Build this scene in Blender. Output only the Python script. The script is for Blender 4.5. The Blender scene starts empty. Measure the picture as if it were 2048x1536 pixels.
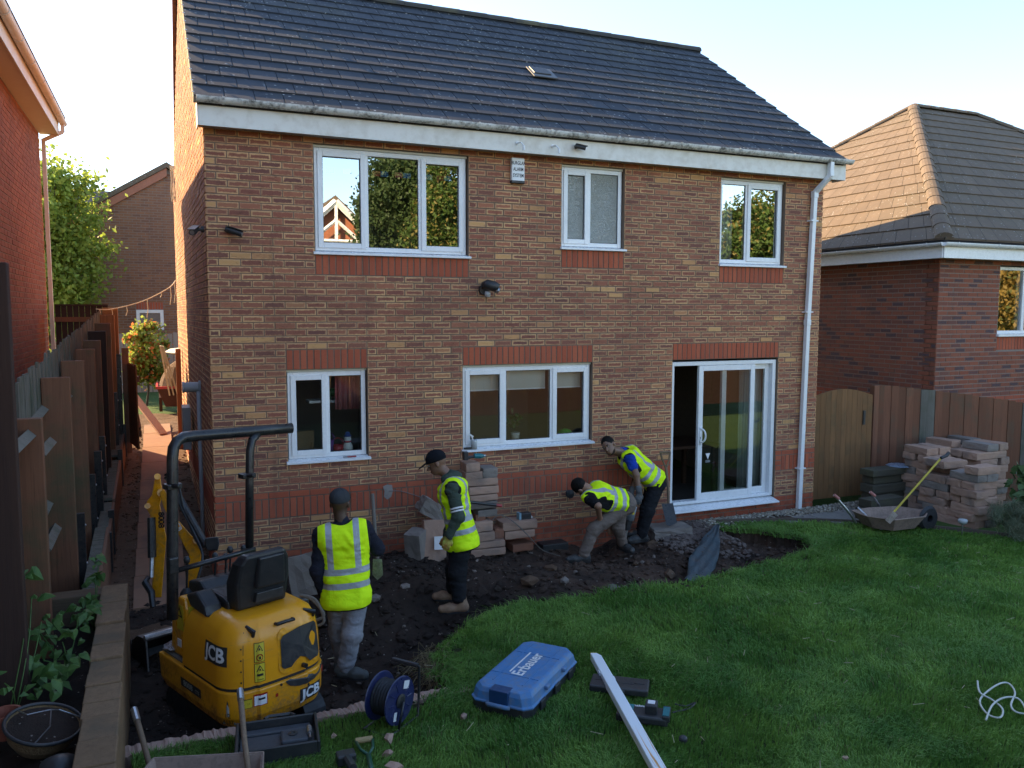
import bpy, bmesh, math, random
import numpy as np
from mathutils import Vector, Matrix, noise
R = math.radians
random.seed(7); rng = np.random.default_rng(11)
S = bpy.context.scene
COL = S.collection

# ------------------------------------------------------------------ camera, sky, sun, exposure
CAM = Vector((-0.4474, -9.177, 2.8901)); YAW, PITCH, ROLL, FPX = 0.4055, -0.0882, 0.0017, 1622.8
cam = bpy.data.cameras.new('camera'); camo = bpy.data.objects.new('camera', cam); COL.objects.link(camo)
cam.sensor_width = 36.0; cam.lens = FPX / 2048 * 36; cam.clip_start = 0.05; cam.clip_end = 600
FWD = Vector((math.sin(YAW)*math.cos(PITCH), math.cos(YAW)*math.cos(PITCH), math.sin(PITCH)))
RGT = Vector((math.cos(YAW), -math.sin(YAW), 0)); UPV = RGT.cross(FWD)
RGT, UPV = RGT*math.cos(ROLL)+UPV*math.sin(ROLL), UPV*math.cos(ROLL)-RGT*math.sin(ROLL)
camo.matrix_world = Matrix((( RGT.x, UPV.x, -FWD.x, CAM.x), (RGT.y, UPV.y, -FWD.y, CAM.y), (RGT.z, UPV.z, -FWD.z, CAM.z), (0, 0, 0, 1)))
S.camera = camo
SUN_AZ, SUN_EL = R(-40), R(29.8)          # azimuth measured from +Y towards +X
w = bpy.data.worlds.new('World'); S.world = w; w.use_nodes = True
nt = w.node_tree; nt.nodes.clear()
sky = nt.nodes.new('ShaderNodeTexSky'); sky.sky_type = 'NISHITA'; sky.sun_disc = False
sky.sun_elevation = SUN_EL; sky.sun_rotation = SUN_AZ; sky.altitude = 100; sky.air_density = 1.0; sky.dust_density = 0.55; sky.ozone_density = 1.9
bg = nt.nodes.new('ShaderNodeBackground'); bg.inputs['Strength'].default_value = 0.13
wo = nt.nodes.new('ShaderNodeOutputWorld'); nt.links.new(sky.outputs[0], bg.inputs[0]); nt.links.new(bg.outputs[0], wo.inputs[0])
sl = bpy.data.lights.new('sun', 'SUN'); sl.energy = 5.0; sl.angle = R(0.55); sl.color = (1.0, 0.73, 0.42)
so = bpy.data.objects.new('sun', sl); COL.objects.link(so)
sd = Vector((math.sin(SUN_AZ)*math.cos(SUN_EL), math.cos(SUN_AZ)*math.cos(SUN_EL), math.sin(SUN_EL)))
so.rotation_euler = sd.to_track_quat('Z', 'Y').to_euler(); so.location = (-20, 20, 25)
S.view_settings.view_transform = 'Standard'; S.view_settings.look = 'None'; S.view_settings.gamma = 1.0
S.view_settings.exposure = 1.93; S.view_settings.use_white_balance = True; S.view_settings.white_balance_temperature = 6800; S.view_settings.use_curve_mapping = False
S.render.engine = 'CYCLES'
cy = S.cycles; cy.max_bounces = 7; cy.diffuse_bounces = 3; cy.glossy_bounces = 3; cy.transmission_bounces = 4; cy.transparent_max_bounces = 10
cy.caustics_reflective = False; cy.caustics_refractive = False; cy.use_denoising = True; cy.sample_clamp_indirect = 6.0
try: cy.denoiser = 'OPENIMAGEDENOISE'
except Exception: pass

def at(px, py, d):
    "world point seen at photo pixel (2048 wide) at depth d metres along the view axis"
    return CAM + FWD*d + RGT*((px-1024)/FPX*d) + UPV*((768-py)/FPX*d)

# ------------------------------------------------------------------ mesh helper
class MB:
    def __init__(s): s.v = []; s.f = []; s.uv = None
    def add(s, vs, fs):
        o = len(s.v); s.v += [tuple(v) for v in vs]; s.f += [tuple(i+o for i in f) for f in fs]; return s
    def box(s, c, d, rot=None):
        x, y, z = d[0]/2, d[1]/2, d[2]/2; c = Vector(c)
        vs = [Vector(p) for p in ((-x,-y,-z),(x,-y,-z),(x,y,-z),(-x,y,-z),(-x,-y,z),(x,-y,z),(x,y,z),(-x,y,z))]
        if rot is not None: vs = [rot @ p for p in vs]
        return s.add([c+p for p in vs], [(0,3,2,1),(4,5,6,7),(0,1,5,4),(1,2,6,5),(2,3,7,6),(3,0,4,7)])
    def bb(s, x0, x1, y0, y1, z0, z1):
        return s.box(((x0+x1)/2,(y0+y1)/2,(z0+z1)/2), (x1-x0,y1-y0,z1-z0))
    def tube(s, pts, r, n=8, cap=True, flat=1.0):
        pts = [Vector(p) for p in pts]; rs = r if isinstance(r, (list, tuple)) else [r]*len(pts)
        o = len(s.v); m = len(pts); side = None
        for i, p in enumerate(pts):
            t = (pts[min(i+1,m-1)]-pts[max(i-1,0)])
            if t.length < 1e-9: t = Vector((0,0,1))
            t.normalize()
            if side is None:
                side = t.orthogonal().normalized()
                if abs(t.z) < 0.9: side = t.cross(Vector((0,0,1))).normalized()
            side = (side - t*side.dot(t)).normalized(); up = side.cross(t)
            for k in range(n):
                a = 2*math.pi*k/n; s.v.append(tuple(p + (side*math.cos(a)*flat + up*math.sin(a))*rs[i]))
        for i in range(m-1):
            for k in range(n):
                s.f.append((o+i*n+k, o+i*n+(k+1)%n, o+(i+1)*n+(k+1)%n, o+(i+1)*n+k))
        if cap: s.f.append(tuple(o+k for k in range(n))[::-1]); s.f.append(tuple(o+(m-1)*n+k for k in range(n)))
        return s
    def cyl(s, a, b, r, n=16, r2=None): return s.tube([a, b], [r, r if r2 is None else r2], n)
    def lathe(s, prof, n=24, M=None):
        o = len(s.v); m = len(prof)
        for (r, z) in prof:
            for k in range(n):
                a = 2*math.pi*k/n; p = Vector((r*math.cos(a), r*math.sin(a), z)); s.v.append(tuple(M @ p if M else p))
        for i in range(m-1):
            for k in range(n): s.f.append((o+i*n+k, o+i*n+(k+1)%n, o+(i+1)*n+(k+1)%n, o+(i+1)*n+k))
        s.f.append(tuple(o+k for k in range(n))[::-1]); s.f.append(tuple(o+(m-1)*n+k for k in range(n))); return s
    def prism(s, poly, fn0, fn1):
        "poly of 2D points, fn maps (a,b)->3D for the two ends"
        n = len(poly); s_ = [fn0(*p) for p in poly] + [fn1(*p) for p in poly]
        return s.add(s_, [tuple(range(n))[::-1], tuple(range(n, 2*n))] + [(i,(i+1)%n,n+(i+1)%n,n+i) for i in range(n)])
    def loft(s, rings, close=True):
        o = len(s.v); n = len(rings[0])
        for r_ in rings: s.v += [tuple(p) for p in r_]
        for i in range(len(rings)-1):
            for k in range(n): s.f.append((o+i*n+k, o+i*n+(k+1)%n, o+(i+1)*n+(k+1)%n, o+(i+1)*n+k))
        if close: s.f.append(tuple(o+k for k in range(n))[::-1]); s.f.append(tuple(o+(len(rings)-1)*n+k for k in range(n)))
        return s
    def mesh(s, name):
        me = bpy.data.meshes.new(name); me.from_pydata(s.v, [], s.f); me.update(); return me
    def build(s, name, mat, parent=None, bevel=0, smooth=False, loc=None, rot=None, fixn=True):
        me = s.mesh(name)
        if fixn:
            b = bmesh.new(); b.from_mesh(me); bmesh.ops.recalc_face_normals(b, faces=b.faces); b.to_mesh(me); b.free()
        return link(name, me, mat, parent, bevel, smooth, loc, rot)
def link(name, me, mat, parent=None, bevel=0, smooth=False, loc=None, rot=None):
    o = bpy.data.objects.new(name, me); COL.objects.link(o)
    if mat is not None and len(me.materials) == 0:
        for m_ in (mat if isinstance(mat, (list, tuple)) else [mat]): me.materials.append(m_)
    if parent is not None: o.parent = parent
    if loc is not None: o.location = loc
    if rot is not None: o.rotation_euler = rot
    if smooth: me.polygons.foreach_set('use_smooth', [True]*len(me.polygons))
    if bevel:
        md = o.modifiers.new('bevel', 'BEVEL'); md.width = bevel; md.segments = 2; md.limit_method = 'ANGLE'; md.angle_limit = R(40)
    return o
def tag(o, label, cat, group=None):
    o['label'] = label; o['category'] = cat
    if group: o['group'] = group
    return o
def thing(name, label, cat, loc=(0,0,0), rz=0.0, group=None, M=None):
    o = bpy.data.objects.new(name, None); COL.objects.link(o); o.empty_display_size = 0.1
    if M is not None: o.matrix_world = M
    else: o.location = loc; o.rotation_euler = (0, 0, rz)
    return tag(o, label, cat, group)
def kind(o, k): o['kind'] = k; return o
def smoothstep(a, b, x):
    t = min(1, max(0, (x-a)/(b-a))); return t*t*(3-2*t)
def bez(p0, p1, p2, p3, n=16):
    p0, p1, p2, p3 = map(Vector, (p0, p1, p2, p3)); out = []
    for i in range(n+1):
        t = i/n; out.append(p0*(1-t)**3 + p1*3*t*(1-t)**2 + p2*3*t*t*(1-t) + p3*t**3)
    return out
def catmull(P, n=8):
    P = [Vector(p) for p in P]; out = []
    for i in range(len(P)-1):
        a, b, c, d = P[max(i-1,0)], P[i], P[i+1], P[min(i+2,len(P)-1)]
        for k in range(n):
            t = k/n; out.append(0.5*((2*b) + (c-a)*t + (2*a-5*b+4*c-d)*t*t + (3*b-a-3*c+d)*t**3))
    out.append(P[-1]); return out
def join_np(name, V, F, mat, parent=None, uv=None, smooth=False):
    "V (n,3) array, F (m,k) array of equal sized faces"
    me = bpy.data.meshes.new(name); V = np.asarray(V, dtype=np.float32); F = np.asarray(F, dtype=np.int32)
    me.vertices.add(len(V)); me.vertices.foreach_set('co', V.ravel()); k = F.shape[1]
    me.loops.add(F.size); me.loops.foreach_set('vertex_index', F.ravel())
    me.polygons.add(len(F)); me.polygons.foreach_set('loop_start', np.arange(0, F.size, k, dtype=np.int32))
    me.polygons.foreach_set('use_smooth', np.full(len(F), bool(smooth)))
    me.update(calc_edges=True); me.validate()
    return link(name, me, mat, parent)
ORD = ['lowest','second','third','fourth','fifth','sixth','seventh','eighth','ninth','tenth','eleventh','twelfth']

# ------------------------------------------------------------------ materials
class NT:
    def __init__(s, name):
        s.m = bpy.data.materials.new(name); s.m.use_nodes = True; s.t = s.m.node_tree; s.t.nodes.clear()
        s.out = s.n('ShaderNodeOutputMaterial'); s.b = s.n('ShaderNodeBsdfPrincipled'); s.l(s.b.outputs[0], s.out.inputs[0])
    def n(s, t, **kw):
        x = s.t.nodes.new(t)
        for k, v in kw.items(): setattr(x, k, v)
        return x
    def l(s, a, b): s.t.links.new(a, b)
    def val(s, sock, v):
        if isinstance(v, bpy.types.NodeSocket): s.l(v, sock)
        elif v is not None:
            if hasattr(sock.default_value, '__len__') and not hasattr(v, '__len__'): v = [v]*len(sock.default_value)
            if hasattr(v, '__len__') and len(v) == 3 and len(sock.default_value) == 4: v = (*v, 1)
            sock.default_value = v
    def math(s, op, a, b=None, c=None, clamp=False):
        x = s.n('ShaderNodeMath', operation=op, use_clamp=clamp); s.val(x.inputs[0], a)
        if b is not None: s.val(x.inputs[1], b)
        if c is not None: s.val(x.inputs[2], c)
        return x.outputs[0]
    def mix(s, f, a, b, mode='MIX'):
        x = s.n('ShaderNodeMix', data_type='RGBA', blend_type=mode); s.val(x.inputs[0], f); s.val(x.inputs[6], a); s.val(x.inputs[7], b); return x.outputs[2]
    def ramp(s, f, stops, interp='LINEAR'):
        x = s.n('ShaderNodeValToRGB'); x.color_ramp.interpolation = interp; e = x.color_ramp.elements
        while len(e) < len(stops): e.new(0.5)
        for el, (p, c) in zip(e, stops): el.position = p; el.color = (*c, 1) if hasattr(c, '__len__') else (c, c, c, 1)
        s.val(x.inputs[0], f); return x.outputs[0]
    def coord(s, which='Object'): return s.n('ShaderNodeTexCoord').outputs[which]
    def pos(s): return s.n('ShaderNodeNewGeometry').outputs['Position']
    def mapv(s, v, scale=(1,1,1), loc=(0,0,0), rot=(0,0,0)):
        x = s.n('ShaderNodeMapping'); s.l(v, x.inputs[0]); x.inputs['Scale'].default_value = scale; x.inputs['Location'].default_value = loc; x.inputs['Rotation'].default_value = rot; return x.outputs[0]
    def noise(s, v, scale, detail=4, rough=0.55, dist=0.0):
        x = s.n('ShaderNodeTexNoise'); s.l(v, x.inputs['Vector']); x.inputs['Scale'].default_value = scale; x.inputs['Detail'].default_value = detail; x.inputs['Roughness'].default_value = rough; x.inputs['Distortion'].default_value = dist; return x.outputs['Fac']
    def voro(s, v, scale, feature='F1', out='Distance'):
        x = s.n('ShaderNodeTexVoronoi', feature=feature); s.l(v, x.inputs['Vector']); x.inputs['Scale'].default_value = scale; return x.outputs[out]
    def rnd(s):
        g = s.n('ShaderNodeNewGeometry').outputs['Random Per Island']; o = s.n('ShaderNodeObjectInfo').outputs['Random']
        return s.math('FRACT', s.math('ADD', g, s.math('MULTIPLY', o, 7.31)))
    def rr(s, f, a, b, c=0.0, d=1.0):
        x = s.n('ShaderNodeMapRange'); s.val(x.inputs[0], f); s.val(x.inputs[1], a); s.val(x.inputs[2], b); s.val(x.inputs[3], c); s.val(x.inputs[4], d); return x.outputs[0]
    def bump(s, h, strength=0.3, dist=0.01):
        x = s.n('ShaderNodeBump'); s.l(h, x.inputs['Height']); x.inputs['Strength'].default_value = strength; x.inputs['Distance'].default_value = dist; s.l(x.outputs[0], s.b.inputs['Normal']); return x
    def done(s, col=None, rough=None, metal=None, spec=None):
        if col is not None: s.val(s.b.inputs['Base Color'], col)
        if rough is not None: s.val(s.b.inputs['Roughness'], rough)
        if metal is not None: s.val(s.b.inputs['Metallic'], metal)
        if spec is not None: s.val(s.b.inputs['Specular IOR Level'], spec)
        return s.m
MATS = {}
def grimy(name, col, col2=None, rough=0.6, scale=6.0, bump=0.25, bscale=60, metal=0.0, amt=0.5, dirt=None, dirt_amt=0.45, spec=None, bdist=0.004):
    "plain painted / moulded surface with tonal variation, fine relief and patchy dirt"
    if name in MATS: return MATS[name]
    n = NT(name); p = n.coord('Object')
    n1 = n.noise(p, scale, 5, 0.6); n2 = n.noise(p, scale*5.3, 4, 0.6)
    col2 = col2 or tuple(c*0.72 for c in col)
    f = n.math('MULTIPLY', n.rr(n1, 0.35, 0.7), amt)
    c = n.mix(f, col, col2)
    if dirt:
        d = n.rr(n.math('ADD', n.math('MULTIPLY', n1, 0.6), n.math('MULTIPLY', n2, 0.6)), 0.56, 0.76, 0, dirt_amt); c = n.mix(d, c, dirt)
    rv = n.rr(n2, 0.3, 0.7, max(0.05, rough-0.1), min(1, rough+0.12))
    if bump: n.bump(n.noise(p, bscale, 4, 0.6), bump, bdist)
    MATS[name] = n.done(c, rv, metal, spec); return MATS[name]
def wood(name, a, b, dark=(0.02,0.015,0.01), green=None, axis=2, rough=0.75, ring=1.0, var=0.5):
    "stained or weathered boards: grain along an axis of the object, tone differs from board to board"
    if name in MATS: return MATS[name]
    n = NT(name); p = n.coord('Object'); ro = n.rnd()
    off = n.n('ShaderNodeCombineXYZ'); n.l(n.math('MULTIPLY', ro, 37.0), off.inputs[0]); n.l(n.math('MULTIPLY', ro, 91.0), off.inputs[1])
    v = n.n('ShaderNodeVectorMath', operation='ADD'); n.l(p, v.inputs[0]); n.l(off.outputs[0], v.inputs[1])
    sc = [22, 22, 22]; sc[axis] = 1.1
    g = n.noise(n.mapv(v.outputs[0], tuple(sc)), 1.0, 5, 0.62, 0.8)
    sc2 = [90, 90, 90]; sc2[axis] = 3.0
    fine = n.noise(n.mapv(v.outputs[0], tuple(sc2)), 1.0, 3, 0.6)
    patch = n.noise(v.outputs[0], 2.3, 4, 0.6)
    c = n.mix(n.rr(g, 0.3, 0.7), a, b)
    c = n.mix(n.rr(fine, 0.55, 0.75, 0, 0.5), c, dark)
    c = n.mix(n.math('MULTIPLY', ro, var), c, tuple(x*0.45 for x in a))
    if green: c = n.mix(n.rr(patch, 0.5, 0.72, 0, 0.8), c, green)
    n.bump(n.math('ADD', g, fine), 0.35, 0.004)
    MATS[name] = n.done(c, rough, None, 0.25); return MATS[name]
def concrete(name, a, b, c3=None, rough=0.9, scale=9.0, bump=0.6):
    if name in MATS: return MATS[name]
    n = NT(name); p = n.pos(); ro = n.rnd()
    n1 = n.noise(p, scale, 6, 0.65); n2 = n.noise(p, 120, 3, 0.6); n3 = n.noise(p, 2.2, 3)
    c = n.mix(n.rr(n1, 0.3, 0.7), a, b)
    if c3: c = n.mix(n.rr(n3, 0.52, 0.66, 0, 0.85), c, c3)
    c = n.mix(n.math('MULTIPLY', ro, 0.45), c, tuple(x*0.5 for x in a))
    c = n.mix(n.rr(n2, 0.62, 0.75, 0, 0.5), c, tuple(min(1, x*1.7) for x in a))
    n.bump(n.math('ADD', n.math('MULTIPLY', n1, 1.0), n.math('MULTIPLY', n2, 0.5)), bump, 0.006)
    MATS[name] = n.done(c, rough, None, 0.2); return MATS[name]

def brick_mat(name, cents, rims, rim_w=0.012, bumpy=0.22, smear=0.6):
    n = NT(name); ro = n.rnd(); p = n.pos()
    uv = n.n('ShaderNodeUVMap', uv_map='UVMap').outputs[0]; dm = n.n('ShaderNodeUVMap', uv_map='dim').outputs[0]
    s1 = n.n('ShaderNodeSeparateXYZ'); n.l(uv, s1.inputs[0]); s2 = n.n('ShaderNodeSeparateXYZ'); n.l(dm, s2.inputs[0])
    def edge(a, d): return n.math('MULTIPLY', n.math('MINIMUM', a, n.math('SUBTRACT', 1.0, a)), d)
    e = n.math('MINIMUM', edge(s1.outputs[0], s2.outputs[0]), edge(s1.outputs[1], s2.outputs[1]))
    nz = n.noise(p, 26, 4, 0.6); nf = n.noise(p, 140, 4, 0.65)
    e2 = n.math('ADD', e, n.math('MULTIPLY', n.math('SUBTRACT', nz, 0.5), 0.035))
    ro2 = n.math('FRACT', n.math('MULTIPLY', ro, 13.7)); ro3 = n.math('FRACT', n.math('MULTIPLY', ro, 47.3))
    wdt = n.math('MULTIPLY', n.rr(ro2, 0, 1, 0.35, 1.25), rim_w)
    k = n.rr(n.math('SUBTRACT', e2, wdt), -0.004, 0.006)
    cen = n.ramp(ro, cents); rim = n.ramp(ro3, rims)
    c = n.mix(k, rim, cen)
    st = n.noise(n.mapv(p, (9, 9, 42)), 1.0, 4, 0.6, 1.2)                       # creased, smeared sand face
    c = n.mix(n.rr(st, 0.56, 0.7, 0, smear), c, tuple(x*0.42 for x in cents[1][1]))
    c = n.mix(n.rr(nf, 0.35, 0.8, 0, 0.14), c, tuple(min(1, x*1.5) for x in rims[0][1]))
    big = n.noise(p, 0.9, 3); c = n.mix(n.rr(big, 0.45, 0.75, 0, 0.28), c, (0.07, 0.05, 0.045)); run = n.noise(n.mapv(p, (5, 5, 0.5)), 1.0, 4, 0.6); c = n.mix(n.rr(run, 0.56, 0.74, 0, 0.4), c, (0.075, 0.055, 0.045)); sz_ = n.n('ShaderNodeSeparateXYZ'); n.l(p, sz_.inputs[0]); spl = n.math('MULTIPLY', n.rr(sz_.outputs[2], 0.55, -0.1, 0, 0.75), n.rr(n.noise(p, 6, 4, 0.65), 0.35, 0.65)); c = n.mix(spl, c, (0.045, 0.033, 0.027))
    n.bump(n.math('ADD', n.math('MULTIPLY', st, 1.2), nf), bumpy, 0.004)
    return n.done(c, 0.88, None, 0.2)
M_BRICK = brick_mat('buff_edged_brick', [(0.0,(0.30,0.098,0.064)),(0.30,(0.20,0.066,0.054)),(0.55,(0.36,0.13,0.078)),(0.78,(0.145,0.056,0.052)),(0.91,(0.31,0.11,0.07)),(0.985,(0.58,0.32,0.135))], [(0.0,(0.66,0.38,0.19)),(0.5,(0.57,0.31,0.165)),(0.85,(0.41,0.20,0.115)),(1.0,(0.68,0.41,0.20))])
M_RED = brick_mat('red_brick', [(0.0,(0.43,0.108,0.055)),(0.4,(0.36,0.086,0.046)),(0.8,(0.47,0.128,0.066)),(1.0,(0.32,0.078,0.046))], [(0.0,(0.44,0.115,0.06)),(1.0,(0.38,0.096,0.053))], 0.004, 0.35, 0.25)
M_BRICKD = brick_mat('dark_multi_brick', [(0.0,(0.24,0.075,0.045)),(0.35,(0.29,0.09,0.052)),(0.52,(0.075,0.055,0.062)),(0.62,(0.08,0.058,0.065)),(0.72,(0.30,0.10,0.058)),(1.0,(0.17,0.065,0.05))], [(0.0,(0.30,0.105,0.06)),(1.0,(0.24,0.085,0.055))], 0.008, 0.4, 0.5)
M_BRICKO = brick_mat('orange_red_brick', [(0.0,(0.31,0.115,0.068)),(0.5,(0.255,0.088,0.056)),(0.8,(0.34,0.135,0.08)),(1.0,(0.22,0.075,0.05))], [(0.0,(0.34,0.135,0.08)),(1.0,(0.28,0.105,0.065))], 0.005, 0.3, 0.3)
M_MORTAR = concrete('mortar', (0.24,0.17,0.125), (0.17,0.125,0.095), None, 0.95, 20, 0.4)
M_MORTARL = concrete('pale_mortar', (0.33,0.27,0.235), (0.25,0.20,0.175), None, 0.95, 20, 0.4)
def tile_mat(name, a, b, speck=(0.55,0.56,0.55)):
    n = NT(name); p = n.pos(); ro = n.rnd()
    n1 = n.noise(p, 5, 5, 0.65); n2 = n.noise(p, 90, 4, 0.6)
    c = n.mix(n.rr(n1, 0.3, 0.7), a, b); c = n.mix(n.math('MULTIPLY', ro, 0.35), c, tuple(x*0.55 for x in a))
    x = n.n('ShaderNodeTexVoronoi', feature='F1'); n.l(n.mapv(p, (17, 30, 30), (3.1, 1.7, 0), (0, 0.0, 0.0)), x.inputs['Vector']); x.inputs['Scale'].default_value = 1.0
    sc = n.n('ShaderNodeSeparateColor'); n.l(x.outputs['Color'], sc.inputs[0])
    size = n.rr(sc.outputs[0], 0.60, 1.0, 0.0, 0.30)
    d = n.math('ADD', x.outputs['Distance'], n.math('MULTIPLY', n.math('SUBTRACT', n2, 0.5), 0.45))
    spk = n.math('MULTIPLY', n.math('LESS_THAN', d, size), n.rr(n.noise(p, 1.1, 4, 0.7), 0.36, 0.66))
    c = n.mix(n.math('MULTIPLY', spk, 0.85), c, speck)
    mo = n.noise(p, 0.55, 5, 0.65); c = n.mix(n.math('MULTIPLY', n.rr(mo, 0.52, 0.68), n.rr(n.noise(p, 30, 4, 0.7), 0.45, 0.6, 0, 0.5)), c, (0.085, 0.085, 0.06))
    n.bump(n.math('ADD', n1, n2), 0.18, 0.003)
    return n.done(c, 0.85, None, 0.25)
M_TILE = tile_mat('slate_grey_roof_tile', (0.036,0.043,0.056), (0.048,0.056,0.071))
M_TILE2 = tile_mat('brown_grey_roof_tile', (0.155,0.113,0.078), (0.125,0.095,0.07))
M_LICHEN = concrete('lichened_ridge', (0.075,0.07,0.065), (0.055,0.055,0.055), (0.13,0.115,0.07))
M_UPVC = grimy('white_upvc', (0.80,0.81,0.82), (0.74,0.75,0.76), 0.28, 3, 0.03, 40, dirt=(0.45,0.44,0.40), dirt_amt=0.16)
M_FASCIA = grimy('painted_fascia', (0.74,0.72,0.67), (0.68,0.64,0.56), 0.45, 2, 0.1, 50, dirt=(0.40,0.34,0.26), dirt_amt=0.35)
M_GUTTER = grimy('grimy_white_gutter', (0.66,0.66,0.64), (0.5,0.5,0.47), 0.5, 5, 0.15, 60, dirt=(0.07,0.065,0.055), dirt_amt=0.95)
M_SEAL = grimy('black_gasket', (0.02,0.02,0.022), None, 0.6)
M_BLACK = grimy('black_plastic', (0.022,0.023,0.025), (0.035,0.035,0.037), 0.45, 8, 0.15, 90, dirt=(0.09,0.075,0.06), dirt_amt=0.25)
M_BLACKM = grimy('black_painted_steel', (0.012,0.013,0.015), (0.02,0.02,0.022), 0.35, 8, 0.08, 70, dirt=(0.10,0.08,0.06), dirt_amt=0.3)
M_STEEL = grimy('bare_steel', (0.45,0.45,0.46), (0.3,0.3,0.3), 0.35, 9, 0.1, 80, 0.9, dirt=(0.12,0.08,0.05), dirt_amt=0.5)
def glass_mat(name, refl, tint=(0.90,0.94,0.93), rough=0.0, frost=False):
    n = NT(name); n.t.nodes.remove(n.b)
    g = n.n('ShaderNodeBsdfGlossy'); g.inputs['Roughness'].default_value = rough; g.inputs['Color'].default_value = (0.95, 0.98, 0.98, 1)
    if frost:
        t = n.n('ShaderNodeBsdfTranslucent'); t.inputs['Color'].default_value = (0.40, 0.42, 0.36, 1)
        bp = n.n('ShaderNodeBump'); p = n.pos(); nz = n.noise(p, 34, 3, 0.6, 2.5); n.l(nz, bp.inputs['Height']); bp.inputs['Strength'].default_value = 1.0; bp.inputs['Distance'].default_value = 0.02
        n.l(bp.outputs[0], g.inputs['Normal'])
        d = n.n('ShaderNodeBsdfDiffuse'); d.inputs['Color'].default_value = (0.34, 0.35, 0.29, 1); mx0 = n.n('ShaderNodeMixShader'); mx0.inputs[0].default_value = 0.6
        n.l(t.outputs[0], mx0.inputs[1]); n.l(d.outputs[0], mx0.inputs[2]); base = mx0.outputs[0]
    else:
        t = n.n('ShaderNodeBsdfTransparent'); t.inputs['Color'].default_value = (*tint, 1); base = t.outputs[0]
    f = n.n('ShaderNodeFresnel'); f.inputs['IOR'].default_value = 1.5
    fac = n.math('ADD', n.math('MULTIPLY', f.outputs[0], 1.0), refl, clamp=True)
    mx = n.n('ShaderNodeMixShader'); n.l(fac, mx.inputs[0]); n.l(base, mx.inputs[1]); n.l(g.outputs[0], mx.inputs[2]); n.l(mx.outputs[0], n.out.inputs[0])
    return n.m
M_GLASS = glass_mat('coated_window_glass', 0.40)
M_GLASSL = glass_mat('window_glass', 0.09)
M_FROST = glass_mat('obscured_glass', 0.22, frost=True, rough=0.12)
# ------------------------------------------------------------------ brickwork generator
C225, C75, J = 0.225, 0.075, 0.010
def brick_list(L, z0, z1, openings=(), soldiers=(), zlim=None, redbands=(), bond0=0.0):
    "returns (u0,u1,z0,z1,kind) rectangles; soldiers=(u0,u1,z0,z1) upright panels; redbands=(z0,z1) red courses; zlim(u)->max z"
    out = []; n = int(round((z1-z0)/C75)); block = list(openings)+[s_ for s_ in soldiers]
    for i in range(n):
        za, zb = z0+i*C75+J/2, z0+(i+1)*C75-J/2; zc = (za+zb)/2
        red = any(a <= zc <= b for a, b in redbands)
        segs = [(0.0, L)]
        for (a, b, c, d) in block:
            if c-1e-4 <= zc <= d+1e-4:
                ns = []
                for (p, q) in segs:
                    if b <= p or a >= q: ns.append((p, q)); continue
                    if a > p: ns.append((p, a))
                    if b < q: ns.append((b, q))
                segs = ns
        off = bond0 + (C225/2 if i % 2 else 0)
        for (p, q) in segs:
            k = math.floor((p-off)/C225); u = off+k*C225
            while u < q-1e-6:
                a = max(u, p); b = min(u+C225, q)
                if b-a > 0.03 and (zlim is None or zlim((a+b)/2) > zb): out.append((a+J/2, b-J/2, za, zb, 'r' if red else 'b'))
                u += C225
    for (a, b, c, d) in soldiers:
        m = max(1, int(round((b-a)/C75))); w_ = (b-a)/m
        for k in range(m): out.append((a+k*w_+J/2, a+(k+1)*w_-J/2, c+J/2, d-J/2, 'r'))
    return out
BMESH = {}
def brick_mesh(w_, h, mat, mname, depth=0.02):
    key = (round(w_, 3), round(h, 3), mname)
    if key in BMESH: return BMESH[key]
    x, z = w_/2, h/2; c = 0.003
    vs = [(-x+c,0,-z+c),(x-c,0,-z+c),(x-c,0,z-c),(-x+c,0,z-c),(-x,c,-z),(x,c,-z),(x,c,z),(-x,c,z),(-x,depth,-z),(x,depth,-z),(x,depth,z),(-x,depth,z)]
    fs = [(0,1,2,3)] + [(4+i,4+(i+1)%4,(i+1)%4,i) for i in range(4)] + [(8+i,8+(i+1)%4,4+(i+1)%4,4+i) for i in range(4)]
    me = bpy.data.meshes.new('brick'); me.from_pydata(vs, [], fs); me.update()
    uv = me.uv_layers.new(name='UVMap'); dm = me.uv_layers.new(name='dim')
    for lp in me.loops:
        v = me.vertices[lp.vertex_index].co; uv.data[lp.index].uv = ((v.x+x)/w_, (v.z+z)/h); dm.data[lp.index].uv = (w_, h)
    me.materials.append(mat); BMESH[key] = me; return me
BT = np.array([(0,1,2,3)] + [(4+i,4+(i+1)%4,(i+1)%4,i) for i in range(4)])
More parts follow.
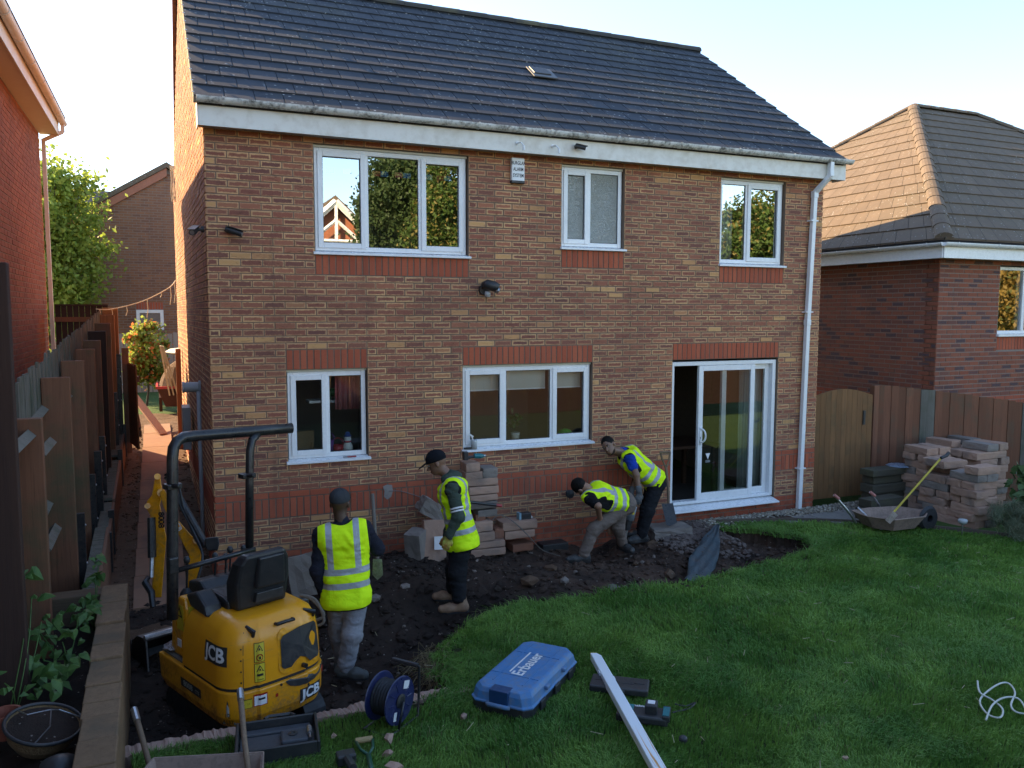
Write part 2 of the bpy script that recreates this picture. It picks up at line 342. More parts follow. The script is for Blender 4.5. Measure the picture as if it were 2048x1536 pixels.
def bricks_joined(name, lst, org, ud, nd, mat, parent, depth=0.016, proud=0.0):
    if not lst: return None
    A = np.array([l[:4] for l in lst]); n = len(A); ud = np.array([*ud, 0.0]); nd = np.array([*nd, 0.0]); org = np.array(org)
    c = 0.003; V = np.zeros((n, 8, 3)); UV = np.zeros((n, 8, 2))
    jit = rng.normal(0, 0.0012, n)
    for k, (iu, iz) in enumerate(((0,2),(1,2),(1,3),(0,3))):
        su = c if iu == 0 else -c; sz = c if iz == 2 else -c
        V[:, k] = org + ud*(A[:, iu]+su)[:, None] + np.array([0,0,1.0])*(A[:, iz]+sz)[:, None] + nd*(proud+jit)[:, None]
        V[:, 4+k] = org + ud*A[:, iu][:, None] + np.array([0,0,1.0])*A[:, iz][:, None] + nd*(proud-depth)
        UV[:, k] = UV[:, 4+k] = (0 if iu == 0 else 1, 0 if iz == 2 else 1)
    F = (BT[None]+np.arange(n)[:, None, None]*8).reshape(-1, 4)
    o = join_np(name, V.reshape(-1, 3), F, mat, parent); me = o.data
    vi = np.zeros(len(me.loops), np.int32); me.loops.foreach_get('vertex_index', vi)
    me.uv_layers.new(name='UVMap').data.foreach_set('uv', UV.reshape(-1, 2)[vi].astype(np.float32).ravel())
    D = np.repeat(np.stack([A[:, 1]-A[:, 0], A[:, 3]-A[:, 2]], 1), 8, 0)
    me.uv_layers.new(name='dim').data.foreach_set('uv', D[vi].astype(np.float32).ravel())
    return kind(o, 'stuff')
def wall_cells(mb, L, z0, z1, openings, org, ud, nd, t, front=0.0):
    "solid wall with openings, as boxes between the break lines; front face lies on the plane, thickness t behind it"
    us = sorted({0.02, L-0.02, *[a for o in openings for a in o[:2]]}); zs = sorted({z0, z1, *[min(max(a, z0), z1) for o in openings for a in o[2:]]})
    org = Vector(org); ud = Vector((*ud, 0)); nd = Vector((*nd, 0))
    for i in range(len(us)-1):
        for j in range(len(zs)-1):
            uc, zc = (us[i]+us[i+1])/2, (zs[j]+zs[j+1])/2
            if any(a < uc < b and c < zc < d for a, b, c, d in openings): continue
            P = [org+ud*u+Vector((0,0,z))+nd*(-y) for y in (front, t) for (u, z) in ((us[i],zs[j]),(us[i+1],zs[j]),(us[i+1],zs[j+1]),(us[i],zs[j+1]))]
            mb.add(P, [(0,1,2,3),(7,6,5,4),(0,4,5,1),(1,5,6,2),(2,6,7,3),(3,7,4,0)])

# ------------------------------------------------------------------ main house
HW, HD, EAVE, RIDGE_Y, RIDGE_Z = 8.39, 6.75, 5.03, 3.4, 7.58
house = thing('brick_house', 'two storey buff and brown brick house with dark grey tiled roof and white windows', 'house', (0,0,0))
WIN = {  # u0,u1,z0,z1
 'tl': (1.125,2.925,3.525,4.725), 'm': (4.1625,5.0625,3.675,4.725), 'r': (6.58,7.69,3.525,4.725),
 'll': (0.7875,1.6875,1.2,2.25), 'lm': (2.85,4.62,1.2,2.25), 'door': (5.85,7.645,0.15,2.25)}
SOLD = [(0.7875,1.6875,2.25,2.475),(2.85,4.62,2.25,2.475),(5.85,7.645,2.25,2.475),(1.125,2.925,3.3,3.525),(4.1625,5.0625,3.45,3.675),(6.58,7.69,3.3,3.525)]
SB = [(0.1125,5.85,0.6,0.825),(7.76,8.28,0.6,0.825)]
Z0H = -0.45
rear = MB(); wall_cells(rear, HW, Z0H, 4.8, list(WIN.values()), (0,0,0), (1,0), (0,-1), 0.27, 0.006)
rear_wall = rear.build('rear_wall', M_MORTAR, house)
bl = brick_list(HW, Z0H, 4.8, list(WIN.values()), SOLD+SB, None, ((-1,0.225),(0.825,0.9),(0.6,0.825)))
def cam_score(u, z): return (Vector((u, 0, z))-CAM).length
cand = sorted([b for b in bl if b[2] > 0.8 and b[3] < 4.75 and b[1]-b[0] > 0.05], key=lambda b: cam_score((b[0]+b[1])/2, (b[2]+b[3])/2) - 3*(b[1]-b[0]))
nb = cand[:296]; ns = set(id(b) for b in nb); rest = [b for b in bl if id(b) not in ns]
for b in nb:
    mt, mn = (M_RED, 'r') if b[4] == 'r' else (M_BRICK, 'b')
    o = bpy.data.objects.new('brick', brick_mesh(b[1]-b[0], b[3]-b[2], mt, mn)); COL.objects.link(o); o.parent = rear_wall
    o.location = ((b[0]+b[1])/2, random.gauss(0, 0.0012), (b[2]+b[3])/2)
bricks_joined('buff_brickwork', [b for b in rest if b[4] == 'b'], (0,0,0), (1,0), (0,-1), M_BRICK, rear_wall)
bricks_joined('red_brickwork', [b for b in rest if b[4] == 'r'], (0,0,0), (1,0), (0,-1), M_RED, rear_wall)
def roofz(y): return EAVE + 0.7*(y+0.27) if y < RIDGE_Y else RIDGE_Z - 0.7*(y-RIDGE_Y)
# left gable (very slightly out of square), right gable, front wall
gud = Vector((-0.03, 1.0)).normalized(); gnd = Vector((-gud.y, gud.x))
def gable(name, org, ud, nd, mat_b, sold=True):
    mb = MB(); N = 24; L = HD
    top = [(L*i/N, min(roofz(L*i/N)-0.06, 9)) for i in range(N+1)]
    o_ = Vector(org); u_ = Vector((*ud, 0)); n_ = Vector((*nd, 0))
    top[0] = (0.03, top[0][1]); poly = [(0.03, Z0H), (L, Z0H)] + top[::-1]
    mb.prism(poly, lambda a, b: o_+u_*a+Vector((0,0,b))-n_*0.006, lambda a, b: o_+u_*a+Vector((0,0,b))-n_*0.26)
    return mb.build(name, M_MORTAR, house)
gl = gable('left_gable_wall', (0,0,0), gud, gnd, M_BRICK)
lst = brick_list(HD, Z0H, 7.5, (), [(0.1125, HD, 0.6, 0.825)], lambda u: roofz(u)-0.07, ((-1,0.225),(0.825,0.9)))
bricks_joined('gable_buff_brickwork', [b for b in lst if b[4] == 'b'], (0,0,0), gud, gnd, M_BRICK, gl)
bricks_joined('gable_red_brickwork', [b for b in lst if b[4] == 'r'], (0,0,0), gud, gnd, M_RED, gl)
gable('right_gable_wall', (HW,0,0), (0,1), (1,0), M_BRICK)
M_PLASTER = grimy('cream_plaster', (0.36,0.33,0.30), (0.31,0.285,0.26), 0.8, 1.5, 0.05)
M_CARPET = grimy('dark_floor', (0.09,0.075,0.065), None, 0.9)
MB().bb(-0.1,HW,HD-0.25,HD,Z0H,5.0).build('front_wall', M_MORTAR, house)
MB().bb(0.0,HW-0.3,0.28,HD-0.3,0.02,0.14).build('ground_floor', M_CARPET, house)
MB().bb(0.0,HW-0.3,0.28,HD-0.3,2.45,2.7).build('upper_floor', M_PLASTER, house)
MB().bb(0.0,HW-0.3,0.28,HD-0.3,4.82,4.9).build('loft_ceiling', M_PLASTER, house)
for (x0, x1, y0, y1, z0, z1) in ((0.1,HW-0.3,3.3,3.4,0.14,2.45),(2.3,2.4,0.29,3.3,0.14,2.45),(5.2,5.3,0.29,3.3,0.14,2.45),(0.1,HW-0.3,3.3,3.4,2.7,4.82),(3.5,3.6,0.29,3.3,2.7,4.82),(5.7,5.8,0.29,3.3,2.7,4.82)):
    MB().bb(x0,x1,y0,y1,z0,z1).build('partition_wall', M_PLASTER, house)
# roof: sheathing, individual tiles on the visible slope, ridge tiles, verges
M_FELT = grimy('roof_underlay', (0.03,0.03,0.032), None, 0.9)
X0R, X1R = -0.09, 8.56
sl = math.atan(0.7); cs, sn = math.cos(sl), math.sin(sl); SL = (RIDGE_Y+0.27)/cs
def slope(x, s, h, side=1):
    if side > 0: return Vector((x, -0.27+s*cs-h*sn, EAVE+s*sn+h*cs))
    return Vector((x, 2*RIDGE_Y+0.27-s*cs+h*sn, EAVE+s*sn+h*cs))
mb = MB()
for sd_ in (1, -1):
    P = [slope(x, s_, h, sd_) for h in (-0.08, -0.002) for (x, s_) in ((X0R+0.03,0.02),(X1R-0.03,0.02),(X1R-0.03,SL),(X0R+0.03,SL))]
    mb.add(P, [(0,3,2,1),(4,5,6,7),(0,1,5,4),(1,2,6,5),(2,3,7,6),(3,0,4,7)])
roof = mb.build('roof', M_FELT, house)
GA = SL/14.5; TW = (X1R-X0R)/29
def tile_mesh(wd):
    m = MB(); g = 0.0025; L = GA+0.05; t = 0.022
    prof = [(-wd/2+g,0.0),(-wd/2+0.03,0.0),(wd/2-0.014,0.0),(wd/2-g,-0.004)]
    vs = []
    for (s_, h) in ((-0.0,0.026),(L,0.004)):
        for (x, dh) in prof: vs.append((x, s_*cs-(h+dh)*sn, s_*sn+(h+dh)*cs))
        for (x, dh) in prof: vs.append((x, s_*cs-(h+dh-t)*sn, s_*sn+(h+dh-t)*cs))
    f = [(i,i+1,9+i,8+i) for i in range(3)] + [(5+i,4+i,12+i,13+i) for i in range(3)] + [(4+i,5+i,1+i,i) for i in range(3)] + [(0,8,12,4),(7,15,11,3),(8,9,13,12),(9,10,14,13),(10,11,15,14)]
    m.add(vs, f); me = m.mesh('roof_tile'); me.materials.append(M_TILE); return me
TM = {1: tile_mesh(TW), 0.5: tile_mesh(TW/2)}
tl_ = []
for i in range(15):
    s_ = i*GA; x = X0R; k = 0
    while x < X1R-0.01:
        wd = 0.5 if (i % 2 and k == 0) or (X1R-x < TW*0.75) else 1
        tl_.append((x+TW*wd/2, s_, wd)); x += TW*wd; k += 1
tl_.sort(key=lambda t: (slope(t[0], t[1], 0)-CAM).length - (0 if t[2] == 1 else -1))
JV, JF = [], []
for q, (x, s_, wd) in enumerate(tl_):
    p = slope(x, s_, random.uniform(-0.0006, 0.0008)); 
    if q < 298:
        o = bpy.data.objects.new('roof_tile', TM[wd]); COL.objects.link(o); o.parent = roof; o.location = p; o.rotation_euler = (random.gauss(0,0.0012), 0, random.gauss(0,0.001))
    else:
        b0 = len(JV); JV += [tuple(v.co+p) for v in TM[wd].vertices]; JF += [tuple(i+b0 for i in f.vertices) for f in TM[wd].polygons]
me = bpy.data.meshes.new('roof_tiles_remaining'); me.from_pydata(JV, [], JF); me.update(); kind(link('roof_tiles_remaining', me, M_TILE, roof), 'stuff')
mb = MB(); P = [slope(x, s_, h, -1) for h in (0.0, 0.03) for (x, s_) in ((X0R-0.07,0.0),(X1R,0.0),(X1R,SL),(X0R-0.07,SL))]
mb.add(P, [(0,3,2,1),(4,5,6,7),(0,1,5,4),(1,2,6,5),(2,3,7,6),(3,0,4,7)]); mb.build('front_roof_slope', M_TILE, roof)
M_VERGE = concrete('terracotta_verge', (0.30,0.14,0.085), (0.24,0.11,0.07))
for k in range(15):
    mb = MB(); P = [slope(x, s_, h, -1) for h in (-0.10, 0.034) for (x, s_) in ((X0R-0.085,k*GA+0.004),(X0R-0.03,k*GA+0.004),(X0R-0.03,(k+1)*GA-0.006),(X0R-0.085,(k+1)*GA-0.006))]
    mb.add(P, [(0,3,2,1),(4,5,6,7),(0,1,5,4),(1,2,6,5),(2,3,7,6),(3,0,4,7)]); mb.build('verge_unit', M_VERGE, roof)
mb = MB(); P = [slope(x, s_, h) for h in (-0.06, 0.004) for (x, s_) in ((X0R-0.004,0.0),(X0R+0.05,0.0),(X0R+0.05,SL),(X0R-0.004,SL))]
mb.add(P, [(0,3,2,1),(4,5,6,7),(0,1,5,4),(1,2,6,5),(2,3,7,6),(3,0,4,7)]); mb.build('verge_mortar', concrete('pale_verge_mortar', (0.42,0.36,0.26), (0.34,0.29,0.21)), roof)
for k in range(14):   # small steel verge clips
    p = slope(X0R-0.004, k*GA+0.02, 0.045); MB().box(p, (0.03,0.012,0.006)).build('verge_clip', M_STEEL, roof)
rl = (X1R-X0R)/19
for k in range(19):
    m = MB(); ring = []
    for e, x in enumerate((X0R+k*rl+0.003, X0R+(k+1)*rl-0.003)):
        rr_ = 0.125+(0.006 if e else 0); ring.append([Vector((x, RIDGE_Y+math.sin(a)*rr_*1.25, RIDGE_Z-0.03+math.cos(a)*rr_*0.8)) for a in [R(-95+190*i/10) for i in range(11)]])
    m.loft(ring); m.build('ridge_tile', M_LICHEN, roof, smooth=False)
# fascia, soffit, gutter, downpipe
MB().bb(-0.045,8.575,-0.2,-0.175,4.775,4.985).build('fascia_board', M_FASCIA, house)
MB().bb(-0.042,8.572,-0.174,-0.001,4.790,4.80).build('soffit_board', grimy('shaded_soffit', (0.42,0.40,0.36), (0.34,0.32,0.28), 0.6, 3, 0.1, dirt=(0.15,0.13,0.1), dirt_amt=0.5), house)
MB().bb(-0.06,-0.046,-0.2,0.05,4.775,5.02).build('fascia_end_cap', M_FASCIA, house)
MB().bb(8.576,8.59,-0.2,0.05,4.775,5.02).build('fascia_end_cap', M_FASCIA, house)
def gutter(parent, a, b, out, r=0.058, mat=M_GUTTER):
    a, b, out = Vector(a), Vector(b), Vector(out).normalized(); t = (b-a).normalized(); up = Vector((0,0,1))
    m = MB(); prof = [(math.cos(R(180+180*i/10))*r, math.sin(R(180+180*i/10))*r) for i in range(11)]
    prof = prof + [(p[0]*0.9, p[1]*0.9) for p in prof[::-1]]
    m.prism(prof, lambda x, z: a+out*x+up*z, lambda x, z: b+out*x+up*z); g = m.build('gutter', mat, parent)
    L = (b-a).length; k = 0.25
    while k < L-0.1:
        c = a+t*k; m = MB(); pr = [(math.cos(R(175+190*i/8))*(r+0.007), math.sin(R(175+190*i/8))*(r+0.007)) for i in range(9)]; pr = pr+[(p[0]*0.93, p[1]*0.93) for p in pr[::-1]]
        m.prism(pr, lambda x, z: c-t*0.012+out*x+up*z, lambda x, z: c+t*0.012+out*x+up*z); m.build('gutter_bracket', mat, g); k += 0.92
    for c in (a, b):
        m = MB(); pr = [(math.cos(R(180+180*i/10))*(r+0.004), math.sin(R(180+180*i/10))*(r+0.004)) for i in range(11)]
        m.prism(pr, lambda x, z: c-t*0.008+out*x+up*z, lambda x, z: c+t*0.008+out*x+up*z); m.build('gutter_end', mat, g)
    return g
gutter(house, (-0.06,-0.262,5.045), (8.62,-0.262,5.045), (0,-1,0))
def sq_path(m, pts, wd):
    pts = [Vector(p) for p in pts]; rings = []
    for i, p in enumerate(pts):
        t = (pts[min(i+1,len(pts)-1)]-pts[max(i-1,0)]).normalized(); s_ = Vector((1,0,0)); s_ = (s_-t*s_.dot(t)).normalized(); u_ = s_.cross(t)
        rings.append([p+s_*a*wd/2+u_*b*wd/2 for a, b in ((-1,-1),(1,-1),(1,1),(-1,1))])
    m.loft(rings)
m = MB(); sq_path(m, [(8.25,-0.262,5.0),(8.25,-0.262,4.80)], 0.066); sq_path(m, [(8.25,-0.262,4.81),(8.17,-0.06,4.60)], 0.064); sq_path(m, [(8.165,-0.058,4.62),(8.11,-0.058,2.8),(8.06,-0.058,0.02)], 0.065)
m.box((8.165,-0.058,4.57), (0.078,0.078,0.09)); m.box((8.11,-0.058,2.75), (0.076,0.076,0.08))
dp = m.build('downpipe', M_UPVC, house, bevel=0.006)
for x, z in ((8.152,4.2),(8.115,2.9),(8.075,0.62)): MB().box((x,-0.05,z), (0.13,0.09,0.018)).build('pipe_clip', M_UPVC, dp)

# ------------------------------------------------------------------ windows
def window(key, divs, glass=M_GLASS, y=0.055, sash=(), sill=True):
    x0, x1, z0, z1 = WIN[key]; x0 += 0.012; x1 -= 0.012; zb = z0+0.045; zt = z1-0.03; fw = 0.052; d = 0.065
    m = MB(); m.bb(x0,x0+fw,y,y+d,zb,zt); m.bb(x1-fw,x1,y,y+d,zb,zt); m.bb(x0+fw,x1-fw,y,y+d,zt-fw,zt); m.bb(x0+fw,x1-fw,y,y+d,zb,zb+fw)
    cuts = [x0+fw/2]+[x0+(x1-x0)*f for f in divs]+[x1-fw/2]
    for c in cuts[1:-1]: m.bb(c-fw/2,c+fw/2,y,y+d,zb+fw,zt-fw)
    fr = m.build('window', M_UPVC, house, bevel=0.005)
    MB().bb(x0-0.01,x1+0.01,y-0.012,y+0.03,zt+0.002,z1-0.003).build('head_trim', grimy('aged_trim', (0.62,0.60,0.52), (0.5,0.47,0.4), 0.6), fr)
    for i in range(len(cuts)-1):
        a, b = cuts[i]+fw/2-0.001, cuts[i+1]-fw/2+0.001; c, e = zb+fw-0.001, zt-fw+0.001
        if i in sash:
            sm = MB(); k = 0.058; a0, b0, c0, e0 = a-0.018, b+0.018, c-0.018, e+0.018; ys, ye = y-0.016, y+0.045
            sm.bb(a0,a0+k,ys,ye,c0,e0); sm.bb(b0-k,b0,ys,ye,c0,e0); sm.bb(a0+k,b0-k,ys,ye,e0-k,e0); sm.bb(a0+k,b0-k,ys,ye,c0,c0+k)
            so_ = sm.build('sash', M_UPVC, fr, bevel=0.005); a, b, c, e = a0+k, b0-k, c0+k, e0-k
        g = MB(); s = 0.007; yy = y+0.012
        g.bb(a,a+s,yy,yy+0.01,c,e); g.bb(b-s,b,yy,yy+0.01,c,e); g.bb(a+s,b-s,yy,yy+0.01,c,c+s); g.bb(a+s,b-s,yy,yy+0.01,e-s,e); g.build('gasket', M_SEAL, fr)
        MB().add([(a,yy+0.006,c),(b,yy+0.006,c),(b,yy+0.006,e),(a,yy+0.006,e)], [(0,1,2,3)]).build('pane', glass, fr)
    if sill:
        s = MB(); xa, xb = x0-0.035, x1+0.035
        P = [(-0.045,z0-0.002),(-0.045,z0+0.022),(y+0.02,z0+0.044),(y+0.02,z0-0.002)]
        s.prism(P, lambda a, b: Vector((xa,a,b)), lambda a, b: Vector((xb,a,b))); s.build('sill', M_UPVC, fr, bevel=0.003)
    return fr
window('tl', (0.325,0.685), M_GLASS, sash=(0,2)); window('m', (0.455,), M_FROST, sash=(0,)); window('r', (0.43,), M_GLASS, sash=(1,))
window('ll', (0.50,), M_GLASSL, sash=(0,)); window('lm', (0.315,0.69), M_GLASSL, sash=(0,2))
# patio door
x0, x1, z0, z1 = WIN['door']; y = 0.03
m = MB(); fw = 0.05
m.bb(x0+0.005,x0+fw,y,y+0.13,z0+0.11,z1-0.03); m.bb(x1-fw-0.02,x1-0.01,y,y+0.13,z0+0.11,z1-0.03); m.bb(x0+0.005,x1-0.01,y+0.001,y+0.129,z1-0.085,z1-0.03); m.bb(x0+0.005,x1-0.01,y+0.001,y+0.129,z0+0.09,z0+0.13)
m.prism([(-0.12,z0+0.012),(-0.12,z0+0.034),(y+0.12,z0+0.09),(y+0.12,z0+0.0)], lambda a, b: Vector((x0-0.01,a,b)), lambda a, b: Vector((x1+0.0,a,b)))
door = m.build('patio_door', M_UPVC, house, bevel=0.005)
def panel(xa, xb, yy, name, glass=M_GLASSL):
    za, zb = z0+0.13, z1-0.088; k = 0.075; m = MB()
    m.bb(xa,xa+k,yy,yy+0.05,za,zb); m.bb(xb-k,xb,yy,yy+0.05,za,zb); m.bb(xa+k,xb-k,yy,yy+0.05,za,za+k+0.02); m.bb(xa+k,xb-k,yy,yy+0.05,zb-k,zb)
    o = m.build(name, M_UPVC, door, bevel=0.005)
    MB().add([(xa+k,yy+0.02,za+k+0.02),(xb-k,yy+0.02,za+k+0.02),(xb-k,yy+0.02,zb-k),(xa+k,yy+0.02,zb-k)], [(0,1,2,3)]).build('pane', glass, door)
    return o
panel(6.75, x1-fw-0.021, y+0.068, 'fixed_panel'); pn = panel(6.31, 7.27, y+0.004, 'sliding_panel')
m = MB(); m.tube(bez((6.345,y+0.002,1.10),(6.40,y-0.09,1.08),(6.40,y-0.09,1.30),(6.345,y+0.002,1.285), 14), 0.013, 8); m.bb(6.33,6.36,y-0.004,y+0.003,1.06,1.32); m.build('door_handle', M_UPVC, door, smooth=True)
MB().bb(6.342,6.350,y-0.0055,y-0.004,1.15,1.17).build('key_slot', M_SEAL, door)
MB().add([(6.455,y+0.018,0.93),(6.535,y+0.018,0.93),(6.495,y+0.018,0.845)], [(0,1,2)]).build('warning_sticker', grimy('white_print', (0.8,0.8,0.8), None, 0.5, bump=0), door)
MB().add([(6.455,y+0.018,0.80),(6.535,y+0.018,0.80),(6.535,y+0.018,0.838),(6.455,y+0.018,0.838)], [(0,1,2,3)]).build('warning_sticker', grimy('grey_print', (0.15,0.17,0.18), None, 0.5, bump=0), door)
# things seen through the windows
def curtain(name, x0, x1, z0, z1, y, mat, waves=7, amp=0.03, cat='curtain', label=''):
    N = 60; rows = []
    for z in (z0, z1): rows.append([Vector((x0+(x1-x0)*i/N, y+amp*math.sin(i/N*waves*6.283)+0.01*math.sin(i*1.7), z)) for i in range(N+1)])
    m = MB(); m.add(rows[0]+rows[1], [(i,i+1,N+2+i,N+1+i) for i in range(N)]); o = m.build(name, mat, smooth=True); o.modifiers.new('s','SOLIDIFY').thickness = 0.004
    return tag(o, label, cat)
M_CURT = grimy('grey_green_curtain', (0.42,0.45,0.42), (0.33,0.36,0.34), 0.9); M_BLIND = grimy('cream_blind', (0.62,0.60,0.52), (0.56,0.54,0.46), 0.85, 3, 0.1, 120)
curtain('curtain', 7.18, 7.56, 0.2, 2.2, 0.25, M_CURT, 4, 0.03, label='grey curtain hanging inside the right side of the patio door')
curtain('curtain', 6.6, 6.95, 3.5, 4.7, 0.24, grimy('pale_net', (0.66,0.68,0.66), (0.58,0.6,0.58), 0.9), 5, 0.02, label='pale curtain behind the left pane of the right hand upstairs window')
curtain('striped_curtain', 1.38, 1.72, 1.75, 2.24, 0.32, grimy('red_stripe', (0.45,0.08,0.09), (0.6,0.5,0.5), 0.9, 2), 5, 0.03, label='red and white striped curtain inside the small ground floor window')
for i, (a, b) in enumerate(((2.93,3.40),(3.45,4.04),(4.12,4.55))):
    o = MB().bb(a,b,0.20,0.206,1.93,2.2).build('roller_blind', M_BLIND); tag(o, 'cream roller blind half drawn in the %s light of the three light kitchen window' % ('left','middle','right')[i], 'blind', 'roller blinds')
    MB().bb(a,b,0.195,0.215,1.915,1.93).build('bottom_bar', M_UPVC, o)
for i, (x, c) in enumerate(((1.33,(0.06,0.25,0.5)),(1.52,(0.5,0.25,0.05)),(1.86,(0.55,0.06,0.06)),(1.95,(0.06,0.25,0.55)),(2.12,(0.6,0.08,0.14)),(2.22,(0.06,0.25,0.6)),(2.48,(0.08,0.3,0.55)),(2.62,(0.55,0.1,0.05)),(2.72,(0.06,0.28,0.5)))):
    o = MB().bb(x-0.045,x+0.045,0.14,0.142,4.44,4.50).build('bunting_flag', grimy('bunting%d' % i, c, None, 0.8, bump=0))
    tag(o, '%s bunting flag, number %s from the left across the large upstairs window' % (('blue','orange','red','blue','pink','blue','blue','red','blue')[i], ('one','two','three','four','five','six','seven','eight','nine')[i]), 'bunting', 'bunting in the upstairs window')
# pot plant and green toy in the kitchen window
M_CER = grimy('cream_ceramic', (0.62,0.60,0.54), None, 0.35); M_LEAFD = grimy('dark_houseplant', (0.05,0.11,0.04), (0.03,0.07,0.03), 0.5)
t = thing('pot_plant', 'leafy plant in a cream pot on the kitchen window sill inside', 'plant', (3.62,0.19,1.26)); MB().lathe([(0.045,0),(0.058,0.09),(0.06,0.11),(0.05,0.11)], 16).build('pot', M_CER, t, smooth=True)
m = MB()
for k in range(46):
    a = random.uniform(0,6.28); e = random.uniform(0.1,1.3); r_ = random.uniform(0.05,0.17); c = Vector((math.cos(a)*math.cos(e)*r_, math.sin(a)*math.cos(e)*r_*0.5, 0.14+math.sin(e)*r_*1.6)); d = Vector((random.uniform(-1,1),random.uniform(-1,1),random.uniform(-.4,1))).normalized()*0.05; s_ = d.cross(Vector((0,0,1))).normalized()*0.02
    m.add([c-d,c+s_,c+d,c-s_], [(0,1,2,3)])
m.build('foliage', M_LEAFD, t)
o = MB().lathe([(0.02,0),(0.09,0.02),(0.11,0.06),(0.07,0.11),(0.03,0.125)], 18).build('green_bowl', grimy('bright_green_plastic', (0.03,0.35,0.05), (0.02,0.25,0.04), 0.3), smooth=True, loc=(4.33,0.2,1.255)); tag(o, 'bright green plastic bowl inside the right light of the kitchen window', 'bowl')
# toys in the small window
t = thing('snowman_ornament', 'white snowman ornament with blue hat and red scarf in the small window', 'ornament', (1.49,0.2,1.26)); Mw = grimy('white_ornament', (0.72,0.72,0.7), None, 0.5)
MB().lathe([(0.03,0),(0.055,0.03),(0.06,0.07),(0.035,0.12),(0.042,0.15),(0.035,0.185),(0.01,0.2)], 16).build('body', Mw, t, smooth=True); MB().lathe([(0.045,0.185),(0.045,0.195),(0.03,0.198),(0.026,0.235),(0.005,0.24)], 14).build('hat', grimy('blue_hat', (0.03,0.08,0.3), None, 0.7), t, smooth=True); MB().lathe([(0.04,0.115),(0.046,0.125),(0.04,0.137)], 14).build('scarf', grimy('red_scarf', (0.45,0.03,0.04), None, 0.8), t)
def basket(loc, col, nm, lab, h=0.12):
    t = thing('toy_basket', lab, 'basket', loc); mt = grimy(nm, col, None, 0.45)
    MB().lathe([(0.045,0),(0.065,h),(0.06,h),(0.04,0.01)], 16).build('bucket', mt, t, smooth=True); MB().tube([(0.063*math.cos(a),0,h+0.08*math.sin(a)) for a in [math.pi*i/12 for i in range(13)]], 0.005, 6).build('handle', mt, t)
basket((1.27,0.19,1.255), (0.16,0.05,0.25), 'purple_plastic', 'purple toy basket with a handle in the small window', 0.17); basket((1.375,0.19,1.255), (0.4,0.03,0.04), 'red_plastic', 'red toy basket in the small window beside the snowman', 0.10)
t = thing('toy_dinosaur', 'green toy dinosaur on a shelf inside the small window', 'toy', (1.4,0.55,1.95)); Mg = grimy('green_toy', (0.03,0.22,0.06), None, 0.5)
MB().tube(catmull([(-0.16,0,0.0),(-0.06,0,-0.02),(0.04,0,0.0),(0.13,0,0.08),(0.18,0,0.07)], 5), [0.008+0.04*math.sin(min(1,i/14)*3.0) for i in range(21)], 8).build('body', Mg, t, smooth=True)
for k in (-0.04,0.04): MB().cyl((k,0,-0.02), (k,0.0,-0.10), 0.018, 8).build('leg', Mg, t)
o = MB().bb(1.1,1.7,0.45,0.7,1.82,1.85).build('wall_shelf', M_UPVC); tag(o, 'white shelf inside the small ground floor window', 'shelf')
o = MB().bb(0.86,1.12,0.3,0.34,1.26,1.52).build('picture_board', grimy('brown_board', (0.24,0.15,0.07), (0.12,0.09,0.05), 0.8, 8)); tag(o, 'brown picture board standing inside the left light of the small window', 'board')
# dining table in the patio door opening
t = thing('dining_table', 'dark dining table just inside the open patio door', 'table', (6.1,1.25,0.14)); Mt = wood('dark_table_wood', (0.10,0.05,0.03), (0.06,0.03,0.02), axis=0)
MB().bb(-0.25,1.2,-0.45,0.45,0.72,0.76).build('table_top', Mt, t)
for x in (-0.18,1.12):
    for y_ in (-0.38,0.38): MB().bb(x-0.03,x+0.03,y_-0.03,y_+0.03,0,0.72).build('leg', Mt, t)
o = MB().lathe([(0.05,0),(0.07,0.03),(0.06,0.08),(0.04,0.085)], 14).build('white_iron', Mw, smooth=True, loc=(5.99,1.0,0.905)); tag(o, 'white bowl on the dining table inside the patio door', 'bowl')
for k, x in enumerate((6.15,6.75)):
    t = thing('dining_chair', 'dark dining chair at the table inside the patio door, %s one' % ('left','right')[k], 'chair', (x,1.9,0.14)); MB().bb(-0.2,0.2,-0.2,0.2,0.43,0.47).build('seat', Mt, t); MB().bb(-0.2,0.2,0.17,0.2,0.47,1.0).build('backrest', grimy('maroon_fabric', (0.10,0.03,0.035), None, 0.9), t)
    for a in (-0.17,0.17):
        for b in (-0.17,0.17): MB().bb(a-0.02,a+0.02,b-0.02,b+0.02,0,0.43).build('leg', Mt, t)

# ------------------------------------------------------------------ fittings on the house
def text_mesh(s_, size, align='CENTER', sx=1.0, bold=0.0):
    c = bpy.data.curves.new('lettering', 'FONT'); c.body = s_; c.size = size; c.align_x = align; c.align_y = 'CENTER'; c.offset = bold; c.resolution_u = 3
    o = bpy.data.objects.new('tmp', c); COL.objects.link(o); dg = bpy.context.evaluated_depsgraph_get(); dg.update()
    me = bpy.data.meshes.new_from_object(o.evaluated_get(dg)); bpy.data.objects.remove(o); bpy.data.curves.remove(c); me.materials.clear()
    for v in me.vertices: v.co.x *= sx
    return me
M_PRINTB = grimy('black_print', (0.01,0.01,0.012), None, 0.5, bump=0)
t = thing('alarm_box', 'white burglar alarm box with black lettering under the eaves', 'alarm box', (3.545,0,4.59))
MB().bb(-0.085,0.085,-0.06,0.0,-0.135,0.15).build('cover', M_UPVC, t, bevel=0.012); MB().bb(-0.087,0.087,-0.062,0.0,-0.150,-0.118).build('base_strip', M_BLACK, t, bevel=0.005)
for i, s_ in enumerate(('BURGLAR','ALARM','SYSTEM')):
    me = text_mesh(s_, 0.058, sx=0.72, bold=0.0012); link('lettering', me, M_PRINTB, t, loc=(0,-0.0615,0.085-i*0.073), rot=(R(90),0,0))
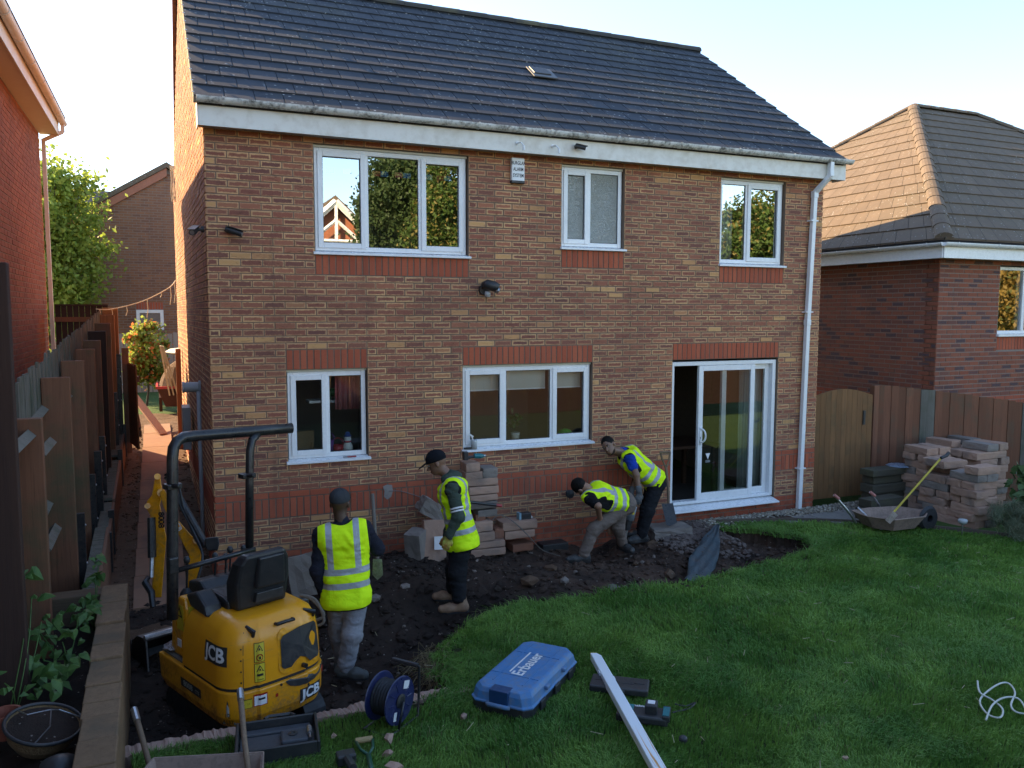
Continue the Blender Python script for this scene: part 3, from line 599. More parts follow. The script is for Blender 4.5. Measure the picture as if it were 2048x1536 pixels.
def camera_unit(label, loc, rz, tilt=0.25, s=1.0):
    t = thing('security_camera', label, 'camera', loc, rz, 'security cameras on the house')
    MB().cyl((0,0,0), (0,-0.03*s,0), 0.032*s, 14).build('mount', M_BLACK, t); MB().cyl((0,-0.02*s,0), (0.0,-0.075*s,-0.01), 0.013*s, 8).build('bracket', M_BLACK, t)
    d = Vector((0.9,-0.3,-tilt)).normalized(); c = Vector((0.0,-0.08*s,-0.01)); m = MB(); m.tube([c-d*0.05*s,c+d*0.03*s,c+d*0.11*s], [0.028*s,0.031*s,0.031*s], 14); b = m.build('body', M_BLACK, t)
    MB().cyl(c+d*0.108*s, c+d*0.113*s, 0.022*s, 12).build('lens', M_STEEL, b); m = MB(); m.box(c+d*0.05*s+Vector((0,0,0.034*s)), (0.18*s,0.07*s,0.006), d.to_track_quat('X','Z').to_matrix()); m.build('sunshade', M_BLACK, b)
camera_unit('black security camera on the rear wall near the left corner', (0.24,0,3.75), 0, 0.3, 1.1)
camera_unit('black security camera on the white fascia board', (4.25,-0.2,4.90), 0, 0.2, 0.8)
camera_unit('black security camera round the left corner of the house', (-0.012,0.12,3.76), R(-90), 0.3, 1.1)
t = thing('flood_light', 'black security flood light with sensor mounted mid wall', 'light', (3.11,0,3.16))
MB().cyl((0,0,0),(0,-0.05,0),0.06,16).build('base', M_BLACK, t); m = MB(); c = Vector((0.03,-0.14,0.045)); m.tube([(-0.05,-0.1,0.05),(0.0,-0.13,0.06),(0.08,-0.17,0.035),(0.125,-0.19,0.015)], [0.035,0.06,0.062,0.05], 16, flat=1.1); m.build('head', M_BLACK, t, smooth=True)
MB().lathe([(0.0,-0.07),(0.032,-0.065),(0.038,-0.03),(0.03,0.0)], 14).build('sensor', grimy('smoked_white', (0.45,0.45,0.46), None, 0.3), t, smooth=True, loc=(0.02,-0.1,-0.02)); MB().cyl((0.1,-0.185,-0.005),(0.13,-0.2,-0.02),0.04,14).build('lamp_glass', M_STEEL, t)
for x in (3.47,3.93):   # lamp brackets without bulbs on the fascia
    t = thing('lamp_bracket', 'small white lamp bracket on the fascia, %s of the two' % ('left' if x < 3.6 else 'right'), 'bracket', (x,-0.2,4.88), 0, 'lamp brackets on the fascia')
    MB().cyl((0,0,0),(0,-0.015,0),0.022,10).build('plate', M_UPVC, t); MB().tube([(0,-0.01,0),(0.01,-0.09,-0.01),(0.03,-0.12,-0.05)], 0.009, 7).build('arm', M_UPVC, t); MB().cyl((0.03,-0.12,-0.045),(0.03,-0.12,-0.10),0.015,10).build('socket', M_UPVC, t)
# side wall pipe work
t = thing('boiler_flue', 'grey boiler flue with waste pipe on the side wall in the passage', 'flue', (-0.05,1.35,1.98)); Mgp = grimy('grey_pipe', (0.36,0.38,0.41), (0.28,0.3,0.33), 0.4)
MB().lathe([(0.075,0),(0.08,0.02),(0.06,0.03),(0.06,0.18),(0.068,0.185),(0.068,0.21),(0.05,0.21)], 18, Matrix.Rotation(R(-90),4,'Y')).build('flue_terminal', Mgp, t, smooth=False); MB().tube([(-0.03,-0.06,-0.05),(-0.03,-0.06,-1.2),(-0.03,-0.06,-2.1)], 0.024, 10).build('waste_pipe', Mgp, t, smooth=True)
o = MB().bb(-0.24,-0.13,3.0,3.45,0.95,1.55).build('meter_box', grimy('grey_meter_box', (0.30,0.30,0.31), None, 0.5), bevel=0.01); tag(o, 'grey meter box on the side wall of the house in the passage', 'meter box')
t = thing('roof_vent', 'low black tile vent on the roof slope', 'vent', slope(4.48, 1.98, 0.03)); rot = Matrix.Rotation(sl, 3, 'X')
MB().box((0,0,0.035), (0.26,0.24,0.03), rot).build('cowl', M_BLACK, t, bevel=0.008); MB().box((0.02,-0.02,0.012), (0.36,0.34,0.012), rot).build('flashing', grimy('lead_flashing', (0.12,0.125,0.135), None, 0.6), t)
tag(MB().tube(catmull([(1.92,-0.012,0.80),(2.05,-0.012,0.79),(2.2,-0.03,0.74),(2.36,-0.05,0.67),(2.45,-0.12,0.6)], 5), 0.005, 6).build('wall_cable', grimy('grey_cable', (0.16,0.14,0.13), None, 0.6)), 'thin grey cable running along the red soldier course', 'cable')
mp = MB(); mp.add([(1.86,-0.006,0.74),(1.90,-0.007,0.70),(1.95,-0.006,0.73),(1.97,-0.007,0.80),(1.96,-0.006,0.87),(1.90,-0.007,0.88),(1.85,-0.006,0.86),(1.87,-0.007,0.80),(1.91,-0.012,0.79)], [(i,(i+1)%8,8) for i in range(8)]); tag(mp.build('filler_patch', concrete('grey_filler', (0.30,0.26,0.235), (0.24,0.2,0.18))), 'rough grey mortar patch on the red soldier course', 'mortar patch')
# ------------------------------------------------------------------ numpy noise
_lat = rng.random((64, 64, 64)).astype(np.float32)
def vnoise(P, s=1.0):
    P = np.asarray(P, dtype=np.float64)*s; i = np.floor(P).astype(int); f = P-i; f = f*f*(3-2*f); out = 0
    for dx in (0, 1):
        for dy in (0, 1):
            for dz in (0, 1):
                wgt = (f[..., 0] if dx else 1-f[..., 0])*(f[..., 1] if dy else 1-f[..., 1])*(f[..., 2] if dz else 1-f[..., 2])
                out = out + wgt*_lat[(i[..., 0]+dx) % 64, (i[..., 1]+dy) % 64, (i[..., 2]+dz) % 64]
    return out
def fbm(P, s=1.0, o=4):
    r = 0; a = 0.5
    for k in range(o): r = r + a*(vnoise(np.asarray(P)+k*7.7, s*2**k)-0.5); a *= 0.5
    return r
# ------------------------------------------------------------------ terrain
M_SOIL = None
def soil_mat(name, a, b, c3, specks=True):
    n = NT(name); p = n.pos(); n1 = n.noise(p, 1.6, 5, 0.6); n2 = n.noise(p, 14, 6, 0.7); n3 = n.noise(p, 110, 4, 0.65)
    c = n.mix(n.rr(n1, 0.35, 0.65), a, b); c = n.mix(n.rr(n2, 0.5, 0.75, 0, 0.6), c, c3)
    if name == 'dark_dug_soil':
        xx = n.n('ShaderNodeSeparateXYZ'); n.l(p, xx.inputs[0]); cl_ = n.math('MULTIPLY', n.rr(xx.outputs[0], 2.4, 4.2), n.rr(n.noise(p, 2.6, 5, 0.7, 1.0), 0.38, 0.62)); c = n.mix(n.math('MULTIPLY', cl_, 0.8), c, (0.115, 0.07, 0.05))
    if specks:
        v = n.n('ShaderNodeTexVoronoi'); n.l(p, v.inputs['Vector']); v.inputs['Scale'].default_value = 26; sc = n.n('ShaderNodeSeparateColor'); n.l(v.outputs['Color'], sc.inputs[0])
        c = n.mix(n.math('MULTIPLY', n.math('LESS_THAN', v.outputs['Distance'], 0.16), n.math('GREATER_THAN', sc.outputs[0], 0.80)), c, (0.26,0.22,0.19))
    n.bump(n.math('ADD', n2, n.math('MULTIPLY', n3, 0.6)), 0.9, 0.02); return n.done(c, 0.95, None, 0.15)
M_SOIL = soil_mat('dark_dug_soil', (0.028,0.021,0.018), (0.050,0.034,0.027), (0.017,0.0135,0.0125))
M_RUBBLE = soil_mat('pinkish_rubble', (0.115,0.085,0.075), (0.16,0.125,0.11), (0.06,0.045,0.04))
M_BARK = soil_mat('brown_passage_earth', (0.10,0.062,0.042), (0.14,0.088,0.058), (0.05,0.032,0.024))
def alley_z(y):
    pts = ((-1.4,-0.22),(0,-0.10),(1.3,0.02),(6.5,0.72),(9,0.86),(14,0.95),(30,1.0))
    if y <= pts[0][0]: return pts[0][1]
    for (a, b), (c, d) in zip(pts, pts[1:]):
        if y <= c: return b+(d-b)*(y-a)/(c-a)
    return 1.0
def grid_obj(name, x0, x1, y0, y1, nx, ny, fn, mat, smooth=True):
    X, Y = np.meshgrid(np.linspace(x0, x1, nx), np.linspace(y0, y1, ny)); Z = fn(X, Y); V = np.stack([X, Y, Z], -1).reshape(-1, 3)
    i = np.arange((ny-1)*(nx-1)); r_, c_ = i//(nx-1), i % (nx-1); a = r_*nx+c_
    return join_np(name, V, np.stack([a, a+1, a+nx+1, a+nx], 1), mat, smooth=smooth)
def ground_fn(X, Y):
    base = np.interp(Y, [-60,-20,-9,-0.2,0.3,1.3,6.5,9,14,30,60], [0.3,0.1,-0.75,-0.75,-0.16,-0.05,0.66,0.80,0.90,0.95,1.2])
    return base
Y_ = sorted(set(list(np.linspace(-150,150,121))+[-0.2,0.3,1.3,6.5,9,14,30]))
def ground_grid():
    X, Y = np.meshgrid(np.linspace(-150,150,121), np.array(Y_)); Z = ground_fn(X, Y); nx, ny = 121, len(Y_)
    i = np.arange((ny-1)*(nx-1)); r_, c_ = i//(nx-1), i % (nx-1); a = r_*nx+c_
    return join_np('ground', np.stack([X,Y,Z],-1).reshape(-1,3), np.stack([a,a+1,a+nx+1,a+nx],1), soil_mat('far_turf', (0.045,0.085,0.022), (0.06,0.10,0.03), (0.035,0.06,0.02), False), smooth=True)
kind(ground_grid(), 'structure')
# dug strip along the house
CP = np.array([(0.96,-2.3,-0.33),(0.2,-2.6,-0.33),(-0.7,-2.2,-0.26),(1.35,-3.1,-0.45),(1.0,-3.3,-0.36),(0.0,-3.35,-0.30),(-0.8,-1.2,-0.2),(-0.6,-0.3,-0.12),(0.4,-1.2,-0.28),(0.5,-0.2,-0.02),(1.2,-0.25,0.06),(1.75,-0.55,0.17),(1.55,-1.0,0.06),(2.0,-0.85,0.1),(2.18,-1.6,-0.20),(2.6,-0.7,0.02),(2.4,-1.95,-0.2),(1.75,-2.3,-0.34),(3.1,-0.6,-0.03),(3.3,-1.2,-0.02),(3.0,-1.8,-0.14),(3.7,-1.0,-0.05),(4.09,-0.71,-0.15),(4.3,-1.6,-0.08),(3.9,-1.9,-0.14),(4.85,-0.45,-0.12),(4.6,-0.25,-0.22),(5.2,-0.25,-0.08),(5.2,-1.2,-0.05),(5.0,-1.9,-0.14),(5.6,-0.5,-0.02),(6.0,-0.7,-0.06),(5.5,-1.6,-0.16),(6.2,-1.2,-0.22),(6.6,-1.0,-0.2),(6.8,-1.4,-0.16),(6.0,-0.2,-0.01),(7.4,-0.2,-0.02),(4.2,-0.05,-0.12),(3.4,-0.05,-0.02)])
def soil_h(X, Y, rough=True):
    P = np.stack([X, Y], -1); d2 = ((P[..., None, :]-CP[:, :2])**2).sum(-1)+0.015; wgt = d2**-1.6; z = (wgt*CP[:, 2]).sum(-1)/wgt.sum(-1)
    if rough:
        Q = np.stack([X, Y, np.zeros_like(X)+3.3], -1); z = z + fbm(Q, 2.2, 5)*0.15 + np.abs(fbm(Q+9, 8.0, 5))*0.11 - 0.03*np.abs(fbm(Q+21, 4.0, 3))
    return z
def sz(x, y): return float(soil_h(np.array([x]), np.array([y]), False)[0])
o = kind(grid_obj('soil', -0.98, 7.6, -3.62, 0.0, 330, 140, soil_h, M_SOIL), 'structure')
o = grid_obj('rubble_base', 5.05, 6.55, -1.3, -0.02, 60, 50, lambda X, Y: soil_h(X, Y)+0.03-0.25*np.clip((np.abs(X-5.85+0.5*(Y+0.5))-0.5)/0.4, 0, 1)-0.25*np.clip((-0.75-Y)/0.4, 0, 1), M_RUBBLE); kind(o, 'structure')
def rock_verts(n_, size, seed, flat=0.7):
    r_ = np.random.default_rng(seed); ico = bmesh.new(); bmesh.ops.create_icosphere(ico, subdivisions=1, radius=1.0); ico.verts.ensure_lookup_table()
    V = np.array([v.co[:] for v in ico.verts]); F = np.array([[v.index for v in f.verts] for f in ico.faces]); ico.free(); return V, F
RV, RF = rock_verts(1, 1, 0)
def scatter_rocks(name, pts, sizes, mat, parent=None, flat=0.65):
    n_ = len(pts); V = np.repeat(RV[None], n_, 0)*(1+rng.normal(0, 0.22, (n_, len(RV), 1)))
    V *= np.stack([np.ones(n_)*1.15, rng.uniform(0.7, 1.1, n_), rng.uniform(flat-0.2, flat+0.15, n_)], -1)[:, None, :]
    a = rng.uniform(0, 6.28, n_); c_, s_ = np.cos(a)[:, None], np.sin(a)[:, None]; x, y_ = V[..., 0].copy(), V[..., 1].copy(); V[..., 0] = x*c_-y_*s_; V[..., 1] = x*s_+y_*c_
    V = V*np.asarray(sizes)[:, None, None] + np.asarray(pts)[:, None, :]
    F = (RF[None]+np.arange(n_)[:, None, None]*len(RV)).reshape(-1, 3); return join_np(name, V.reshape(-1, 3), F, mat, parent)
LAWN = [(-0.72,-3.56),(0.4,-3.56),(1.1,-3.55),(1.5,-3.50),(1.56,-3.1),(1.70,-2.66),(2.0,-2.36),(2.45,-2.14),(3.1,-2.1),(3.85,-2.03),(4.35,-2.14),(4.77,-2.17),(5.2,-2.1),(5.54,-2.03),(6.0,-1.93),(6.47,-1.81),(6.85,-1.68),(7.02,-1.5),(7.05,-1.25),(6.8,-0.86),(6.6,-0.66),(6.42,-0.45),(6.48,-0.26),(7.3,-0.5),(8.14,-0.96),(9.0,-1.7),(9.58,-2.42),(10.2,-3.6),(10.6,-6),(10.6,-14),(-0.72,-14)]
def resample(poly, cut, step=0.05, amp=0.03):
    out = []
    for i, (a, b) in enumerate(zip(poly, poly[1:]+poly[:1])):
        a, b = Vector((*a, 0)), Vector((*b, 0)); L = (b-a).length; n_ = max(1, int(L/step)) if cut[0] <= i < cut[1] else max(1, int(L/0.5)); nn = Vector((-(b-a).y, (b-a).x, 0)).normalized()
        for k in range(n_):
            p = a+(b-a)*k/n_
            if cut[0] <= i < cut[1] and k: p = p + nn*amp*2*(noise.noise(p*7)+0.5*noise.noise(p*19))
            out.append(p)
    return out
LP = resample(LAWN, (3, 22), 0.04, 0.055)
n_ = len(LP)
M_TURF = soil_mat('lawn_thatch', (0.035,0.042,0.016), (0.05,0.055,0.024), (0.026,0.026,0.014), False)
mb = MB(); mb.add([(p.x,p.y,-0.012) for p in LP], [tuple(range(n_))]); lawn = mb.build('lawn', M_TURF, fixn=False); kind(lawn, 'structure')
if lawn.data.polygons[0].normal.z < 0: lawn.data.flip_normals()
mb = MB(); mb.add([(p.x,p.y,-0.013) for p in LP]+[(p.x+0.03*noise.noise(p*9),p.y+0.03*noise.noise(p*9+Vector((5,5,5))),-0.13) for p in LP]+[(p.x,p.y,-0.5) for p in LP], [(i,(i+1)%n_,n_+(i+1)%n_,n_+i) for i in range(n_)]+[(n_+i,n_+(i+1)%n_,2*n_+(i+1)%n_,2*n_+i) for i in range(n_)]); mb.build('turf_edge', M_SOIL, lawn)
# grass blades
def in_poly(P, poly):
    x, y = P[:, 0], P[:, 1]; r_ = np.zeros(len(P), bool); j = len(poly)-1
    for i in range(len(poly)):
        xi, yi = poly[i]; xj, yj = poly[j]; c_ = ((yi > y) != (yj > y)) & (x < (xj-xi)*(y-yi)/(yj-yi+1e-12)+xi); r_ ^= c_; j = i
    return r_
LPP = [(p.x, p.y) for p in LP]
def cam_px(P):
    D = P-np.array(CAM); z = D@np.array(FWD); return 1024+FPX*(D@np.array(RGT))/z, 768-FPX*(D@np.array(UPV))/z, z
Q = np.stack([rng.uniform(-0.72, 10.5, 900000), rng.uniform(-6.4, -0.2, 900000), np.zeros(900000)], -1)
Q = Q[in_poly(Q[:, :2], LPP)]; px, py, dz = cam_px(Q); vis = (px > -80) & (px < 2130) & (py < 1640); Q = Q[vis]; dz = dz[vis]
# distance based thinning: same density on screen
keep = rng.random(len(Q)) < np.clip((4.6/dz)**1.3, 0.2, 1.0); Eg0 = np.array([(p_.x, p_.y) for p_ in LP[3:240:3]]); nr_ = (Q[:, 1] > -3.75) & (Q[:, 0] < 7.4); de = np.full(len(Q), 9.0); de[nr_] = np.sqrt(np.min(((Q[nr_][:, None, :2]-Eg0[None])**2).sum(-1), 1)) if nr_.sum() < 400000 else 9.0; rag = fbm(np.stack([Q[:, 0], Q[:, 1], Q[:, 0]*0+4], -1), 5.0, 3); keep &= ~((de < 0.16) & (rag > 0.02+de*0.9)); Q = Q[keep][:320000]; Eg = np.array([(p_.x, p_.y) for p_ in LP[3:240]]); kk = rng.integers(0, len(Eg), 9000); Eq = np.concatenate([Eg[kk]+rng.normal(0, 0.03, (9000, 2)), np.full((9000, 1), -0.02)], 1); edge_n = len(Eq); Q = np.concatenate([Q, Eq]); nb_ = len(Q)
cl = fbm(np.stack([Q[:, 0], Q[:, 1], Q[:, 0]*0+1], -1), 2.2, 4); cl2 = fbm(np.stack([Q[:, 0], Q[:, 1], Q[:, 0]*0+8], -1), 1.1, 3)
ang = cl2*16+rng.normal(0, 0.9, nb_); cl3 = fbm(np.stack([Q[:, 0], Q[:, 1], Q[:, 0]*0+15], -1), 6.5, 3); h = np.clip(0.044+0.07*cl+0.06*cl3+rng.normal(0, 0.011, nb_), 0.012, 0.12); lean = np.clip(0.6+1.6*cl+1.2*cl3+rng.normal(0, 0.25, nb_), 0.1, 1.7); wd = rng.uniform(0.0016, 0.0034, nb_)*np.clip(dz_ := cam_px(Q)[2]/5.0, 1, 2.2)
h[-edge_n:] *= rng.uniform(1.0, 2.0, edge_n); lean[-edge_n:] += rng.uniform(0, 0.9, edge_n); dx, dy = np.cos(ang), np.sin(ang); sx_, sy_ = -dy, dx; yawr = rng.uniform(0, 6.28, nb_); sx_, sy_ = np.cos(yawr), np.sin(yawr)
B = np.zeros((nb_, 5, 3)); B[:, 0] = Q-np.stack([sx_*wd, sy_*wd, dx*0+0.012], -1); B[:, 1] = Q+np.stack([sx_*wd, sy_*wd, -dx*0-0.012], -1)
mid = Q+np.stack([dx*h*lean*0.35, dy*h*lean*0.35, h*0.62], -1); tip = Q+np.stack([dx*h*lean, dy*h*lean, h*np.clip(1.0-0.28*lean, 0.3, 1)], -1)
B[:, 2] = mid-np.stack([sx_*wd*0.8, sy_*wd*0.8, dx*0], -1); B[:, 3] = mid+np.stack([sx_*wd*0.8, sy_*wd*0.8, dx*0], -1); B[:, 4] = tip
F3 = np.array([(0,1,3),(0,3,2),(2,3,4)]); F = (F3[None]+np.arange(nb_)[:, None, None]*5).reshape(-1, 3)
n = NT('grass_blades'); p = n.pos(); ro = n.rnd(); n1 = n.noise(p, 1.1, 4, 0.6); n2 = n.noise(p, 0.45, 3)
c = n.mix(n.rr(n1, 0.38, 0.62), (0.095,0.225,0.036), (0.235,0.40,0.07)); c = n.mix(n.rr(n.noise(p, 4.5, 4, 0.65), 0.5, 0.68, 0, 0.6), c, (0.07,0.16,0.036)); c = n.mix(n.rr(n.noise(p, 0.8, 5, 0.7, 1.5), 0.60, 0.72, 0, 0.45), c, (0.20,0.27,0.07)); c = n.mix(n.math('MULTIPLY', ro, 0.55), c, (0.06,0.15,0.036)); c = n.mix(n.math('GREATER_THAN', ro, 0.975), c, (0.22,0.20,0.09)); c = n.mix(n.rr(n2, 0.5, 0.66, 0, 0.5), c, (0.18,0.32,0.06))
n.done(c, 0.55, None, 0.3); tr = n.n('ShaderNodeBsdfTranslucent'); n.l(c, tr.inputs['Color']); mx = n.n('ShaderNodeMixShader'); mx.inputs[0].default_value = 0.25; n.l(n.b.outputs[0], mx.inputs[1]); n.l(tr.outputs[0], mx.inputs[2]); n.l(mx.outputs[0], n.out.inputs[0]); M_GRASS = n.m
gr = join_np('grass', B.reshape(-1, 3), F, M_GRASS); tag(gr, 'short green lawn grass', 'grass'); kind(gr, 'stuff'); del gr['category']
m = MB()
for k in range(90):
    x, y = random.uniform(0.2, 8.5), random.uniform(-5.8, -2.2); p_ = Vector((x, y, 0.05)); a_ = random.uniform(0, 6.28); l_ = random.uniform(0.02, 0.09); m.tube([p_, p_+Vector((math.cos(a_)*l_, math.sin(a_)*l_, random.uniform(-0.02, 0.03)))], 0.0022, 4)
kind(m.build('straw_litter', grimy('dry_straw', (0.42,0.36,0.22), None, 0.9)), 'stuff')
# clods, crumbs and pebbles
def scat(n_, x0, x1, y0, y1, smin, smax, pw=2.5, fn=None):
    P = np.stack([rng.uniform(x0, x1, n_), rng.uniform(y0, y1, n_), np.zeros(n_)], -1); P = P[~in_poly(P[:, :2], LPP)] if fn is None else P
    s_ = smin+(smax-smin)*rng.random(len(P))**pw; P[:, 2] = (soil_h(P[:, 0], P[:, 1]) if fn is None else fn(P)) + s_*0.2; return P, s_
P, s_ = scat(6500, -0.95, 7.1, -3.5, -0.03, 0.006, 0.055, 3.4); kind(scatter_rocks('soil_clods', P, s_, M_SOIL), 'stuff')
Ed = np.array([(p_.x, p_.y) for p_ in LP[3:260]]); k_ = rng.integers(0, len(Ed), 900); P2 = np.concatenate([Ed[k_]+rng.normal(0, 0.10, (900, 2)), np.full((900, 1), 0.012)], 1); kind(scatter_rocks('spilled_crumbs', P2, 0.004+0.016*rng.random(900)**3, M_SOIL), 'stuff')
P, s_ = scat(420, -0.95, 7.1, -3.5, -0.03, 0.005, 0.03, 3.0); kind(scatter_rocks('small_stones', P, s_, concrete('dusty_stones', (0.16,0.12,0.10), (0.22,0.18,0.155))), 'stuff')
P, s_ = scat(700, 5.2, 6.4, -1.2, -0.05, 0.006, 0.04, 2.6); P[:, 2] += 0.03; kind(scatter_rocks('rubble_pieces', P, s_, M_RUBBLE), 'stuff')
P = np.stack([rng.uniform(5.55, 9.6, 2600), -0.02-np.abs(rng.normal(0, 0.17, 2600)), rng.uniform(0.0, 0.02, 2600)], -1); P = P[(P[:, 1] > -0.45+0.0*P[:, 0]) & ((P[:, 0] < 8.4) | (P[:, 1] > -0.5))]
P[:, 1] -= np.clip((6.4-P[:, 0])*0.12, 0, 0.12)
n = NT('pale_gravel'); ro = n.rnd(); n.done(n.ramp(ro, [(0,(0.20,0.165,0.12)),(0.35,(0.38,0.33,0.25)),(0.7,(0.14,0.12,0.10)),(1,(0.50,0.46,0.38))]), 0.85); M_GRAVEL = n.m
kind(scatter_rocks('gravel', P, rng.uniform(0.009, 0.021, len(P)), M_GRAVEL), 'stuff')
# paving by the gate, lawn edging
M_PAVE = concrete('grey_paving', (0.20,0.19,0.175), (0.27,0.25,0.225), (0.15,0.16,0.12))
pav = MB().bb(7.0,9.7,-1.0,0.15,-0.08,-0.045).build('patio_paving', M_SOIL); kind(pav, 'structure')
for (a, b, c_, d_) in ((7.35,7.93,-0.62,-0.33),(7.95,8.54,-0.98,-0.34),(8.56,9.15,-1.0,-0.34),(9.17,9.68,-1.0,-0.34)):
    MB().bb(a,b,c_,d_,-0.045,0.012+random.uniform(0,0.006)).build('paving_slab', M_PAVE, pav, bevel=0.008)
ep = catmull([(6.46,-0.22,0),(7.3,-0.46,0),(8.16,-0.92,0),(9.03,-1.66,0),(9.62,-2.38,0),(10.25,-3.55,0)], 8); m = MB()
m.loft([[p+Vector((0,0,-0.1)), p+Vector((0.02,0.03,-0.1)), p+Vector((0.02,0.03,0.045)), p+Vector((0,0,0.045))] for p in ep]); tag(m.build('lawn_edging', wood('weathered_edging', (0.13,0.10,0.075), (0.09,0.07,0.055), axis=0)), 'curved grey timber edging along the far side of the lawn', 'edging')
# concrete kerb of the trench
m = MB(); rows = []
for i in range(151):
    x = -0.80+2.42*i/150; j = lambda k: 0.02*noise.noise(Vector((x*5, k*3.1, 0.4)))+0.006*noise.noise(Vector((x*19, k*2.1, 1.4)))+random.gauss(0, 0.0035)+0.012*noise.noise(Vector((x*31, k, 2)))
    rows.append([Vector((x,-3.56+j(1),-0.3)),Vector((x,-3.42+j(2),-0.3)),Vector((x,-3.425+j(3),0.005+j(4))),Vector((x,-3.575+j(5),0.022+j(6)))])
m.loft(rows); tag(m.build('concrete_kerb', concrete('pink_concrete', (0.46,0.30,0.235), (0.36,0.235,0.19), (0.22,0.16,0.135), bump=1.0)), 'rough pinkish concrete kerb along the near edge of the trench', 'kerb')
# passage beside the house
def strip(name, x0, x1, y0, y1, dz, mat, n_=40, rough=0.0):
    nx = 12; X, Y = np.meshgrid(np.linspace(x0, x1, nx), np.linspace(y0, y1, n_)); Z = np.vectorize(alley_z)(Y)+dz
    if rough: Z = Z + rough*fbm(np.stack([X, Y, X*0], -1), 9, 4)
    i = np.arange((n_-1)*(nx-1)); r_, c_ = i//(nx-1), i % (nx-1); a = r_*nx+c_; return join_np(name, np.stack([X, Y, Z], -1).reshape(-1, 3), np.stack([a, a+1, a+nx+1, a+nx], 1), mat, smooth=True)
kind(strip('passage_earth', -1.15, 0.0, -1.5, 8.6, 0.0, M_BARK, 160, 0.06), 'structure')
M_PATH = concrete('red_brown_path', (0.30,0.17,0.11), (0.24,0.135,0.09), (0.17,0.11,0.085), 0.9, 4)
for k in range(9):
    y0 = -0.35+k*0.85; y1 = y0+0.84; mm = MB(); P = [Vector((x, y_, alley_z(y_)+h)) for h in (-0.06, 0.03) for (x, y_) in ((-0.82,y0),(-0.30-0.02*k*0.5,y0),(-0.31-0.02*k*0.5,y1),(-0.83,y1))]
    mm.add(P, [(0,3,2,1),(4,5,6,7),(0,1,5,4),(1,2,6,5),(2,3,7,6),(3,0,4,7)]); o = mm.build('path_slab', M_PATH)
    if k == 0: path = thing('passage_path', 'x', 'x'); del path['label']; del path['category']; kind(path, 'structure')
    o.parent = path
P = np.stack([rng.uniform(-1.1, -0.02, 1500), rng.uniform(-1.3, 6.5, 1500), np.zeros(1500)], -1); P = P[(P[:, 0] < -0.83) | (P[:, 0] > -0.3)]; P[:, 2] = [alley_z(y_) for y_ in P[:, 1]]; kind(scatter_rocks('passage_chips', P, rng.uniform(0.006, 0.03, len(P)), M_BARK), 'stuff')

# ------------------------------------------------------------------ neighbouring houses
nl = thing('neighbouring_house', 'orange red brick house with white eaves close on the left', 'house', (0,0,0))
XL, YL, ZL = -2.2, 6.3, 5.8
m = MB(); m.bb(-9, XL-0.006, -9.5, YL, -0.3, ZL); nlw = m.build('side_wall', M_MORTARL, nl)
lst = brick_list(16.0, 1.2, ZL, (), (), None, ()); bricks_joined('brickwork', lst, (XL, YL-16.0, 0), (0,1), (1,0), M_BRICKO, nlw)
M_PINKF = grimy('cream_fascia', (0.70,0.62,0.52), (0.64,0.55,0.45), 0.5, 2)
MB().bb(XL+0.002, XL+0.26, -9.5, YL+0.06, ZL-0.02, ZL).build('soffit_board', M_PINKF, nl); MB().bb(XL+0.261, XL+0.285, -9.5, YL+0.06, ZL-0.03, ZL+0.2).build('fascia_board', M_PINKF, nl)
gutter(nl, (XL+0.345, -9.5, ZL+0.2), (XL+0.345, YL+0.12, ZL+0.2), (1,0,0), 0.058, grimy('cream_gutter', (0.72,0.62,0.52), (0.6,0.5,0.42), 0.5))
m = MB(); P = [Vector((x, y_, z)) for (y_) in (-9.5, YL+0.1) for (x, z) in ((XL+0.34,ZL+0.24),(XL+0.34,ZL+0.20),(-5.5,ZL+2.6),(-5.5,ZL+2.7))]; m.add(P, [(0,1,2,3),(7,6,5,4),(0,4,5,1),(3,2,6,7),(0,3,7,4),(1,5,6,2)]); rf = m.build('roof', M_TILE2, nl)
m = MB(); m.add([(XL-0.0, YL-0.001, ZL),(-8.9, YL-0.001, ZL),(-5.5, YL-0.001, ZL+2.6),(XL, YL-0.2, ZL),(-8.9, YL-0.2, ZL),(-5.5, YL-0.2, ZL+2.6)], [(0,1,2),(5,4,3),(0,3,4,1),(1,4,5,2),(2,5,3,0)]); m.build('gable_wall', M_BRICKO, nl)
for k in range(40):
    y_ = -9.3+k*0.39; mm = MB(); mm.box((XL+0.34, y_+0.19, ZL+0.275), (0.12, 0.375, 0.03), Matrix.Rotation(R(35), 3, 'Y')); mm.build('eaves_tile', M_TILE2, rf)
m = MB(); sq_path(m, [(XL+0.345, YL-0.02, ZL+0.16), (XL+0.345, YL-0.02, ZL+0.02)], 0.06); sq_path(m, [(XL+0.345, YL-0.02, ZL+0.03), (XL+0.07, YL-0.02, ZL-0.12)], 0.058); sq_path(m, [(XL+0.06, YL-0.02, ZL-0.10), (XL+0.06, YL-0.02, 0.4)], 0.06); m.build('downpipe', M_PINKF, nl, bevel=0.006)

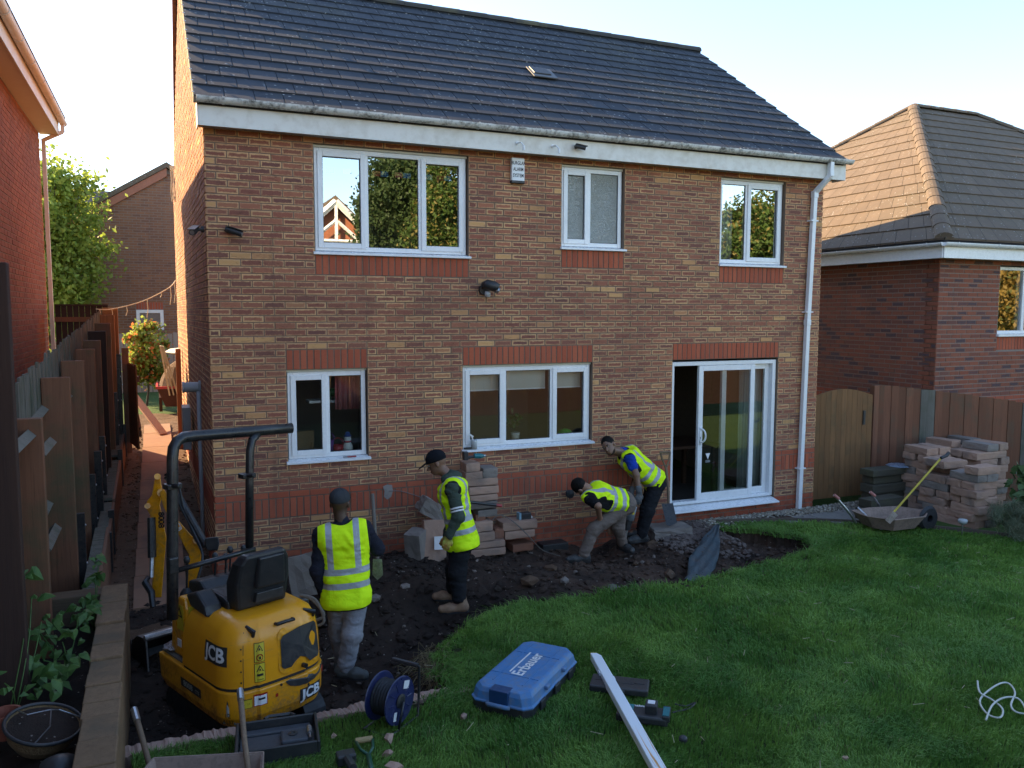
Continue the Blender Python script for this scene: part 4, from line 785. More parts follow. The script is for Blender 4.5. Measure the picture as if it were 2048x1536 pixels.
nr = thing('neighbouring_house', 'dark red brick house with hipped tiled roof beyond the right hand fence', 'house', (0,0,0))
XR, YR, ZR, YR2, XR2 = 10.93, 0.1, 3.77, 11.0, 19.0
wR = (12.35-XR, 14.35-XR, 2.5, 3.68)
m = MB(); wall_cells(m, XR2-XR, -0.8, ZR, [wR], (XR, YR, 0), (1,0), (0,-1), 0.25, 0.006); m.bb(XR+0.006, XR+0.25, YR+0.25, YR2, -0.8, ZR); m.bb(XR+0.25, XR2, YR2-0.2, YR2, -0.8, ZR); m.bb(XR2-0.2, XR2, YR+0.25, YR2-0.2, -0.8, ZR); m.bb(XR+0.25,XR2-0.2,YR+0.26,YR2-0.2,ZR-0.08,ZR-0.02); m.bb(XR+0.3,XR2-0.2,2.6,2.7,-0.8,ZR-0.09)
nrw = m.build('rear_wall', M_MORTARL, nr)
lst = brick_list(XR2-XR, -0.3, ZR-0.02, [wR], [(wR[0], wR[1], 2.27, 2.495), (0.0, XR2-XR, 1.2, 1.425)], None, ((1.425,1.5),)); bricks_joined('dark_brickwork', [b for b in lst if b[4] == 'b'], (XR, YR, 0), (1,0), (0,-1), M_BRICKD, nrw); bricks_joined('red_soldier_courses', [b for b in lst if b[4] == 'r'], (XR, YR, 0), (1,0), (0,-1), M_RED, nrw)
lst = brick_list(YR2-YR, -0.3, ZR-0.02, (), [(0.0, YR2-YR, 1.2, 1.425)], None, ((1.425,1.5),), 0.1125); bricks_joined('side_dark_brickwork', [b for b in lst if b[4] == 'b'], (XR, YR2, 0), (0,-1), (-1,0), M_BRICKD, nrw); bricks_joined('side_red_courses', [b for b in lst if b[4] == 'r'], (XR, YR2, 0), (0,-1), (-1,0), M_RED, nrw)
# its window
a, b, c_, d_ = XR+wR[0]+0.01, XR+wR[1]-0.01, wR[2]+0.04, wR[3]-0.02; y = YR+0.05; m = MB(); fw = 0.055
m.bb(a,a+fw,y,y+0.06,c_,d_); m.bb(b-fw,b,y,y+0.06,c_,d_); m.bb(a+fw,b-fw,y,y+0.06,d_-fw,d_); m.bb(a+fw,b-fw,y,y+0.06,c_,c_+fw); m.bb(a+0.62,a+0.62+fw*1.3,y-0.012,y+0.06,c_+fw,d_-fw); m.bb(a+1.3,a+1.3+fw*1.3,y-0.012,y+0.06,c_+fw,d_-fw)
fr = m.build('window', M_UPVC, nr, bevel=0.005); MB().bb(a-0.04,b+0.04,YR-0.05,y+0.03,c_-0.04,c_-0.003).build('sill', M_UPVC, fr)
for (p, q) in ((a+fw,a+0.62),(a+0.62+fw*1.3,a+1.3),(a+1.3+fw*1.3,b-fw)): MB().add([(p,y+0.02,c_+fw),(q,y+0.02,c_+fw),(q,y+0.02,d_-fw),(p,y+0.02,d_-fw)], [(0,1,2,3)]).build('pane', M_GLASS, fr)
for (p, q) in ((a+0.08,a+0.34),(a+0.75,a+1.0)):
    o = MB().bb(p,q,y+0.2,y+0.22,c_,d_).build('net_curtain', M_CURT); tag(o, 'pale curtain inside the right hand neighbour window, %s one' % ('left' if p < a+0.3 else 'right'), 'curtain', 'curtains in the neighbour window')
MB().bb(XR-0.27,XR2+0.27,YR-0.27,YR+0.0,ZR-0.02,ZR).build('soffit_board', M_FASCIA, nr); MB().bb(XR-0.268,XR-0.001,YR+0.001,YR2+0.27,ZR-0.018,ZR+0.002).build('soffit_board', M_FASCIA, nr)
MB().bb(XR-0.27,XR2+0.27,YR-0.29,YR-0.27,ZR-0.03,ZR+0.18).build('fascia_board', M_UPVC, nr); MB().bb(XR-0.29,XR-0.272,YR-0.268,YR2+0.27,ZR-0.03,ZR+0.18).build('fascia_board', M_UPVC, nr)
gutter(nr, (XR-0.35,YR-0.35,ZR+0.2), (XR2+0.3,YR-0.35,ZR+0.2), (0,-1,0), 0.055, M_UPVC); gutter(nr, (XR-0.352,YR-0.33,ZR+0.2), (XR-0.352,YR2+0.3,ZR+0.2), (-1,0,0), 0.055, M_UPVC)
# hipped roof with tiled courses as real steps
ex, ey, ez = XR-0.33, YR-0.33, ZR+0.24; T = 5.25; RL = 2.1; TP = 0.7
apexA, apexB = Vector((ex+T, ey+T, ez+T*TP)), Vector((ex+T+RL, ey+T, ez+T*TP))
def hip_courses(name, e0, e1, a0, a1, mat, parent, nrow=15, shift=0.03):
    e0, e1, a0, a1 = map(Vector, (e0, e1, a0, a1)); nn = (e1-e0).cross(a0-e0).normalized(); nn = nn if nn.z > 0 else -nn; V, F = [], []
    for r_ in range(nrow):
        f0, f1 = r_/nrow, min(1, (r_+1)/nrow+0.01); L0 = e0.lerp(a0, f0); R0 = e1.lerp(a1, f0); L1 = e0.lerp(a0, f1); R1 = e1.lerp(a1, f1); wdt = (R0-L0).length; nt_ = max(1, int(wdt/0.3))
        for k in range(nt_):
            u0, u1 = k/nt_+0.004/max(wdt,0.1), (k+1)/nt_-0.004/max(wdt,0.1); o_ = len(V); jt = random.uniform(0, 0.004)
            V += [L0.lerp(R0, u0)+nn*(0.035+jt), L0.lerp(R0, u1)+nn*(0.035+jt), L1.lerp(R1, u1)+nn*0.012, L1.lerp(R1, u0)+nn*0.012, L0.lerp(R0, u0), L0.lerp(R0, u1)]
            F += [(o_,o_+1,o_+2,o_+3), (o_+4,o_+5,o_+1,o_)]
    return join_np(name, [tuple(v) for v in V], F, mat, parent)
m = MB(); m.add([(ex,ey,ez-0.02),(ex+2*T+RL,ey,ez-0.02),(ex+2*T+RL,ey+2*T,ez-0.02),(ex,ey+2*T,ez-0.02),apexA-Vector((0,0,0.03)),apexB-Vector((0,0,0.03))], [(0,1,5,4),(1,2,5),(2,3,4,5),(3,0,4),(0,3,2,1)]); nroof = m.build('roof', M_FELT, nr)
E0, E1, E2, E3 = Vector((ex,ey,ez)), Vector((ex+2*T+RL,ey,ez)), Vector((ex+2*T+RL,ey+2*T,ez)), Vector((ex,ey+2*T,ez))
for nm, q in (('rear_tile_courses',(E0,E1,apexA,apexB)),('side_tile_courses',(E3,E0,apexA,apexA)),('front_tile_courses',(E2,E3,apexB,apexA)),('far_tile_courses',(E1,E2,apexB,apexB))): kind(hip_courses(nm, *q, M_TILE2, nroof), 'stuff')
def hip_tiles(a, b, r_=0.105):
    a, b = Vector(a), Vector(b); L = (b-a).length; k = int(L/0.42); t_ = (b-a).normalized(); s_ = t_.cross(Vector((0,0,1))).normalized(); u_ = s_.cross(t_)
    for i in range(k):
        p, q = a+t_*(L*i/k+0.004), a+t_*(L*(i+1)/k-0.004); rings = []
        for e, c in enumerate((p, q)): rings.append([c+s_*math.sin(x)*(r_+0.012*(1-e))*1.15+u_*(math.cos(x)*(r_+0.012*(1-e))*0.75+0.0) for x in [R(-95+190*j/8) for j in range(9)]])
        mm = MB(); mm.loft(rings); mm.build('hip_tile', M_TILE2, nroof)
hip_tiles(E0+Vector((0.02,0.02,0.03)), apexA); hip_tiles(E3, apexA); hip_tiles(E1, apexB); hip_tiles(apexA, apexB)

# house beyond the passage
bh = thing('neighbouring_house', 'brown brick gable house with small white window beyond the passage', 'house', (0,0,0)); Yb = 17.0
m = MB(); m.prism([(-4.2,0.5),(3.2,0.5),(3.2,5.0),(-0.2,7.05),(-4.2,4.55)], lambda a, b: Vector((a,Yb+0.006,b)), lambda a, b: Vector((a,Yb+0.3,b))); bw = m.build('gable_wall', M_MORTARL, bh)
wB = (4.2-1.15, 4.2-0.42, 2.35, 2.95); zl = lambda u: min(4.5+u*0.62, 7.0-(u-4.0)*0.6)
lst = brick_list(7.4, 0.6, 8.2, [wB], [(wB[0],wB[1],2.95,3.175)], zl); bricks_joined('brickwork', [b for b in lst if b[4] == 'b'], (-4.2,Yb,0), (1,0), (0,-1), brick_mat('brown_brick', [(0.0,(0.23,0.10,0.06)),(0.5,(0.30,0.14,0.075)),(1.0,(0.17,0.08,0.06))], [(0.0,(0.30,0.15,0.085)),(1.0,(0.24,0.12,0.07))], 0.01), bw); bricks_joined('red_soldiers', [b for b in lst if b[4] == 'r'], (-4.2,Yb,0), (1,0), (0,-1), M_RED, bw)
m = MB()
m.prism([(-4.45,4.42),(-0.2,7.07),(-0.2,7.22),(-4.45,4.57)], lambda a, b: Vector((a,Yb-0.15,b)), lambda a, b: Vector((a,Yb+9,b))); m.prism([(3.4,4.9),(-0.2,7.07),(-0.2,7.22),(3.4,5.05)], lambda a, b: Vector((a,Yb-0.15,b)), lambda a, b: Vector((a,Yb+9,b))); m.build('roof', M_TILE2, bh)
m = MB(); m.prism([(-4.4,4.20),(-0.2,6.82),(-0.2,7.06),(-4.4,4.42)], lambda a, b: Vector((a,Yb-0.10,b)), lambda a, b: Vector((a,Yb-0.01,b))); m.build('bargeboard', grimy('red_brown_barge', (0.34,0.13,0.075), None, 0.7), bh)
m = MB(); a, b, c_, d_ = -1.15,-0.42,2.36,2.94; m.bb(a,a+0.09,Yb-0.02,Yb+0.05,c_,d_); m.bb(b-0.09,b,Yb-0.02,Yb+0.05,c_,d_); m.bb(a+0.09,b-0.09,Yb-0.02,Yb+0.05,d_-0.09,d_); m.bb(a+0.09,b-0.09,Yb-0.02,Yb+0.05,c_,c_+0.09); fr = m.build('window', M_UPVC, bh); MB().bb(a+0.09,b-0.09,Yb+0.02,Yb+0.024,c_+0.09,d_-0.09).build('pane', grimy('dark_glazing', (0.03,0.035,0.04), None, 0.1, bump=0), fr)
fh = thing('neighbouring_house', 'distant house with dark grey roof between the tree and the brown gable', 'house', (0,0,0)); MB().bb(-11,-2.0,30,36,0,6.2).build('wall', M_BRICKO, fh); m = MB(); m.prism([(29.5,6.1),(36.5,6.1),(33,8.4)], lambda a, b: Vector((-11.3,a,b)), lambda a, b: Vector((-1.8,a,b))); m.build('roof', M_TILE, fh)

# ------------------------------------------------------------------ fences, gates, retaining boards on the left
W_RB = wood('red_brown_fence', (0.25,0.11,0.06), (0.18,0.078,0.046), green=(0.075,0.075,0.04)); W_GREY = wood('grey_weathered_fence', (0.19,0.175,0.145), (0.13,0.12,0.10), green=(0.06,0.075,0.045)); W_DARK = wood('dark_stained_fence', (0.055,0.03,0.022), (0.04,0.022,0.018)); W_ORG = wood('orange_brown_post', (0.30,0.125,0.05), (0.22,0.09,0.038))
pf = thing('picket_fence', 'grey weathered picket fence along the left boundary of the passage', 'fence', (0,0,0))
def ftop(y): return 2.3+0.082*(y+1.9)
def fx(y): return -1.32+0.026*(y+2.1)
k = 0; y = -3.3
while y < 5.6:
    h = random.uniform(-0.03, 0.03); MB().bb(-0.26,-0.24,y,y+0.092,0.35,ftop(y)+h).build('picket', W_GREY, pf, loc=(fx(y)+random.uniform(-0.008,0.008),0,0)); y += 0.105
for z in (0.85, 1.75): 
    m = MB(); m.loft([[Vector((fx(yy)-0.225+a, yy, z+b+0.082*(yy+3.2))) for a, b in ((-0.012,-0.045),(0.045,0),(-0.012,0.045))] for yy in (-3.3, 5.6)]); m.build('arris_rail', W_GREY, pf)
posts = [(-3.1,3.2,0.10,W_DARK,0.26),(-2.1,2.08,0.09,W_RB,0.29),(-0.45,2.27,0.08,W_RB,0.24),(0.75,2.36,0.08,W_RB,0.22),(1.85,2.44,0.08,W_RB,0.21),(2.6,2.52,0.09,W_RB,0.20),(3.4,2.62,0.09,W_DARK,0.22),(4.2,2.72,0.09,W_RB,0.21),(4.9,2.84,0.09,W_ORG,0.20),(5.6,2.95,0.09,W_ORG,0.22)]
pl = ['dark brown board post nearest the camera at the left edge of the picture','wide red brown board post standing in the raised bed','red brown board post with flat top next beyond the raised bed','red brown board post second beyond the raised bed','red brown board post third beyond the raised bed','red brown board post fourth beyond the raised bed','dark board post in the middle of the passage fence','red brown board post two before the passage gate','orange brown sunlit post just before the passage gate','orange brown sunlit post at the far end of the fence']
for (y, zt, th, mt, wd), lb in zip(posts, pl):
    o = MB().bb(fx(y)-wd,fx(y),y-th/2,y+th/2,-0.1,zt).build('fence_post', mt, bevel=0.006); tag(o, lb, 'fence post', 'board posts along the left fence')
for k, (x, y, z, L) in enumerate(((-1.41,-2.6,1.95,0.9),(-1.41,-1.3,1.72,0.75),(-1.41,-1.25,0.92,0.75),(-1.40,0.15,2.0,0.7),(-1.38,1.3,1.62,0.8),(-1.32,2.9,2.2,0.9))):
    m = MB(); m.box((0,0,0), (0.075,L,0.075), Matrix.Rotation(R(45),3,'Y')); tag(m.build('fence_rail', W_GREY, loc=(x,y,z)), 'grey sawn rail between the left fence posts, %s from the camera' % ('nearest','second','third','fourth','fifth','sixth')[k], 'rail', 'rails between the left fence posts')
for k, (y, zt) in enumerate(((-0.4,0.93),(0.75,1.10),(1.55,1.23),(2.1,1.33),(4.4,1.67),(5.1,1.98),(5.45,2.2))):
    o = MB().bb(-1.285+0.02*y,-1.205+0.02*y,y,y+0.05,-0.2,zt).build('steel_post', M_BLACKM); tag(o, 'black steel fence post in the upper row, %s from the camera' % ('nearest','second','third','fourth','fifth','sixth','seventh')[k], 'post', 'black posts along the passage')
    for zz in (zt-0.12, zt-0.5): MB().lathe([(0.012,0),(0.012,0.008),(0.004,0.012)], 8, Matrix.Translation((-1.204+0.02*y,y+0.025,zz)) @ Matrix.Rotation(R(90),4,'Y')).build('bolt', M_STEEL, o)
for k, (y, zt) in enumerate(((0.75,0.43),(1.3,0.56),(3.8,0.89),(5.2,1.08))):
    o = MB().bb(-1.115,-1.05,y,y+0.05,-0.3,zt).build('steel_post', M_BLACKM); tag(o, 'short black steel post in the lower row, %s from the camera' % ('nearest','second','third','fourth')[k], 'post', 'black posts along the passage')
rw = thing('retaining_boards', 'brown ribbed boards retaining the bank along the passage', 'retaining wall', (0,0,0))
for (ya, yb, zt) in ((-1.3,0.74,0.30),(0.8,1.9,0.42),(1.95,3.78,0.56),(3.85,5.3,0.80)):
    for j in range(4): 
        z = zt-0.2*(j+1); mm = MB(); P = [Vector((x,y_,z+h+(y_-ya)*0.10)) for h in (0.003,0.197) for (x,y_) in ((-1.10,ya),(-1.07,ya),(-1.07,yb),(-1.10,yb))]; mm.add(P, [(0,3,2,1),(4,5,6,7),(0,1,5,4),(1,2,6,5),(2,3,7,6),(3,0,4,7)]); mm.build('board', wood('pink_brown_board', (0.26,0.135,0.085), (0.21,0.105,0.068), axis=1), rw)
    m = MB(); q = int((yb-ya)/0.035)
    for i in range(q): yy = ya+i*0.035; m.bb(-1.21,-1.102,yy,yy+0.024,zt-0.02+(yy-ya)*0.1,zt+0.012+(yy-ya)*0.1)
    m.build('ribbed_cap', W_GREY, rw)
dfp = thing('boarded_fence', 'dark brown boarded fence panel across the end of the left garden', 'fence', (0,0,0))
for k in range(9): MB().bb(-2.06+k*0.087,-1.98+k*0.087,6.0,6.018,0.6,2.98).build('board', W_DARK, dfp)
MB().bb(-2.06,-1.28,5.96,6.0,2.72,2.80).build('rail', W_RB, dfp); MB().bb(-2.06,-1.28,5.97,6.03,2.98,3.01).build('capping', W_DARK, dfp)
# passage gate
t = thing('passage_gate', 'open red brown timber gate leaf at the far end of the passage', 'gate', (-1.0,5.45,0.0), R(-80))
for k in range(8): MB().bb(0.02+k*0.105,0.12+k*0.105,-0.01,0.01,0.75,2.05+0.02*(k%2)).build('board', W_ORG, t)
for z in (0.95,1.8): MB().bb(0.02,0.86,0.011,0.045,z,z+0.09).build('ledge', W_RB, t)
m = MB(); m.box((0.44,0.028,1.42), (1.05,0.03,0.08), Matrix.Rotation(R(42),3,'Y')); m.build('brace', W_RB, t)
tag(MB().bb(-1.08,-0.98,5.42,5.52,0.4,2.30).build('gate_post', W_RB), 'dark gate post on the left of the passage', 'gate post'); tag(MB().bb(-0.27,-0.19,5.5,5.6,0.4,2.27).build('gate_post', W_ORG), 'red brown gate post beside the house wall in the passage', 'gate post')
# beyond the gate
gf = thing('boarded_fence', 'pale grey boarded fence in front of the brown gable house', 'fence', (0,0,0))
for k in range(26): MB().bb(-2.6+k*0.125,-2.49+k*0.125,13.0,13.02,0.8,2.35+random.uniform(-0.02,0.02)).build('board', wood('pale_grey_board', (0.30,0.27,0.25), (0.24,0.22,0.2)), gf)
sk = thing('red_skip', 'small red edged skip filled with earth and boards beyond the gate', 'skip', (-0.12,8.9,0.86)); M_RM = grimy('red_paint', (0.42,0.03,0.035), (0.3,0.025,0.03), 0.4, 5, dirt=(0.1,0.06,0.04)); M_DR = grimy('dark_red_steel', (0.09,0.03,0.025), (0.06,0.025,0.02), 0.6)
m = MB(); m.loft([[Vector((x*0.33,y_*0.4,0.12)) for x, y_ in ((-1,-1),(1,-1),(1,1),(-1,1))],[Vector((x*0.48,y_*0.6,0.52)) for x, y_ in ((-1,-1),(1,-1),(1,1),(-1,1))]]); m.build('hopper', M_DR, sk)
m = MB()
for (a, b, c_, d_) in ((-0.5,0.5,-0.62,-0.58),(-0.5,0.5,0.58,0.62),(-0.5,-0.46,-0.58,0.58),(0.46,0.5,-0.58,0.58)): m.bb(a,b,c_,d_,0.50,0.55)
m.build('rim', M_RM, sk); m = MB()
for s_ in (-0.42,0.42): m.prism([(-0.16,-0.35),(0.05,-0.35),(-0.02,0.12),(-0.30,-0.05)], lambda a, b: Vector((s_-0.03,a,b+0.35)), lambda a, b: Vector((s_+0.03,a,b+0.35)))
m.build('frame', M_DR, sk); Vv = []; m = MB(); m.lathe([(0.45,0.50),(0.40,0.68),(0.28,0.9),(0.12,1.02),(0.0,1.04)], 12); m.build('earth_heap', M_BARK, sk)
for k in range(3):
    m = MB(); m.box((0,0,0), (0.03,0.18,1.0), Matrix.Rotation(R(-8-3*k),3,'Y')); tag(m.build('board', wood('pale_board', (0.55,0.42,0.27), (0.48,0.36,0.22)), loc=(-0.44+k*0.05,8.36,1.72)), 'pale timber board standing in the red skip, %s of three' % ('left','middle','right')[k], 'board', 'boards in the skip')
tag(MB().lathe([(0.0,0.0),(0.25,0.01),(0.42,0.05),(0.3,0.12),(0.05,0.15)], 9).build('rubble_sack', grimy('white_sacking', (0.55,0.52,0.46), (0.4,0.36,0.3), 0.9), loc=(-0.05,8.6,2.02)), 'crumpled pale sack on top of the skip', 'sack')
m = MB(); m.box((0,0,0), (0.14,1.5,0.035), Matrix.Rotation(R(28),3,'X')); tag(m.build('loose_plank', wood('red_plank', (0.33,0.16,0.09), (0.26,0.12,0.07), axis=1), loc=(-0.78,6.9,1.08), rot=(0,0,R(25))), 'sunlit brown plank leaning beside the open passage gate', 'plank')
# string of lights
m = MB(); sp = catmull([(-1.42,5.4,2.93),(-1.2,5.5,2.93),(-0.75,5.7,3.06),(-0.35,5.85,3.28),(-0.22,5.9,3.42)], 6); m.tube(sp, 0.008, 6); t = m.build('light_string', grimy('cream_flex', (0.62,0.55,0.40), None, 0.6)); tag(t, 'string of small icicle lights hung across the passage', 'string lights')
for k, i in enumerate((2,6,9,13,16,19,22)):
    p = sp[i]; L = (0.1,0.14,0.16,0.3,0.08,0.3,0.35)[k]; MB().tube([p,p+Vector((0.01,0,-L*0.5)),p+Vector((-0.012,0,-L))], 0.006, 5).build('hanging_strand', MATS['cream_flex'], t)
m = MB()
for k in range(5): a = Vector((-0.21+0.015*k-0.03,5.95,5.35)); m.tube([a+Vector((random.uniform(-.01,.01),0,-j*0.12)) for j in range(6)], 0.006, 5)
tag(m.build('light_bundle', MATS['cream_flex']), 'bundle of light strings hanging from the far end of the verge', 'string lights')

# ------------------------------------------------------------------ right hand gate and fence
W_GATE = wood('brown_gate_board', (0.27,0.135,0.055), (0.185,0.092,0.042), green=(0.10,0.07,0.035)); W_RF = wood('red_brown_board', (0.25,0.105,0.058), (0.175,0.075,0.045), green=(0.11,0.085,0.055), var=0.6)
t = thing('garden_gate', 'brown boarded garden gate with arched top beside the house', 'gate', (8.53,0.2,0.0), R(-2))
for k in range(11):
    u = (k+0.5)/11; h = 1.60+0.13*math.sin(math.pi*(0.10+0.86*u)); x0 = 0.03+k*0.102; m = MB(); u2 = (k+1)/11; h2 = 1.60+0.13*math.sin(math.pi*(0.10+0.86*u2)); u1 = k/11; h1 = 1.60+0.13*math.sin(math.pi*(0.10+0.86*u1))
    m.prism([(x0,0.05),(x0+0.098,0.05),(x0+0.098,h2),(x0,h1)], lambda a, b: Vector((a,0,b)), lambda a, b: Vector((a,0.02,b))); m.build('board', W_GATE, t)
MB().bb(0.96,1.0,-0.02,0.0,1.16,1.38).build('latch', M_BLACK, t)
for z in (0.3,1.4): MB().bb(0.03,1.15,0.021,0.06,z,z+0.1).build('ledge', W_GATE, t)
tag(MB().bb(8.42,8.50,0.14,0.22,0,2.12).build('gate_post', wood('pale_post', (0.28,0.19,0.10), (0.22,0.15,0.08))), 'tall pale timber gate post against the right corner of the house', 'gate post')
tag(MB().bb(9.70,9.80,0.15,0.24,0,1.76).build('gate_post', W_RF), 'brown gate post on the fence side of the arched gate', 'gate post')
fr_ = thing('boarded_fence', 'red brown boarded fence behind the stacked concrete blocks', 'fence', (9.81,0.2,0), R(-21))
for k in range(34):
    s_ = k*0.118; zt = 1.765-0.125*s_+0.02*math.sin(s_*1.3); MB().bb(s_,s_+0.113,(k%2)*0.008,0.016+(k%2)*0.008,-0.1,zt+random.uniform(-0.006,0.006)).build('board', W_RF if k not in (6,7,20) else W_GREY, fr_)
MB().bb(0,4.0,0.03,0.07,0.4,0.48).build('rail', W_RF, fr_); MB().bb(0,4.0,0.03,0.07,1.1,1.18).build('rail', W_RF, fr_)
for s_ in (2.62,): MB().bb(s_,s_+0.1,-0.06,0.02,-0.1,1.46).build('post', W_GREY, fr_)
g2 = thing('boarded_fence', 'dark green fence glimpsed behind the arched gate', 'fence', (0,0,0))
for k in range(14): MB().bb(8.5+k*0.12,8.61+k*0.12,2.2,2.22,0,1.72-0.01*k).build('board', wood('dark_green_board', (0.035,0.05,0.032), (0.025,0.035,0.025)), g2)
# ------------------------------------------------------------------ mini excavator
def uz(px, py, z=0.0):
    d = at(px, py, 1.0)-CAM; return CAM+d*((z-CAM.z)/d.z)
def uy(px, py, y=0.0):
    d = at(px, py, 1.0)-CAM; return CAM+d*((y-CAM.y)/d.y)
def flat_text(s_, size, mat, parent, fn, name='lettering', sx=1.0, bold=0.0):
    "text laid on a surface: fn(x,y) gives the 3D point"
    me = text_mesh(s_, size, sx=sx, bold=bold)
    b = bmesh.new(); b.from_mesh(me); bmesh.ops.triangulate(b, faces=b.faces)
    bmesh.ops.subdivide_edges(b, edges=[e for e in b.edges if e.calc_length() > size*0.5], cuts=2); b.to_mesh(me); b.free()
    for v in me.vertices: v.co = fn(v.co.x, v.co.y)
    return link(name, me, mat, parent)
M_YEL = grimy('excavator_yellow', (0.78,0.32,0.010), (0.72,0.28,0.010), 0.32, 4, 0.05, 60, dirt=(0.16,0.10,0.05), dirt_amt=0.55); n = NT('muddy_excavator_yellow'); p = n.coord('Object'); sp_ = n.n('ShaderNodeSeparateXYZ'); n.l(p, sp_.inputs[0]); n1 = n.noise(p, 5, 5, 0.65); n2 = n.noise(p, 38, 5, 0.7); c = n.mix(n.rr(n1, 0.3, 0.7), (0.78,0.32,0.010), (0.70,0.27,0.010))
mud = n.math('MULTIPLY', n.rr(sp_.outputs[2], 0.62, 0.26), n.rr(n.math('ADD', n.math('MULTIPLY', n1, 0.5), n.math('MULTIPLY', n2, 0.5)), 0.46, 0.6)); c = n.mix(n.math('MULTIPLY', mud, 0.85), c, (0.12,0.08,0.055)); scr = n.noise(n.mapv(p, (4,4,90)), 1.0, 3, 0.6); c = n.mix(n.rr(scr, 0.66, 0.72, 0, 0.45), c, (0.25,0.15,0.07)); c = n.mix(n.rr(n2, 0.68, 0.74, 0, 0.5), c, (0.2,0.12,0.06)); n.bump(n2, 0.06, 0.003); M_YELM = n.done(c, n.rr(mud, 0, 1, 0.3, 0.85)); M_YELL = grimy('label_yellow', (0.62,0.47,0.03), None, 0.45, bump=0); M_WHITE = grimy('label_white', (0.72,0.72,0.72), (0.6,0.6,0.6), 0.5, 9, 0); M_GRYL = grimy('label_grey', (0.33,0.35,0.33), None, 0.5, bump=0); M_REDL = grimy('reflector_red', (0.35,0.012,0.015), None, 0.25, bump=0)
M_SEAT = grimy('black_vinyl', (0.014,0.015,0.017), (0.022,0.022,0.024), 0.42, 7, 0.3, 140, dirt=(0.06,0.05,0.045), dirt_amt=0.25)
EX, EZ = (0.05,-2.66), -0.37
ex_ = thing('mini_excavator', 'yellow mini excavator with black roll bar parked at the mouth of the passage', 'excavator', (*EX, EZ), R(23))
def outline(n_=80, front=0.18, w=0.42, back=-0.60, r_=0.21):
    pts = []
    L1 = w-r_
    for i in range(n_+1):
        pts.append(None)
    # left half from the rear centre, then mirrored
    seg = []
    for k in range(10): x = -L1*k/10; seg.append((x, back+0.025*(x/w)**2))
    for k in range(17): a = math.pi/2*k/16; seg.append((-L1-r_*math.sin(a), back+0.02+r_*(1-math.cos(a))))
    yb = back+0.02+r_
    for k in range(1, 13): seg.append((-w, yb+(front-yb)*k/12))
    return seg
def ring(seg, z, sc, cy=-0.18, dy=0.0):
    L = [Vector((x*sc, cy+(y-cy)*sc+dy, z)) for x, y in seg]; Rr = [Vector((-p.x, p.y, p.z)) for p in L[1:]]
    return Rr[::-1] + L
SEGU = outline(front=0.16); SEGL = outline(front=0.58, w=0.425, back=-0.615)
def zscale(z):   # how the bonnet draws in with height
    return float(np.interp(z, [0.25,0.29,0.36,0.55,0.57,0.80,0.92,0.99,1.03,1.045], [0.80,0.93,0.985,1.0,0.995,0.975,0.93,0.85,0.72,0.55]))
m = MB(); m.loft([ring(SEGL, z, zscale(z)) for z in (0.25,0.265,0.29,0.36,0.45,0.553)]); m.build('counterweight', M_YELM, ex_, smooth=False, bevel=0.012)
m = MB(); m.loft([ring(SEGU, z, zscale(z)) for z in (0.578,0.68,0.80,0.87,0.92,0.96,0.99,1.015,1.03,1.042)]); o = m.build('bonnet', M_YELM, ex_, smooth=True); o.modifiers.new('es','EDGE_SPLIT').split_angle = R(50)
m = MB(); m.loft([ring(SEGU, z, 0.975) for z in (0.55,0.58)]); m.build('seam_gasket', M_SEAL, ex_)
_cum = [0.0]
for a, b in zip(SEGL, SEGL[1:]): _cum.append(_cum[-1]+math.hypot(b[0]-a[0], b[1]-a[1]))
def surf(s_, z, off=0.003, lower=False):
    sg = SEGL if lower else SEGU; cum = [0.0]
    for a, b in zip(sg, sg[1:]): cum.append(cum[-1]+math.hypot(b[0]-a[0], b[1]-a[1]))
    t_ = abs(s_); i = max(0, min(len(cum)-2, int(np.searchsorted(cum, t_))-1)); f = (t_-cum[i])/(cum[i+1]-cum[i]); x = sg[i][0]+(sg[i+1][0]-sg[i][0])*f; y = sg[i][1]+(sg[i+1][1]-sg[i][1])*f
    i0, i1 = max(0, i-1), min(len(sg)-1, i+2); tx, ty = sg[i1][0]-sg[i0][0], sg[i1][1]-sg[i0][1]; l_ = math.hypot(tx, ty); nx, ny = ty/l_*-1, tx/l_
    if ny > 0 or (abs(ny) < 0.02 and nx > 0): nx, ny = -nx, -ny
    if nx > 0.001: nx = -nx
    sc = zscale(z); x = x*sc; y = -0.18+(y+0.18)*sc
    if s_ < 0: x, nx = -x, -nx
    return Vector((x+nx*off, y+ny*off, z))
def decal(name, s0, s1, z0, z1, mat, lower=False, off=0.003, n_=8, poly=None, parent=None):
    m = MB()
    if poly is None:
        V = []; 
        for j in range(5):
            for i in range(n_+1): V.append(surf(s0+(s1-s0)*i/n_, z0+(z1-z0)*j/4, off, lower))
        m.add(V, [(j*(n_+1)+i, j*(n_+1)+i+1, (j+1)*(n_+1)+i+1, (j+1)*(n_+1)+i) for j in range(4) for i in range(n_)])
    else:
        V = [surf(s0+(s1-s0)*a, z0+(z1-z0)*b, off, lower) for a, b in poly]; c = surf((s0+s1)/2, (z0+z1)/2, off, lower); k = len(V); m.add(V+[c], [(i,(i+1)%k,k) for i in range(k)])
    o = m.build(name, mat, parent or ex_, fixn=False); return o
def dtext(s_, sc_, zc, size, mat, lower=False, off=0.006, sx=1.0, shear=0.0, bold=0.0): flat_text(s_, size, mat, ex_, lambda x, y: surf(sc_-x, zc+y+shear*x, off, lower), sx=sx, bold=bold)
